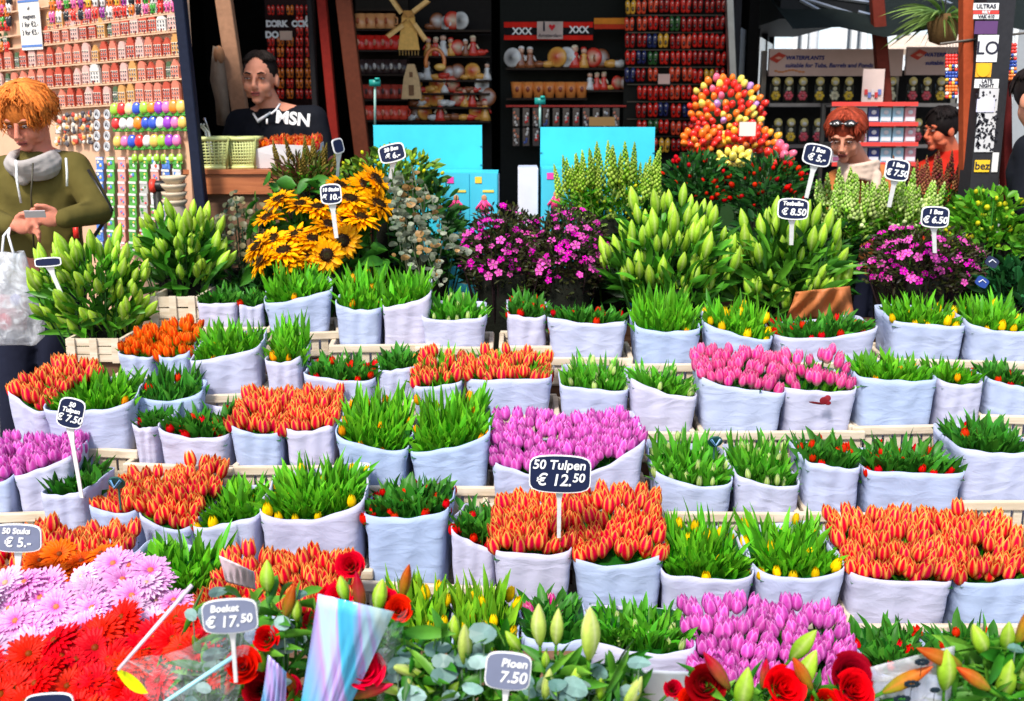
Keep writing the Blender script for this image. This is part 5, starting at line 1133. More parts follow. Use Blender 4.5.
sign('s', 230, 616, 60, 36, 1.60, -4, [('Boeket', 0, .30, -.08, .26), ('€ 17.', 0, .48, -.14, -.16), ('50', 0, .36, .30, -.08)], (234, 655), 'faded slate sign reading Boeket 17.50 above the rose bouquet', 'slate2')
sign('s', 508, 671, 50, 40, 1.60, 6, [('Pioen', 0, .32, .12, .24), ('7.50', 0, .44, .12, -.16)], (500, 730), 'faded slate sign reading 7.50 half hidden by eucalyptus at the bottom', 'slate2')
sign('s', 50, 708, 54, 32, 1.66, -4, [('€ 5.-', 0, .45, 0, 0)], (50, 760), 'navy slate sign cut by the bottom edge in front of the scarlet gerberas')
sign('s', 331, 194, 21, 19, 4.1, -4, [('10 Stuks', 0, .26, 0, .22), ('€ 10.-', 0, .40, 0, -.18)], (336, 225), 'small black sign standing among the sunflowers')
sign('s', 392, 153, 26, 17, 4.5, -14, [('30 Bos', 0, .30, 0, .22), ('€ 6.-', 0, .44, 0, -.18)], (388, 175), 'small black sign tilted left on the yellow berried foliage')
sign('s', 817, 155, 28, 20, 4.55, 12, [('1 Bos', 0, .30, 0, .24), ('€ 5.-', 0, .46, 0, -.16)], (807, 186), 'white rimmed sign reading five euros in front of the kneeling shopper')
sign('s', 793, 209, 31, 20, 4.1, 3, [('Tosbulbs', 0, .28, -.02, .26), ('€ 8.50', 0, .46, .02, -.16)], (792, 232), 'white rimmed sign reading 8.50 above the lily buds')
sign('s', 935, 217, 28, 20, 4.1, 3, [('1 Bos', 0, .30, 0, .24), ('€ 6.50', 0, .46, 0, -.16)], (936, 240), 'white rimmed sign reading 6.50 above the wide magenta shrub')
sign('s', 897, 170, 24, 20, 4.5, 8, [('1 Bos', 0, .28, 0, .24), ('€ 7.50', 0, .42, 0, -.16)], (890, 195), 'dark sign partly hidden in the lime snapdragons right of the shopper')
sign('s', 338, 146, 14, 14, 4.6, -10, [], (336, 180), 'small blank sign turned aside at the left of the yellow berried foliage', yaw=.9)
sign('s', 48, 262, 27, 9, 3.75, -4, [], (62, 285), 'flat blank white rimmed sign lying on the left lily buds', pitch=-.1)
def vsign(px, py, Y, r, label, zoff):
    c = P(px, py, Y); root = thing('price_sign', c - np.array([0, 0, zoff]), label, 'price sign'); mb = MB()
    mb.lathe([(r * .96, 0), (r, .001), (r, .004), (r * .96, .005)], (.02, .09, .075), 20, rx(math.pi / 2 + .5), c); mb.tube([c - np.array([0, -.01, zoff]), c + [0, .008, 0]], .003, (.03, .1, .08), 6); mb.build('plate', 'plastic', root)
    mb = MB(); k = r * .62; d = np.array([0, -.012, .0])
    for w_, cl, o_ in ((.0042, (.16, .38, .66), 0), (.0028, (.01, .04, .10), -.002)): mb.tube([c + d + [-k, o_ + .001, k * .55], c + d + [-k * .05, o_ - .008, -k * .7], c + d + [k, o_ + .001, k * .6]], w_, cl, 6)
    mb.build('blue_v_mark', 'plastic', root); return root
vsign(117, 482, 2.66, .022, 'round teal tag with a blue V mark in the orange tulips on the left', .08)
vsign(715, 441, 3.08, .022, 'round teal tag with a blue V mark in the pale budded tulips', .06)
# dark red stain on a wrap
mb = MB(); c = P(822, 402, BAGS['B10'][0][1] - .032)
mb.ball(c + [.008, .002, .004], (.016, .0015, .013), (.20, .012, .02), 14, 6); mb.ball(c + [.018, .002, .012], (.011, .0014, .010), (.26, .02, .03), 12, 6, ry(.6)); mb.ball(c + [-.016, .002, -.004], (.026, .0013, .004), (.12, .01, .015), 12, 6, ry(.15)); mb.ball(c + [.02, .002, -.004], (.010, .0013, .007), (.22, .012, .02), 10, 6)
mb.build('dark_red_stain', 'paint', BAGS['B10'][8], True)
# orange crate paper and small wooden crates on the left
foldsheet('crate_paper', 'crumpled orange brown packing paper in front of the right magenta shrub', 'packing paper', [(796, 292), (850, 286), (854, 316), (786, 320)], 4.1, .06, 'card', (.50, .16, .05), ridge=2.5, amp=.035)
def smallcrate(x0, y0, x1, y1, Y, label, col_mat='crate'):
    a = P(x0, y1, Y); b = P(x1, y0, Y); root = thing('fruit_crate', ((a[0] + b[0]) / 2, Y + .12, a[2]), label, 'crate', 'small crates beside the lilies'); mb = MB(); n_ = 3; h = (b[2] - a[2]) / n_
    for k in range(n_):
        z = a[2] + h * (k + .5); mb.box(((a[0] + b[0]) / 2, Y, z), (b[0] - a[0], .012, h * .86)); mb.box(((a[0] + b[0]) / 2, Y + .24, z), (b[0] - a[0], .012, h * .86))
        for x in (a[0] + .006, b[0] - .006): mb.box((x, Y + .12, z), (.012, .226, h * .84))
    mb.build('slatted_sides', col_mat, root); mb = MB()
    for x in (a[0] + .022, (a[0] + b[0]) / 2, b[0] - .022): mb.box((x, Y - .011, (a[2] + b[2]) / 2), (.026, .009, (b[2] - a[2]) * 1.02))
    mb.build('corner_posts', col_mat, root); mb = MB(); mb.box(((a[0] + b[0]) / 2, Y + .12, a[2] + .008), (b[0] - a[0] - .03, .2, .01)); mb.build('crate_floor', col_mat, root)
    st2.box(((a[0] + b[0]) / 2, Y + .12, a[2] / 2 - .001), (b[0] - a[0] - .01, .22, a[2] - .004)); return root
st2 = MB()
smallcrate(151, 296, 198, 330, 3.98, 'small pale wooden fruit crate below the dark leaved lily bunch')
smallcrate(68, 338, 122, 362, 3.75, 'white edged wooden crate below the left lily bunch')
tag(st2.build('crate_stand', 'stand'), 'brown block holding the two small crates on the left', 'stand')
# small blue and white tag by the right edge
for (x, y, lab) in [(992, 262, 'small navy tag with white scribble hanging under the right green bunch'), (982, 282, 'crumpled bright blue plastic tag left of the navy tags')]:
    c = P(x, y, 4.15); mb = MB(); mb.prism(label_shape(.05, .035), -.002, .002, (.02, .06, .30) if y > 270 else (.02, .03, .08), ry(.5), c); o = mb.build('hanging_tag', 'plastic', None, origin=c); tag(o, lab, 'tag')
    mb = MB(); mb.tube([c + [-.014, -.004, 0], c + [0, -.004, .010], c + [.014, -.004, -.002]], .002, (.75, .78, .85), 5); mb.build('scribble', 'plastic', o)
NTH = ['first', 'second', 'third', 'fourth', 'fifth', 'sixth', 'seventh', 'eighth', 'ninth']
# ================================================================== PEOPLE
def fm(name, c, rough=.8, bump=.0, sub=0):
    m = flat(name, c, rough); b = m.node_tree.nodes['Principled BSDF']
    if sub: b.inputs['Subsurface Weight'].default_value = .12; b.inputs['Subsurface Scale'].default_value = .01
    if bump:
        N = m.node_tree.nodes; nz = [n for n in N if n.type == 'TEX_NOISE'][0]; nz.inputs['Scale'].default_value = 9; bp = N.new('ShaderNodeBump'); bp.inputs['Strength'].default_value = bump; bp.inputs['Distance'].default_value = .03
        m.node_tree.links.new(nz.outputs['Fac'], bp.inputs['Height']); m.node_tree.links.new(bp.outputs[0], b.inputs['Normal'])
    return m
def limb(mb, a, ra, b, rb):
    a = np.asarray(a, float); b = np.asarray(b, float); mb.tube([a, b], [ra, rb], seg=14); mb.ball(a, ra, seg=14, rings=9); mb.ball(b, rb, seg=14, rings=9)
def organic(mb, name, mat, parent, vox=.008, it=3):
    o = mb.build(name, mat, parent, True); r = o.modifiers.new('remesh', 'REMESH'); r.mode = 'VOXEL'; r.voxel_size = vox; r.use_smooth_shade = True
    s_ = o.modifiers.new('smooth', 'SMOOTH'); s_.factor = .5; s_.iterations = it; return o
def headR(f):
    f = np.asarray(f, float); f /= np.linalg.norm(f); y = -f; z = np.array([0, 0, 1.]) - y * y[2]; z /= np.linalg.norm(z); return np.stack([np.cross(y, z), y, z], 1)
def hairdo(root, hc, R, mat_c, n, side, front, puff=1.0, rad=.009, seed=3, nape=1.9, wave=.008):
    rr = random.Random(seed); mb = MB(); c = np.array(mat_c)
    mb.ball(hc + R @ np.array([0, .018, .038]), (.080 * puff, .092 * puff, .086 * puff), c * .7, 18, 12, R)
    for i in range(n):
        az = rr.uniform(0, 2 * math.pi); fr = max(0, -math.sin(az)); mx = nape * (1 - fr ** 1.5) + front * fr ** 1.5
        if abs(math.cos(az)) > .6: mx = side
        mx *= rr.uniform(.85, 1.05); pts = []; off = rr.uniform(-.1, .1); pk = puff * rr.uniform(.98, 1.1)
        for k in range(7):
            ph = .08 + (mx - .08) * k / 6; a = az + off * k / 3; dn = max(0, ph - 1.57)
            p = np.array([.086 * pk * math.sin(min(ph, 1.57)) * math.cos(a), .016 + .098 * pk * math.sin(min(ph, 1.57)) * math.sin(a), .03 + .094 * pk * math.cos(min(ph, 1.57)) - dn * .095])
            p += np.array([rr.uniform(-1, 1), rr.uniform(-1, 1), rr.uniform(-1, 1)]) * wave * (k / 6); pts.append(hc + R @ p)
        mb.tube(pts, [rad * .5, rad, rad, rad * .95, rad * .85, rad * .6, rad * .12], c * rr.uniform(.6, 1.35), 5)
    return mb.build('hair', 'hair', root, True)
def person(label, hc, face, neck, sh, el, wr, hip, feet, skin, coat, legs, tw=.15, brow=(.03, .02, .015), coatname='jacket', sleeve=True, hands=None, hs=1.0, collar=True, lip=(.42, .10, .08)):
    hc = np.asarray(hc, float); R = headR(face); root = thing('person', ((feet[0][0] + feet[1][0]) / 2, (feet[0][1] + feet[1][1]) / 2, 0), label, 'person')
    L = lambda *p: hc + R @ (np.array(p, float) * hs)
    mb = MB(); mb.ball(L(0, .012, .03), np.array((.077, .095, .092)) * hs, R=R, seg=20, rings=14); mb.ball(L(0, -.028, -.04), np.array((.052, .060, .060)) * hs, R=R, seg=16, rings=10)
    mb.ball(L(0, -.068, -.088), np.array((.026, .022, .020)) * hs, R=R); 
    for s in (-1, 1):
        mb.ball(L(s * .036, -.052, -.028), np.array((.030, .032, .032)) * hs, R=R); mb.ball(L(s * .079, .012, -.005), np.array((.012, .02, .032)) * hs, R=R)
        mb.ball(L(s * .034, -.078, .033), np.array((.026, .012, .009)) * hs, R=R)
        mb.ball(L(s * .045, -.03, -.065), np.array((.015, .032, .018)) * hs, R=R)
    mb.tube([L(0, -.083, .022), L(0, -.104, -.012), L(0, -.112, -.026)], [.009 * hs, .011 * hs, .013 * hs], seg=10); mb.ball(L(0, -.102, -.030), np.array((.020, .014, .011)) * hs, R=R)
    mb.ball(L(0, -.086, -.052), np.array((.024, .011, .0075)) * hs, R=R); mb.ball(L(0, -.084, -.064), np.array((.021, .011, .0085)) * hs, R=R)
    limb(mb, L(0, .025, -.05), .056 * hs, neck, .060)
    for s in (0, 1): limb(mb, neck, .06, sh[s], .045)
    tc_ = (np.asarray(neck) + np.asarray(hip)) / 2; limb(mb, neck, .06, tc_, tw * .75); limb(mb, tc_, tw * .75, hip, tw * .8)
    for s in (0, 1):
        limb(mb, sh[s], .045, el[s], .036); limb(mb, el[s], .034, wr[s], .024)
        d = np.asarray(hands[s] if hands else (np.asarray(wr[s]) - np.asarray(el[s])), float); d /= np.linalg.norm(d); w_ = np.asarray(wr[s], float); sd = np.cross(d, (0, 0, 1.)); sd /= max(1e-6, np.linalg.norm(sd)); up_ = np.cross(sd, d)
        mb.ball(w_ + d * .045, (.038, .046, .018), R=np.stack([up_, d, sd], 1)); 
        for k in range(4):
            o_ = (k - 1.5) * .019; ln = (.030, .034, .032, .025)[k]; p0 = w_ + d * .08 + up_ * o_; p1 = p0 + d * ln + np.array([0, -.012, -.004]); p2 = p1 + d * ln * .35 + np.array([0, -.004, -.02]) + sd * .004; p3 = p2 - d * .004 + np.array([0, .012, -.016])
            limb(mb, p0, .0095, p1, .009); limb(mb, p1, .009, p2, .008); limb(mb, p2, .008, p3, .007)
        t0 = w_ + d * .03 + up_ * .03; t1 = t0 + d * .03 + up_ * .014 + np.array([0, -.016, 0]); limb(mb, t0, .012, t1, .0105); limb(mb, t1, .0105, t1 + d * .026 + np.array([0, -.01, 0]), .009)
    for s in (0, 1):
        hp = np.asarray(hip) + np.array([(-1, 1)[s] * .085, 0, -.02]); kn = (hp + np.asarray(feet[s])) / 2 + [0, -.02, .02]; limb(mb, hp, .08, kn, .055); limb(mb, kn, .055, np.asarray(feet[s]) + [0, 0, .09], .038)
    organic(mb, 'body', skin, root, .0062, 2)
    # eyes, brows, mouth
    for s in (-1, 1):
        mb = MB(); mb.ball(L(s * .033, -.0825, .012), np.array((.0130, .010, .0055)) * hs, (.7, .66, .62), 12, 8, R); mb.ball(L(s * .033, -.0915, .0115), np.array((.0050, .003, .0046)) * hs, (.03, .02, .015), 10, 6, R)
        mb.tube([L(s * .018, -.089, .014), L(s * .033, -.0935, .0178), L(s * .049, -.085, .013)], .0028 * hs, (.16, .06, .04), 6); mb.build('eye', 'gloss', root, True)
        mb = MB(); mb.tube([L(s * .016, -.093, .032), L(s * .034, -.094, .039), L(s * .054, -.078, .033)], [.004 * hs, .0045 * hs, .002 * hs], brow, 6); mb.build('eyebrow', 'hair', root, True)
    mb = MB(); mb.ball(L(0, -.092, -.052), np.array((.023, .008, .005)) * hs, lip, 12, 6, R); mb.ball(L(0, -.091, -.063), np.array((.020, .008, .0065)) * hs, lip, 12, 6, R); mb.tube([L(-.022, -.094, -.0575), L(0, -.1005, -.0575), L(.022, -.094, -.0575)], .0018 * hs, (.1, .02, .02), 5); mb.build('mouth', 'skin', root, True)
    # coat
    mb = MB(); nk = np.asarray(neck, float); hp = np.asarray(hip, float); m_ = lerp(nk, hp, .35); m2 = lerp(nk, hp, .75)
    for s in (0, 1):
        mb_s = np.asarray(sh[s], float); limb(mb, nk + [0, 0, -.035], .065, mb_s, .068); limb(mb, mb_s, .068, el[s], .056)
        if sleeve: limb(mb, el[s], .056, lerp(el[s], wr[s], .94), .040)
        limb(mb, lerp(nk, mb_s, .6) - [0, 0, .07], .085, m2 + [(-1, 1)[s] * tw * .42, 0, 0], tw * .72)
        limb(mb, m2 + [(-1, 1)[s] * tw * .42, 0, 0], tw * .72, hp + [(-1, 1)[s] * tw * .45, 0, -.06], tw * .78)
    mb.ball(m_, (tw * 1.15, .125, .19)); mb.ball(m2, (tw * 1.18, .13, .2))
    if collar: mb.tube([nk + [0, 0, -.05], nk + [0, 0, .02]], [.085, .07], seg=16)
    organic(mb, coatname, coat, root, .009, 4)
    mb = MB()
    for s in (0, 1):
        h_ = hp + [(-1, 1)[s] * .085, 0, -.04]; ft = np.asarray(feet[s], float); kn = (h_ + ft) / 2 + [0, -.02, .02]; limb(mb, h_, .105, kn, .078); limb(mb, kn, .078, ft + [0, 0, .10], .062)
    organic(mb, 'trousers', legs, root, .011, 3)
    for s in (0, 1):
        mb = MB(); ft = np.asarray(feet[s], float); mb.ball(ft + [0, -.05, .045], (.046, .12, .045), (.03, .03, .03), 14, 8); mb.box(ft + [0, -.05, .012], (.085, .22, .022), (.02, .02, .02)); mb.build('shoe', 'paint', root, True)
    return root, L, R
M['skin1'] = fm('skin_rosy', (.66, .24, .16), .5, 0, 1); M['skin2'] = fm('skin_ruddy', (.66, .28, .18), .5, 0, 1); M['skin3'] = fm('skin_red_lit', (.58, .14, .07), .5, 0, 1)  # reddest skin: the red light on that man is put into its colour
M['olive'] = fm('olive_cloth', (.115, .092, .024), .9, .5); M['blackcloth'] = fm('black_cloth', (.008, .009, .014), .85, .5); M['navy'] = fm('dark_navy_cloth', (.012, .014, .03), .85, .4)
M['tan'] = fm('tan_cloth', (.5, .17, .05), .85, .5); M['scarf'] = fm('grey_scarf', (.42, .38, .36), .95, .9); M['cream'] = fm('cream_scarf', (.66, .50, .40), .95, .9); M['redcloth'] = fm('red_cloth', (.5, .02, .01), .85, .4)
# --- woman in the olive jacket
Yw = 4.42; q = lambda x, y, dy=0.: P(x, y, Yw + dy)
hcw = q(27, 119)
r1, L1, R1 = person('woman with short ginger hair in an olive hooded jacket looking down at her hands', hcw, (-.08, -.86, -.46), q(38, 156, .06), [q(-6, 174, .06), q(74, 168, .04)], [q(-20, 215, .0), q(99, 211, -.02)], [q(12, 226, -.2), q(62, 219, -.2)], q(42, 258, .06), [q(20, 500, .06) * [1, 1, 0] + [0, 0, 0], q(62, 500, .06) * [1, 1, 0]], 'skin1', 'olive', 'navy', tw=.145, brow=(.25, .10, .04), coatname='jacket', hands=[(1, -.2, .1), (-1, -.25, .15)])
hairdo(r1, hcw, R1, (.72, .20, .035), 560, 2.0, .80, 1.16, .0055, 3, 2.25, .020)
mb = MB(); nk = q(37, 157, .02)
for k in range(5): a0 = k * .5; mb.tube([nk + [(.088 + .012 * math.sin(k)) * math.cos(a), (.085 + .01 * k) * math.sin(a) - .02 * (math.sin(a) < 0), -.045 + .013 * k + .008 * math.sin(2 * a + a0) - .025 * max(0, -math.sin(a))] for a in np.linspace(0, 2 * math.pi, 22)], .019, seg=8)
mb.ball(nk + [-.02, -.10, -.06], (.035, .03, .05)); organic(mb, 'scarf', 'scarf', r1, .006, 1)
for (x0, y0, x1, y1) in [(16, 160, 21, 203), (66, 158, 67, 186)]: mb = MB(); mb.tube([q(x0, y0, -.17), q(x0 + 1, (y0 + y1) / 2, -.185), q(x1, y1, -.185)], .0045, (.8, .8, .78), 6); mb.build('drawstring', 'cloth', r1, True)
mb = MB(); mb.tube([q(33, 163, -.16), q(31, 195, -.175), q(34, 250, -.12)], .0035, (.05, .04, .02), 5); mb.build('zip', 'plastic', r1, True)
mb = MB(); mb.box(q(35, 214, -.30), (.075, .004, .03), (.55, .5, .52), rz(.2) @ rx(.5)); o = mb.build('paper_slip', 'card', None, origin=q(35, 214, -.30)); tag(o, 'small folded paper slip held in the hands of the ginger haired woman', 'paper slip')
mb = MB(); mb.box(q(84, 190, -.02), (.012, .004, .05), (.8, .8, .8), ry(-.4)); mb.box(q(76, 232, -.05), (.02, .01, .05), (.75, .03, .02)); mb.tube([q(88, 170, -.0), q(112, 210, -.03), q(85, 250, .0)], .008, (.01, .01, .01), 6); mb.build('shoulder_bag_strap', 'plastic', r1, True)
# white carrier bag
bg_ = thing('carrier_bag', q(10, 345, -.28), 'thin white plastic carrier bag hanging beside the ginger haired woman', 'carrier bag')
mb = MB(); V = []; n_, m_ = 26, 12
for i in range(m_ + 1):
    t = i / m_; w_ = .135 * (.40 + .62 * min(1, t * 1.5)) * (1 if t < .93 else 1 - (t - .93) * 3); d_ = .018 + .05 * math.sin(math.pi * min(1, t * .9 + .08)); cz = q(8, 252 + 92 * t, -.3)
    for j in range(n_): a = 2 * math.pi * j / n_; V.append(cz + [w_ * math.cos(a) + .005 * math.sin(5 * a + t * 9), d_ * math.sin(a) + .006 * math.sin(7 * a + 8 * t), .004 * math.sin(3 * a)])
mb.add(V, [(i * n_ + j, i * n_ + (j + 1) % n_, (i + 1) * n_ + (j + 1) % n_, (i + 1) * n_ + j) for i in range(m_) for j in range(n_)] + [tuple(m_ * n_ + j for j in range(n_))], (.8, .8, .82)); mb.build('bag_film', 'milky', bg_, True)
mb = MB(); mb.box(q(8, 312, -.30), (.13, .04, .13), (.55, .3, .34), ry(.1)); mb.ball(q(5, 322, -.33), (.03, .01, .035), (.6, .06, .1)); mb.ball(q(16, 300, -.33), (.025, .01, .025), (.35, .35, .6)); mb.build('contents', 'card', bg_, True)
mb = MB()
for dx in (-6, 6): mb.tube([q(8 + dx, 255, -.3), q(6 + dx * .4, 236, -.26), q(10, 228, -.22)], .005, (.75, .75, .78), 6)
mb.build('handle', 'plastic', bg_, True)
# --- vendor
Yv = 5.3; q = lambda x, y, dy=0.: P(x, y, Yv + dy); hcv = q(260, 80)
r2, L2, R2_ = person('dark haired stallholder in a black sweatshirt with white lettering behind the counter', hcv, (-.06, -1, -.08), q(272, 112, .05), [q(240, 123, .06), q(314, 119, .06)], [q(224, 172, .02), q(328, 176, .02)], [q(240, 200, -.2), q(300, 200, -.2)], q(275, 235, .06), [q(255, 235, .06) * [1, 1, 0], q(295, 235, .06) * [1, 1, 0]], 'skin2', 'blackcloth', 'navy', tw=.175, coatname='sweatshirt', hs=1.0)
hairdo(r2, hcv, R2_, (.02, .014, .012), 260, 1.0, .62, 1.02, .006, 8, 1.75, .004)
mb = MB(); mb.tube([L2(-.035, -.03, -.155), L2(0, -.085, -.185), L2(.05, -.03, -.15)], [.006, .010, .006], (.8, .8, .8), 6); mb.build('white_collar', 'cloth', r2, True)
mb = MB(); mb.tube([q(280, 104, -.10), q(276, 110, -.145), q(271, 114, -.165)], .005, (.75, .75, .78), 6); mb.tube([q(267, 119, -.18), q(267, 124, -.19)], .005, (.7, .7, .7), 6); mb.build('zip', 'plastic', r2, True)
text('MSN', .078, M['chalk'], r2, q(293, 119, -.235), rz(.12) @ ry(.12), bold=.003, shear=0)
# --- shopper with red hair and sunglasses
Ys = 5.45; q = lambda x, y, dy=0.: P(x, y, Ys + dy); hcs = q(846, 137)
r3, L3, R3 = person('shopper with red brown hair, sunglasses on her head and a cream scarf, bending forward', hcs, (-.42, -.82, -.42), q(860, 168, .1), [q(838, 182, .12), q(888, 178, .12)], [q(832, 225, .05), q(900, 225, .05)], [q(845, 250, -.12), q(885, 250, -.12)], q(872, 250, .3), [q(850, 250, .3) * [1, 1, 0], q(890, 250, .3) * [1, 1, 0]], 'skin2', 'tan', 'navy', tw=.15, coatname='coat', brow=(.12, .04, .02), hs=.98)
hairdo(r3, hcs, R3, (.30, .045, .02), 420, 1.6, .62, 1.08, .008, 13, 1.8, .010)
mb = MB(); nk = q(858, 172, .06)
for k in range(4): mb.tube([nk + [.09 * math.cos(a), .09 * math.sin(a), -.02 + .02 * k + .01 * math.sin(2 * a + k)] for a in np.linspace(0, 2 * math.pi, 20)], .016, seg=8)
limb(mb, nk + [.07, -.07, -.01], .026, nk + [.05, -.12, -.24], .03); limb(mb, nk + [-.07, -.07, -.01], .026, nk + [-.05, -.11, -.24], .03); organic(mb, 'scarf', 'cream', r3, .007, 1)
mb = MB()
for s in (-1, 1): mb.ball(L3(s * .034, -.072, .108), (.030, .010, .020), (.015, .012, .012), 12, 6, R3 @ rx(-.9)); 
mb.tube([L3(-.075, .0, .085), L3(-.062, -.07, .108), L3(0, -.088, .112), L3(.062, -.07, .108), L3(.075, .0, .085)], .004, (.02, .015, .015), 6)
for k in range(7): mb.ball(L3(-.055 + .018 * k, -.086, .112), .0045, (.7, .7, .7), 6, 4)
o = mb.build('sunglasses', 'gloss', r3, True)
# --- man in profile behind
Ym = 6.25; q = lambda x, y, dy=0.: P(x, y, Ym + dy); hcm = q(941, 131)
r4, L4, R4 = person('dark haired man in profile wearing dark and red clothes at the water plant stall', hcm, (-.95, -.28, -.12), q(950, 153, .03), [q(925, 172, .08), q(972, 170, .02)], [q(920, 215, 0), q(980, 215, 0)], [q(925, 240, -.15), q(960, 240, -.15)], q(950, 240, .05), [q(935, 245, .05) * [1, 1, 0], q(965, 245, .05) * [1, 1, 0]], 'skin3', 'redcloth', 'navy', tw=.16, coatname='red_top', hs=.95)
hairdo(r4, hcm, R4, (.012, .008, .008), 200, 1.15, .6, 1.06, .006, 18, 1.7, .004)
# --- man at the right edge
Ye = 4.5; q = lambda x, y, dy=0.: P(x, y, Ye + dy); hce = q(1040, 100)
r5, L5, R5 = person('man in a black coat cut off by the right edge behind the bead strings', hce, (.45, -.85, -.1), q(1046, 132, .03), [q(1030, 150, .02), q(1105, 148, .06)], [q(1024, 205, .0), q(1110, 205, .0)], [q(1045, 235, -.12), q(1085, 235, -.12)], q(1064, 245, .06), [q(1044, 250, .06) * [1, 1, 0], q(1070, 250, .06) * [1, 1, 0]], 'skin2', 'blackcloth', 'navy', tw=.17, coatname='coat')
hairdo(r5, hce, R5, (.015, .010, .010), 200, 1.2, .6, 1.05, .006, 28, 1.8, .004)
# ================================================================== COUNTER AND CONTAINERS
a = P(186, 169, 4.9); b = P(336, 193, 4.9); ct = thing('counter', ((a[0] + b[0]) / 2, 5.0, 0), 'reddish wooden counter in front of the stallholder', 'counter')
mb = MB(); mb.box(((a[0] + b[0]) / 2, 5.0, a[2] - .010), (b[0] - a[0], .30, .02)); mb.build('counter_top', 'redwood', ct)
mb = MB(); mb.box(((a[0] + b[0]) / 2, 4.87, (a[2] + b[2]) / 2 - .012), (b[0] - a[0] - .02, .018, a[2] - b[2] - .02)); mb.build('front_board', 'redwood', ct)
mb = MB(); mb.box(((a[0] + b[0]) / 2, 5.0, (a[2] - .022) / 2), (b[0] - a[0] - .05, .22, a[2] - .024)); mb.build('base', 'stand', ct)
ztop = a[2]
def basket(x0, x1, y0, Y, label):
    p = P(x0, 169, Y); q_ = P(x1, y0, Y); w_ = q_[0] - p[0]; h = q_[2] - ztop - .001; c = np.array([(p[0] + q_[0]) / 2, Y + .07, ztop + .001]); root = thing('plastic_basket', c, label, 'basket', 'plastic baskets on the counter'); d_ = .15; col = (.62, .66, .26)
    mb = MB()
    def wall(o, u, ln):
        u = np.array(u, float); n_ = np.array([u[1], -u[0], 0])
        R = np.stack([u, -n_, [0, 0, 1]], 1); sc = lambda z: .80 + .20 * z / h
        nc = 9; nr = 8
        for k in range(nc + 1):
            x = -.5 + k / nc; z0, z1 = 0, h; f = lambda z: c + (np.array(o) + u * x * ln) * sc(z) + [0, 0, z]; mb.tube([f(0), f(h)], .0032 if 0 < k < nc else .006, col, 5)
        for k in range(nr + 1):
            z = h * (.12 + .76 * k / nr); f = lambda x: c + (np.array(o) + u * x * ln) * sc(z) + [0, 0, z]; mb.tube([f(-.5), f(.5)], .0030, col, 5)
        for z, r in ((.006, .009), (h - .008, .011)): f = lambda x: c + (np.array(o) + u * x * ln) * sc(z) + [0, 0, z]; mb.tube([f(-.5), f(.5)], r, col, 6)
    wall((0, -d_ / 2, 0), (1, 0, 0), w_); wall((0, d_ / 2, 0), (1, 0, 0), w_); wall((-w_ / 2, 0, 0), (0, 1, 0), d_); wall((w_ / 2, 0, 0), (0, 1, 0), d_)
    mb.box(c + [0, 0, .004], (w_ * .8, d_ * .8, .005), col); mb.build('basket_shell', 'plastic', root, True)
    return root, c, h, w_
rB, cB, hB, wB = basket(188, 228, 137, 4.88, 'left pale green plastic basket full of holes on the counter')
basket(229, 255, 137, 4.9, 'right pale green plastic basket next to the white box of orange tulips')
mb = MB(); 
for dx in (-.035, -.022): mb.tube([cB + [dx + .03, -.02, .05], cB + [dx + .005, .02, hB + .02], cB + [dx - .02, .02, hB + .05], cB + [dx - .01, .02, hB + .055]], .006, (.72, .72, .6), 6)
o = mb.build('wire_handle', 'plastic', None, True, origin=cB + [0, 0, .05]); tag(o, 'pale curved handle sticking out of the left plastic basket', 'handle tool')
mb = MB(); mb.tube([P(211, 137, 4.98), P(206, 122, 4.98), P(204, 118, 4.98)], [.003, .004, .008], (.6, .6, .62), 6); o = mb.build('spoon', 'metal', None, True, origin=P(211, 137, 4.98)); tag(o, 'thin metal spoon handle standing in the left basket', 'spoon')
# white box of orange tulips
a = P(256, 168, 4.95); b = P(317, 143, 4.95); wb_ = thing('tulip_box', ((a[0] + b[0]) / 2, 5.03, ztop + .001), 'white cardboard box filled with orange tulips on the counter', 'tulip box')
mb = MB(); V = [(a[0], 4.93, ztop + .002), (b[0], 4.93, ztop + .002), (b[0], 5.12, ztop + .002), (a[0], 5.12, ztop + .002), (a[0], 4.91, b[2] - .03), (a[0] + .09, 4.91, b[2] - .005), (b[0], 4.91, b[2] - .012), (b[0], 5.13, b[2]), (a[0], 5.13, b[2])]
mb.add(V, [(3, 2, 1, 0), (0, 1, 6, 5, 4), (1, 2, 7, 6), (2, 3, 8, 7), (3, 0, 4, 8)], (.74, .72, .74)); o = mb.build('box', 'card', wb_); o.modifiers.new('t', 'SOLIDIFY').thickness = .004
for i in range(70):
    x = a[0] + .02 + (b[0] - a[0] - .03) * random.random(); y = U(4.94, 5.12); t_ = (x - a[0]) / (b[0] - a[0]); inst('bloom', random.choice(TM['salmon'] + TM['orange']), wb_, (x, y, b[2] - .045 + .012 * t_ + (y - 4.93) * .12 + U(-.005, .008)), rotto((U(-.5, .5), -.5 + U(-.3, .3), 1)), U(.9, 1.1))
mb = MB(); mb.box(((a[0] + b[0]) / 2, 5.03, b[2] - .05), (b[0] - a[0] - .02, .17, .02), (.05, .18, .02)); mb.build('stem_mass', 'leaf', wb_)
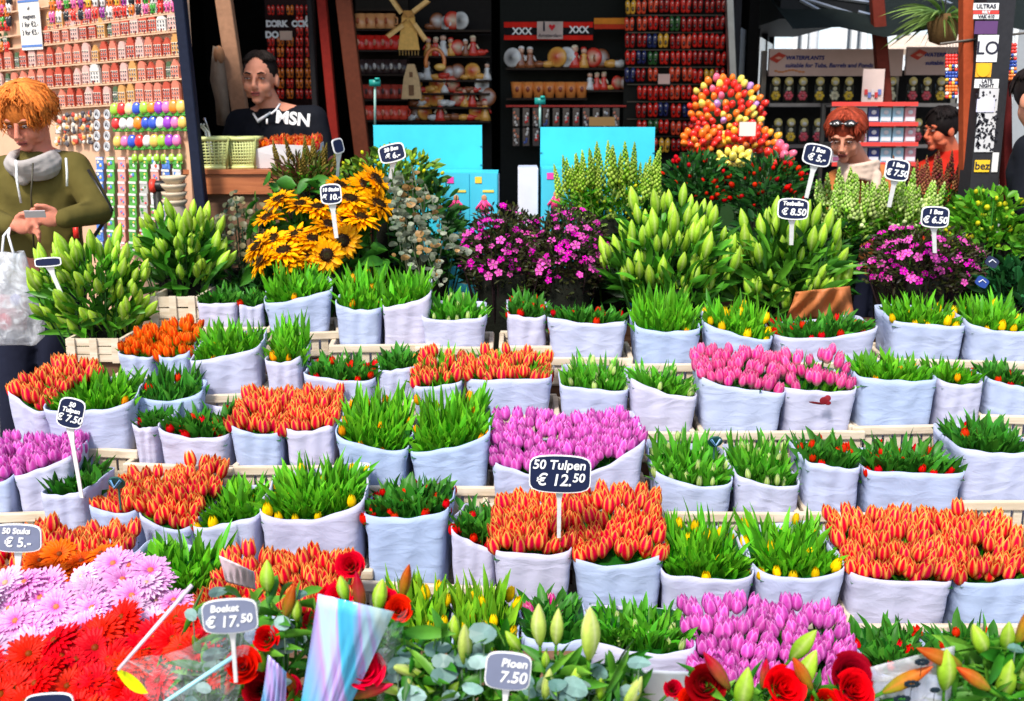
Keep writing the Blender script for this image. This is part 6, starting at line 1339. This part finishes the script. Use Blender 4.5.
# beige hats / cups left of the counter
hs_ = thing('cup_stack', (P(176, 205, 4.7)[0], 4.7, .68), 'stack of cream coloured bowls left of the wooden counter', 'bowl stack'); mb = MB(); c = P(175, 205, 4.7)
for k in range(4): z = P(175, 203 - 8 * k, 4.7)[2]; mb.lathe([(.03, z - .02), (.05, z), (.055, z + .014), (.05, z + .012), (.02, z - .01)], (.62, .50, .36), 18, None, (c[0], 4.7, 0), cap=False)
z0 = P(175, 206, 4.7)[2]; mb.lathe([(.045, .68), (.045, z0)], (.3, .25, .2), 14, None, (c[0], 4.7, 0)); mb.build('bowls', 'card', hs_, True)
mb = MB(); c = P(157, 186, 4.75); mb.lathe([(.0, -.09), (.02, -.09), (.024, -.075), (.024, .0)], (.01, .01, .012), 14, ry(math.pi / 2), c + [.07, 0, 0]); mb.lathe([(.0, -.002), (.03, -.004), (.032, -.02), (.024, -.028)], (.75, .05, .03), 16, ry(-math.pi / 2), c + [-.03, 0, 0]); mb.box((c[0], 4.75, (c[2] - .024 + .68) / 2), (.03, .03, c[2] - .024 - .68), (.02, .02, .02)); o = mb.build('torch', 'plastic', None, True, origin=(c[0], 4.75, .68)); tag(o, 'black stand with a round red end beside the souvenir packets', 'ornament')
# hanging cloth & hook beside vendor
mb = MB(); V = []
for i, (x0, x1, y) in enumerate([(214, 220, 46), (212, 224, 66), (211, 226, 80), (216, 228, 100), (218, 230, 125)]): V += [P(x0, y, 5.55), P((x0 + x1) / 2, y + 1, 5.51), P(x1, y, 5.55)]
mb.add(V, [(i * 3 + j, i * 3 + j + 1, i * 3 + j + 4, i * 3 + j + 3) for i in range(4) for j in range(2)], (.30, .22, .16)); mb.ball(P(219, 55, 5.53), (.028, .03, .045), (.42, .20, .10)); o = mb.build('hanging_cloth', 'cloth', None, True, origin=P(219, 46, 5.55)); o.modifiers.new('t', 'SOLIDIFY').thickness = .006; tag(o, 'brown cloth hanging on the door post beside the stallholder', 'cloth')
# ================================================================== BLUE CARDS AND LEAFLET BOXES
CY_ = (.045, .55, .72)
def bluecard(x0, y0, x1, y1, Y, label):
    a = P(x0, y1, Y); b = P(x1, y0, Y); root = thing('display_card', ((a[0] + b[0]) / 2, Y, .66), label, 'display card'); mb = MB(); mb.box(((a[0] + b[0]) / 2, Y, (a[2] + b[2]) / 2), (b[0] - a[0], .012, b[2] - a[2]), CY_); o = mb.build('panel', 'card', root)
    mb = MB(); mb.box(((a[0] + b[0]) / 2, Y + .1, (.66 + a[2]) / 2), (b[0] - a[0] - .02, .18, a[2] - .66), CY_); mb.build('stand_box', 'card', root)
    mb = MB()
    for z in (.35, .65):
        for x in (a[0] + .003, b[0] - .003): mb.box((x, Y - .008, lerp(a[2], b[2], z)), (.014, .004, .003), (.02, .1, .12))
    mb.build('slot', 'paint', root); blocks.append((root.location.x, Y + .1, .66, .2, .12)); return root
bluecard(375, 125, 482, 186, 5.15, 'blank turquoise display card on the left, behind the yellow berried foliage')
bluecard(540, 127, 655, 200, 5.15, 'blank turquoise display card on the right, behind the snapdragon spikes')
def leaflet(x0, y0, x1, y1, Y, label, nfig, side):
    a = P(x0, y1, Y); b = P(x1, y0, Y); z0 = .66; root = thing('leaflet_box', ((a[0] + b[0]) / 2, Y + .1, z0), label, 'leaflet box'); mb = MB(); mb.box(((a[0] + b[0]) / 2, Y + .1, (z0 + b[2]) / 2), (b[0] - a[0], .2, b[2] - z0), (.05, .55, .74)); mb.build('box', 'card', root)
    n_ = nfig; w_ = (b[0] - a[0]) / n_
    for k in range(n_):
        cx_ = a[0] + w_ * (k + .5); m2 = MB(); pc = MB(); ht = b[2]
        m2.box((cx_, Y - .004, (ht + z0) / 2), (w_ - .008, .004, ht - z0 - .01), (.06, .50, .68)); pl = m2.build('front_panel', 'card', root)
        m2 = MB(); m2.box((cx_ - w_ * .2, Y - .008, ht - .035), (.03, .003, .028), [(.8, .06, .4), (.85, .55, .05)][k % 2]); m2.box((cx_ + w_ * .15, Y - .008, ht - .085), (w_ * .4, .003, .010), (.75, .6, .1)); m2.build('colour_square', 'card', pl)
        m2 = MB(); fz = ht - .17; m2.ball((cx_, Y - .009, fz + .055), (.012, .003, .014), (.55, .25, .12)); m2.prism([(-.024, -.01), (.024, -.01), (.014, .045), (-.014, .045)], -.010, -.0065, (.82, .05, .22), None, (cx_, Y, fz)); m2.tube([(cx_ - .012, Y - .009, fz + .035), (cx_ - .036, Y - .009, fz + .005)], .006, (.82, .05, .22), 5); m2.tube([(cx_ + .012, Y - .009, fz + .035), (cx_ + .036, Y - .009, fz + .012)], .006, (.82, .05, .22), 5)
        for s in (-1, 1): m2.tube([(cx_ + s * .008, Y - .009, fz - .01), (cx_ + s * .010, Y - .009, fz - .055)], .006, (.03, .03, .06), 5)
        m2.build('printed_figure', 'card', pl, True)
    if side:
        for k in range(4):
            m2 = MB(); m2.box((b[0] + .003, Y + .03 + .045 * k, (z0 + b[2]) / 2), (.004, .022, b[2] - z0 - .03), (.03, .05, .22) if k % 2 else (.55, .6, .65)); m2.build('side_strip', 'card', root)
    blocks.append((root.location.x, Y + .1, .66, (b[0] - a[0]) / 2, .12)); return root
leaflet(443, 172, 498, 250, 4.92, 'light blue leaflet box with pink printed figures below the left turquoise card', 2, 1)
leaflet(541, 168, 600, 250, 4.90, 'light blue leaflet box beside the white box in the middle', 2, 0)
a = P(518, 168, 4.95); b = P(538, 240, 4.95); wx = thing('white_box', ((a[0] + b[0]) / 2, 5.05, .66), 'narrow plain white box between the two leaflet boxes', 'box'); mb = MB(); mb.box(((a[0] + b[0]) / 2, 5.05, (.66 + a[2]) / 2), (b[0] - a[0], .2, a[2] - .66), (.66, .66, .74)); o = mb.build('carton', 'card', wx); o.modifiers.new('b', 'BEVEL').width = .003
mb = MB(); mb.box(((a[0] + b[0]) / 2, 5.05, a[2] + .002), (b[0] - a[0] - .006, .19, .003), (.5, .55, .7)); mb.build('lid', 'card', wx); blocks.append((wx.location.x, 5.05, .66, .05, .1))
# price clamps
for (x, y0, y1, lab) in [(375, 80, 126, 'small teal label clamp on a thin rod at the left card'), (540, 98, 128, 'small teal label clamp on a thin rod at the right card')]:
    mb = MB(); Y = 5.2; mb.tube([P(x, y1, Y), P(x, y0 + 6, Y)], .006, (.25, .42, .38), 6); c = P(x, y0 + 3, Y); mb.box(c, (.05, .03, .03), (.01, .22, .19)); mb.box(c + [.012, -.003, .018], (.02, .034, .012), (.01, .3, .25)); o = mb.build('label_clamp', 'plastic', None, True, origin=P(x, y1, Y)); tag(o, lab, 'label clamp')
# ================================================================== SHOP CONTENTS
def shelfrow(root, x0, x1, y, Y, dep=.16, col=(.03, .02, .015)):
    a = P(x0, y, Y); b = P(x1, y, Y); mb = MB(); mb.box(((a[0] + b[0]) / 2, Y + dep / 2 - .02, a[2] - .006), (b[0] - a[0], dep, .012), col); mb.build('shelf', 'paint', root); return a[2]
su = thing('shelf_unit', (P(382, 100, 6.8)[0], 6.85, .05), 'dark shelf unit of mugs between the brown post and the figurines', 'shelf unit'); a = P(355, 0, 6.95); b = P(408, 0, 6.95)
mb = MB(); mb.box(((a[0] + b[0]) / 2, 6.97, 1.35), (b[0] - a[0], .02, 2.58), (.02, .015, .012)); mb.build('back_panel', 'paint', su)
def mug(c, c2): mb = MB(); mb.lathe([(0, 0), (.030, 0), (.034, .01), (.036, .085), (.033, .085), (.030, .012), (0, .01)], c, 16, cap=False); mb.tube([(.033, 0, .02), (.056, 0, .028), (.058, 0, .058), (.035, 0, .07)], .005, c, 6); mb.ball((0, -.034, .045), (.014, .004, .02), c2, 8, 5); return mb.mesh('mug', 'gloss')
MG = [mug((.80, .36, .14), (.5, .12, .05)), mug((.78, .03, .02), (.7, .3, .2)), mug((.05, .03, .03), (.7, .68, .66)), mug((.45, .06, .04), (.1, .05, .05)), mug((.75, .07, .04), (.8, .3, .2))]
MT = ['peach coloured mug on the upper mug shelf', 'scarlet mug on the second mug shelf', 'black and white mug on the third mug shelf', 'dull red mug on the fourth mug shelf', 'bright red mug on the lowest mug shelf']
for r, y in enumerate((29, 50, 74, 99, 120)):
    z = shelfrow(su, 356, 408, y, 6.8)
    for i in range(6 if r else 4):
        x = P(361 + i * (8.3 if r else 9.5), y, 6.8)[0]; o = inst('mug', MG[r], None, (x, 6.83, z + .001), rz(-.6), 1.0 if r else 1.05); tag(o, MT[r], 'mug', 'mugs on shelf %d' % (r + 1))
z = shelfrow(su, 356, 408, 9, 6.8)
# windmill
wm = thing('toy_windmill', P(409, 50, 6.5), 'yellow wooden windmill ornament hanging by the mug shelves', 'windmill'); c = P(409, 50, 6.5)
mb = MB(); hM = P(409, 18, 6.5)[2] - c[2]; mb.prism([(-.062, 0), (.062, 0), (.036, hM), (-.036, hM)], -.015, .015, (.78, .45, .12), None, c); mb.prism([(-.04, hM), (.04, hM), (.022, hM + .04), (-.022, hM + .04)], -.014, .014, (.6, .3, .08), None, c); mb.build('mill_body', 'paint', wm)
for k in range(4): a_ = .62 + k * math.pi / 2; mb = MB(); d = np.array([math.cos(a_), 0, math.sin(a_)]); hub = c + [0, -.03, hM - .005]; R = ry(-a_); mb.box(hub + d * .085, (.15, .006, .007), (.45, .22, .06), R); mb.box(hub + d * .10 + (R @ np.array([0, 0, .014])), (.11, .004, .024), (.82, .52, .2), R); mb.build('sail', 'paint', wm)
mb = MB(); 
for k in range(7): mb.tube([c + [-.055 + .018 * k, 0, 0], c + [-.055 + .018 * k, 0, -.03]], .003, (.5, .3, .1), 4)
mb.build('fringe', 'paint', wm)
# figurines in the dark on stepped shelf
fu = thing('figurine_shelf', (P(448, 100, 6.9)[0], 6.95, .05), 'dark stepped shelf of painted figurines left of the black gap', 'shelf unit'); a = P(408, 0, 7.05); b = P(492, 0, 7.05); mb = MB(); mb.box(((a[0] + b[0]) / 2, 7.07, 1.35), (b[0] - a[0] - .01, .02, 2.58), (.012, .01, .01)); mb.build('back_panel', 'paint', fu)
def figurine(kind, c1, c2):
    mb = MB()
    if kind == 'shoe': mb.ball((0, 0, .018), (.032, .018, .018), c1, 10, 6); mb.ball((.028, 0, .024), (.014, .010, .010), c1, 8, 5); mb.ball((-.008, 0, .032), (.016, .011, .006), (.05, .03, .03), 8, 5)
    elif kind == 'plate': mb.lathe([(0, .006), (.036, .0), (.042, -.006), (.043, -.003), (.036, .004), (0, .010)], [c2, c2, c1, c1, c1, c2], 18, rx(math.pi / 2), (0, 0, .044), cap=False); mb.box((0, .012, .008), (.03, .02, .016), (.1, .05, .03))
    else: mb.lathe([(0, 0), (.028, 0), (.024, .02), (.014, .05), (.017, .062), (.010, .07)], c1, 12, cap=False); mb.ball((0, 0, .082), .016, (.75, .45, .32), 8, 6); mb.ball((0, .004, .092), (.017, .017, .012), c2, 8, 5); mb.tube([(-.015, 0, .058), (-.028, -.008, .035)], .005, c2, 5); mb.tube([(.015, 0, .058), (.028, -.008, .035)], .005, c2, 5)
    return mb.mesh('figurine', 'gloss')
FG = [(('%s and %s' % (n1, n2)), kd, figurine(kd, c1, c2)) for kd in ('shoe', 'plate', 'doll') for n1, c1, n2, c2 in (('brown', (.3, .1, .04), 'white', (.8, .8, .8)), ('red', (.7, .05, .03), 'cream', (.8, .7, .5)), ('white', (.75, .75, .75), 'black', (.03, .03, .03)), ('amber', (.8, .4, .08), 'red', (.6, .04, .03)))]
KN = {'shoe': 'wooden shoe ornament', 'plate': 'standing plate', 'doll': 'costume doll'}
WD = ['top', 'second', 'third', 'fourth', 'fifth', 'sixth']
for r, (y, x0, x1) in enumerate([(30, 428, 462), (56, 426, 484), (80, 410, 488), (93, 405, 488), (107, 410, 490), (121, 408, 490)]):
    z = shelfrow(fu, 408, 490, y, 6.85, .18); x = x0 + 2
    while x < x1:
        t_ = random.choice(FG); o = inst('figurine', t_[2], None, (P(x, y, 6.85)[0], 6.88, z + .001), rz(U(-.5, .5)), U(.95, 1.35)); tag(o, '%s %s on the %s figurine shelf' % (t_[0], KN[t_[1]], WD[r]), 'figurine', '%s %s figurines shelf %d' % (t_[0], t_[1], r)); x += 7.5
# big pieces: cream windmill house, ring
mb = MB(); c = P(412, 99, 6.6); mb.prism([(-.06, 0), (.06, 0), (.045, .12), (.02, .2), (-.02, .2), (-.045, .12)], -.03, .03, (.62, .42, .22), None, c); mb.box(c + [0, -.032, .05], (.03, .004, .06), (.2, .1, .05)); mb.box(c + [0, -.032, .14], (.02, .004, .03), (.2, .1, .05)); o = mb.build('house_ornament', 'paint', None, origin=c); tag(o, 'cream gabled house ornament left of the figurines', 'ornament')
mb = MB(); c = P(435, 62, 6.6); mb.tube([c + [.055 * math.cos(t), 0, .075 * math.sin(t)] for t in np.linspace(-.6, 3.6, 14)], .012, (.7, .22, .06), 8); mb.ball(c + [.03, -.01, -.03], (.035, .02, .022), (.82, .5, .12)); o = mb.build('arched_ornament', 'gloss', None, True, origin=c - np.array([0, 0, .08])); tag(o, 'orange arched ornament with a yellow shoe above the figurines', 'ornament')
# middle panel
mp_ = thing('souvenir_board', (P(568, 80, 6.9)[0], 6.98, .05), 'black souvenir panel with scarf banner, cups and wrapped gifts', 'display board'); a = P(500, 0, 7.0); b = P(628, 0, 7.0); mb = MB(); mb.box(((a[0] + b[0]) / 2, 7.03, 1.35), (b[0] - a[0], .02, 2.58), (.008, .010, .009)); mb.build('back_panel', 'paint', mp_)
bn = thing('scarf_banner', P(556, 38, 6.85), 'red and black scarf banner with white crosses above the souvenir figures', 'banner')
def fbox(x0, y0, x1, y1, Y, col, root, nm, th=.006, mat='cloth'): a = P(x0, y1, Y); b = P(x1, y0, Y); mb = MB(); mb.box((a + b) / 2, (b[0] - a[0], th, b[2] - a[2]), col); return mb.build(nm, mat, root)
fbox(504, 22, 593, 40, 6.85, (.70, .02, .012), bn, 'cloth'); fbox(504, 27.5, 593, 35, 6.843, (.01, .01, .012), bn, 'black_stripe'); fbox(537, 21.5, 563, 39, 6.835, (.55, .42, .38), bn, 'white_patch')
text('XXX', .055, M['chalk'], bn, P(522, 31.5, 6.835), I3, bold=.002, shear=0); text('XXX', .055, M['chalk'], bn, P(579, 30, 6.835), I3, bold=.002, shear=0); text('I', .075, M['ink'], bn, P(544, 27, 6.828), I3, bold=.002, shear=0); text('Amsterdam', .030, M['ink'], bn, P(550, 35.5, 6.828), I3, shear=0)
mb = MB(); c = P(552, 27, 6.828); mb.prism([(0, -.022), (.02, .002), (.017, .013), (.008, .015), (0, .007), (-.008, .015), (-.017, .013), (-.02, .002)], -.002, .002, (.6, .02, .03), None, c); mb.build('heart', 'paint', bn)
b2 = thing('scarf_banner', P(609, 30, 6.85), 'short yellow and red fringed scarf right of the long banner', 'banner'); fbox(594, 18, 625, 24, 6.85, (.75, .25, .03), b2, 'cloth'); fbox(594, 24.2, 625, 29, 6.85, (.6, .05, .02), b2, 'lower_stripe')
for r, (y, xs, sc) in enumerate([(68, range(512, 624, 9), 1.35), (90, range(590, 626, 7), 1.0)]):
    z = shelfrow(mp_, 506 if r == 0 else 588, 626, y, 6.85, .14)
    for x in xs: t_ = random.choice(FG); o = inst('figurine', t_[2], None, (P(x, y, 6.85)[0], 6.88, z + .001), rz(U(-.5, .5)), sc * U(.9, 1.1)); tag(o, '%s %s, %s ledge under the banner' % (t_[0], KN[t_[1]], ('upper', 'lower')[r]), 'figurine', '%s %s below banner %d' % (t_[0], t_[1], r))
mb = MB(); mb.lathe([(0, 0), (.026, 0), (.036, .085), (.033, .085), (.023, .006), (0, .005)], [(.75, .25, .06)] * 3 + [(.3, .1, .05)] * 3, 14, cap=False); mb.ball((0, -.031, .045), (.010, .005, .016), (.25, .04, .02), 8, 5); cupm = mb.mesh('paper_cup', 'gloss'); z = shelfrow(mp_, 506, 587, 98, 6.85, .14)
for i in range(7): o = inst('cup', cupm, None, (P(517 + i * 10.8, 98, 6.85)[0], 6.88, z + .001), I3, 1.12); tag(o, 'orange tapered cup in the row above the right turquoise card', 'cup', 'orange cups in a row')
shelfrow(mp_, 506, 626, 105, 6.82, .10, (.5, .05, .04))
def gift(k):
    mb = MB(); c = [(.7, .04, .03), (.5, .5, .55), (.05, .08, .3), (.65, .2, .1)][k]; mb.box((0, 0, 0), (.05, .012, .15), (.08, .06, .06))
    rr = random.Random(k)
    for q_ in range(6): mb.ball((rr.uniform(-.014, .014), -.008, rr.uniform(-.06, .06)), (.010, .005, .012), c if q_ % 2 else (.7, .65, .6), 7, 4)
    return mb.mesh('gift_packet', 'gloss', smooth=False)
GF = [gift(k) for k in range(4)]; GN = ['red and white', 'grey and white', 'navy and white', 'coral and white']
for r, y in enumerate((118, 136)):
    for i in range(11):
        k = random.randrange(4); o = inst('gift_packet', GF[k], None, P(516 + i * 10, y, 6.8), I3, .8); tag(o, '%s gift packet, %s row behind the right card' % (GN[k], ('upper', 'lower')[r]), 'packet', '%s gift packets row %d' % (GN[k], r))
bx = fbox(589, 117, 615, 126, 6.5, (.55, .30, .10), None, 'price_card', mat='card'); 
tag(bx, 'plain brown card standing just above the right turquoise card', 'card')
# left panel behind the vendor
lp = thing('souvenir_board', (P(290, 60, 6.6)[0], 6.7, .05), 'dark panel of red souvenirs behind the stallholder', 'display board'); a = P(264, 0, 6.7); b = P(314, 0, 6.7); mb = MB(); mb.box(((a[0] + b[0]) / 2, 6.72, 1.35), (b[0] - a[0], .02, 2.58), (.03, .01, .01)); mb.build('back_panel', 'paint', lp)
for i, ch in enumerate('DORK OCK'):
    if ch != ' ': text(ch, .048, M['chalk2'] if 'chalk2' in M else M['chalk'], lp, P(269 + i * 5.2, 24, 6.6), I3, bold=.003, shear=0)
text('DO', .05, M['chalk'], lp, P(272, 35, 6.6), I3, bold=.003, shear=0)
fbox(280, 31, 292, 40, 6.6, (.65, .45, .35), lp, 'price_label', mat='card')
for r in range(9):
    for i in range(5):
        if r in (1, 2) and i < 3: continue
        x = 271 + i * 9.5; y = 10 + r * 10.5; k = random.choice((0, 0, 0, 6, 0, 4)) if r not in (5, 6) else random.choice((6, 0)); o = inst('hanging_shoes', SM[k], None, P(x, y, 6.62), I3, 1.15); tag(o, '%s wooden shoes behind the stallholder, %s line' % (CC[k][0], NTH[r]), 'wooden shoes', '%s shoes behind stallholder line %d' % (CC[k][0], r + 1)); o.name = 'wooden_shoes'
# wooden shoe rack right
sr = thing('shoe_rack', (P(672, 80, 6.7)[0], 6.8, .05), 'tall dark rack hung with rows of red wooden shoes', 'shoe rack'); a = P(626, 0, 6.8); b = P(724, 0, 6.8); mb = MB(); mb.box(((a[0] + b[0]) / 2, 6.83, 1.35), (b[0] - a[0], .02, 2.58), (.012, .012, .010)); mb.build('back_panel', 'paint', sr)
SR = [shoe_mesh(c, .085) for c in ((.72, .02, .012), (.42, .012, .010), (.80, .08, .03), (.03, .12, .03), (.80, .42, .04), (.02, .03, .12))]; SN = ['bright red', 'wine red', 'orange red', 'green', 'yellow', 'navy']
for r in range(9):
    y = 6 + r * 17.3; m2 = MB(); m2.tube([P(627, y - 8, 6.78), P(723, y - 8, 6.78)], .004, (.08, .07, .06), 5); m2.build('rail', 'metal', sr)
    for i in range(9):
        if (i == 0 and r > 4) or (r == 4 and i == 3): continue
        k = random.choices(range(6), [6, 4, 4, 1.2, 1, 1])[0]; x = 630 + i * 11.3 + U(-.8, .8)
        o = inst('wooden_shoes', SR[k], None, P(x, y + U(-1, 1), 6.74), rz(U(-.3, .3)), U(.9, 1.05)); tag(o, '%s wooden shoes in row %s of the shoe rack' % (SN[k], ['one', 'two', 'three', 'four', 'five', 'six', 'seven', 'eight', 'nine'][r]), 'wooden shoes', '%s shoes in rack row %d' % (SN[k], r + 1))
tag(fbox(658, 74, 670, 84, 6.66, (.7, .45, .38), None, 'price_card', mat='card'), 'small pale price card in the middle of the shoe rack', 'card')
tag(fbox(739, 122, 756, 136, 5.55, (.8, .70, .62), None, 'price_card', mat='card'), 'white price card among the orange wooden tulips', 'card')
# ================================================================== WATER PLANT STALL
wp = thing('plant_stall', (P(860, 90, 7.0)[0], 7.1, 0), 'pale stall with water plant headers and shelves of packaged bulbs', 'market stall'); YW = 6.9
fbox(768, 49, 903, 76, YW, (.66, .46, .42), wp, 'header_board', .03, 'card'); fbox(905, 47, 962, 75, YW, (.62, .44, .42), wp, 'header_board', .03, 'card')
a = P(766, 76, 7.2); b = P(965, 76, 7.2); mb = MB(); mb.box(((a[0] + b[0]) / 2, 7.3, 1.0), (b[0] - a[0], .02, a[2] * 1.0 + .9 - .05), (.02, .02, .024)); 
mb = MB(); mb.box(((a[0] + b[0]) / 2, 7.3, a[2] / 2 + .03), (b[0] - a[0], .02, a[2] + .02), (.02, .02, .024)); mb.build('back_panel', 'paint', wp)
text('WATERPLANTS', .034, M['blueink'], wp, P(805, 58, YW - .02), I3, bold=.001); text('suitable for Tubs, Barrels and Ponds', .037, M['blueink'], wp, P(829, 65.5, YW - .02), I3, bold=.0008); text('WATERPLANTS', .034, M['blueink'], wp, P(943, 55, YW - .02), I3, bold=.001); text('suitable for', .037, M['blueink'], wp, P(939, 63, YW - .02), I3, bold=.0008)
for (x, y) in ((777, 58), (918, 55)): mb = MB(); c = P(x, y, YW - .02); mb.prism([(-.05, -.005), (0, -.03), (.055, .015), (.01, .035)], -.002, .002, (.55, .05, .03), None, c); mb.ball(c + [.01, 0, .0], (.03, .003, .012), (.75, .4, .3), 8, 4); mb.build('flower_mark', 'card', wp)
mb = MB()
for k in range(9): mb.ball(P(776 + k * 3.4, 71 + math.sin(k), YW - .018), (.012, .003, .007), (.7, .28, .12), 6, 4)
mb.build('orange_script', 'card', wp)
for y in (103, 144, 185): a = P(768, y, YW); b = P(962, y, YW); mb = MB(); mb.box(((a[0] + b[0]) / 2, YW + .1, a[2] - .012), (b[0] - a[0], .26, .022), (.30, .27, .27)); mb.build('shelf', 'metal', wp)
for (x0) in (768, 903, 962): a = P(x0, 50, YW + .1); mb = MB(); mb.box((a[0], YW + .2, a[2] / 2), (.03, .05, a[2]), (.35, .32, .3)); mb.build('upright', 'metal', wp)
def bulbpack(c):
    mb = MB(); c = np.array(c); mb.box((0, .003, .055), (.062, .02, .11), (.05, .05, .04)); mb.ball((0, -.008, .125), (.027, .016, .027), (.80, .66, .22), 12, 8); mb.ball((0, -.016, .118), (.017, .012, .014), (.78, .74, .66), 10, 6)
    for k in range(6): a = k * 1.05; mb.ball((.018 * math.cos(a), -.012, .038 + .018 * math.sin(a)), (.013, .006, .013), c, 8, 5)
    mb.ball((0, -.018, .038), (.010, .005, .010), c * .6 + .1, 8, 5); mb.ball((0, -.012, .080), (.014, .006, .014), (.75, .7, .5), 8, 5); return mb.mesh('bulb_packet', 'gloss')
BP = [bulbpack((.75, .08, .12)), bulbpack((.85, .55, .03)), bulbpack((.8, .72, .5))]; BN = ['red flowered', 'yellow flowered', 'cream flowered']
for (y, xs, w_) in ((102, [776, 789, 803, 820, 835, 849, 892, 913, 927, 941], 'upper'), (143, [778, 791, 804, 818, 918, 930, 941], 'middle')):
    for x in xs: k = random.choice((0, 1, 0, 2)) if x != 849 else 1; p = P(x, y, YW); o = inst('bulb_packet', BP[k], None, (p[0], YW + .03, p[2] + .0005), I3, 1.0); tag(o, '%s bulb packet on the %s shelf of the stall' % (BN[k], w_), 'packet', '%s packets on the %s stall shelf' % (BN[k], w_))
# leaflet on post, middle rack
lf = fbox(861, 69, 885, 103, 6.3, (.72, .55, .5), None, 'leaflet', mat='card'); tag(lf, 'pale leaflet with small pictures fixed in front of the dark red post', 'leaflet')
for i in range(5): mb = MB(); mb.box(P(866 + i * 3.4, 92 + (i % 2) * 3, 6.29), (.018, .004, .03), [(.6, .05, .05), (.15, .2, .5), (.7, .6, .6)][i % 3]); mb.build('picture', 'card', lf)
rk = thing('packet_rack', (P(872, 130, 6.0)[0], 6.1, 0), 'low rack with red shelf edges and blue and white packets behind the bending shopper', 'rack')
for y in (104, 124, 144, 164): a = P(831, y, 6.0); b = P(917, y, 6.0); mb = MB(); mb.box(((a[0] + b[0]) / 2, 6.1, a[2]), (b[0] - a[0], .22, .012), (.05, .05, .05)); mb.box(((a[0] + b[0]) / 2, 5.985, a[2]), (b[0] - a[0], .008, .022), (.72, .06, .05)); mb.build('shelf', 'plastic', rk)
for x in (831, 917): a = P(x, 104, 6.0); mb = MB(); mb.box((a[0], 6.14, a[2] / 2), (.02, .03, a[2]), (.1, .1, .1)); mb.build('upright', 'metal', rk)
PN = [('blue and white', (.35, .6, .75)), ('pale grey', (.6, .58, .6)), ('navy', (.04, .06, .25)), ('pink', (.7, .3, .35))]
for r, y in enumerate((124, 144, 164)):
    zz = P(831, y, 6.0)[2] + .007
    for i in range(7):
        k = [1, 3, 1, 2, 0, 0, 3][i]; x = P(838 + i * 12.2, y, 6.0)[0]; mb = MB(); mb.box((0, 0, .04), (.058, .03, .08), PN[k][1]); mb.box((0, -.0165, .02), (.05, .003, .022), (.75, .75, .8) if k != 1 else (.3, .1, .2)); mb.ball((0, -.017, .055), (.014, .003, .012), (.7, .7, .75)); o = mb.build('small_packet', 'gloss'); o.location = (x, 6.04, zz); tag(o, '%s packet, %s shelf of the red edged rack, %s from left' % (PN[k][0], ('upper', 'middle', 'lower')[r], NTH[i]), 'packet', 'packets on the red edged rack')
# hanging palm
pm = thing('hanging_palm', P(944, 20, 6.1), 'spiky green palm hanging above the water plant header', 'palm'); c = P(944, 22, 6.1); mb = MB()
for k in range(70):
    a = U(0, 6.28); L_ = U(.16, .32); d = np.array([math.cos(a), math.sin(a), U(-.1, .8)]); blade(mb, c + [0, 0, .02], c + d * L_, .016, np.array([math.cos(a), math.sin(a), -1.5]) * .07, (.05, .16, .03), (.25, .36, .10), 6)
mb.build('fronds', 'leaf', pm, True); mb = MB(); mb.lathe([(.02, -.12), (.07, -.10), (.09, .0), (.07, .04)], (.14, .08, .03), 14, None, c); mb.tube([c, c + [0, 0, .6]], .004, (.1, .1, .1), 5); mb.build('basket', 'cloth', pm, True)
# white pipe in front of the far house
mb = MB(); a = P(816, 0, 12); mb.tube([(a[0], 12, 0), (a[0], 12, 5)], .05, (.7, .72, .74), 12); tag(mb.build('lamp_post', 'paint', None, True, origin=(a[0], 12, 0)), 'white street post in front of the pale canal house', 'post')
# blocks carrying the cut flowers
mb = MB()
for (x, y, z) , (w_, d_) in [((P(312, 225, 4.3)[0], 4.35, .62), (.3, .2)), ((P(415, 215, 4.4)[0], 4.5, .62), (.2, .15)), ((P(728, 115, 5.9)[0], 5.8, .70), (.4, .35)), ((P(745, 115, 5.5)[0], 5.36, .70), (.5, .14)), ((P(165, 205, 4.7)[0], 4.72, .68), (.24, .12))]: mb.box((x, y, (z - .002) / 2), (w_, d_, z - .002))
for (x, y, z, a, d) in blocks: z2 = z - .002 - U(0, .002); mb.box((x, y, z2 / 2), (a * U(.98, 1.02) * 1.1, d * 1.2 * U(.98, 1.02), z2))
tag(mb.build('flower_stand', 'stand'), 'dark wooden stands under the buckets of cut flowers', 'stand')
# ------------------------------------------------------------------ lettering becomes plain mesh
dg = bpy.context.evaluated_depsgraph_get(); dg.update()
for o in [o for o in bpy.data.objects if o.type == 'FONT']:
    me = bpy.data.meshes.new_from_object(o.evaluated_get(dg)); n = bpy.data.objects.new('lettering', me); COL.objects.link(n)
    n.parent = o.parent; n.location = o.location; n.rotation_euler = o.rotation_euler
    if not me.materials: me.materials.append(o.data.materials[0])
    bpy.data.objects.remove(o)

# ------------------------------------------------------------------ look-alikes are told apart by their order from the left
from collections import defaultdict
ORDW = ['first', 'second', 'third', 'fourth', 'fifth', 'sixth', 'seventh', 'eighth', 'ninth', 'tenth', 'eleventh', 'twelfth', 'thirteenth', 'fourteenth', 'fifteenth']
same = defaultdict(list)
for o in bpy.data.objects:
    if o.parent is None and o.get('label'): same[o['label']].append(o)
for lab, os_ in same.items():
    if len(os_) > 1:
        os_.sort(key=lambda o: o.location.x / o.location.y)
        for i, o in enumerate(os_):
            o['label'] = lab + (', %s such from the left' % ORDW[i] if i < 15 else ', near the right end')
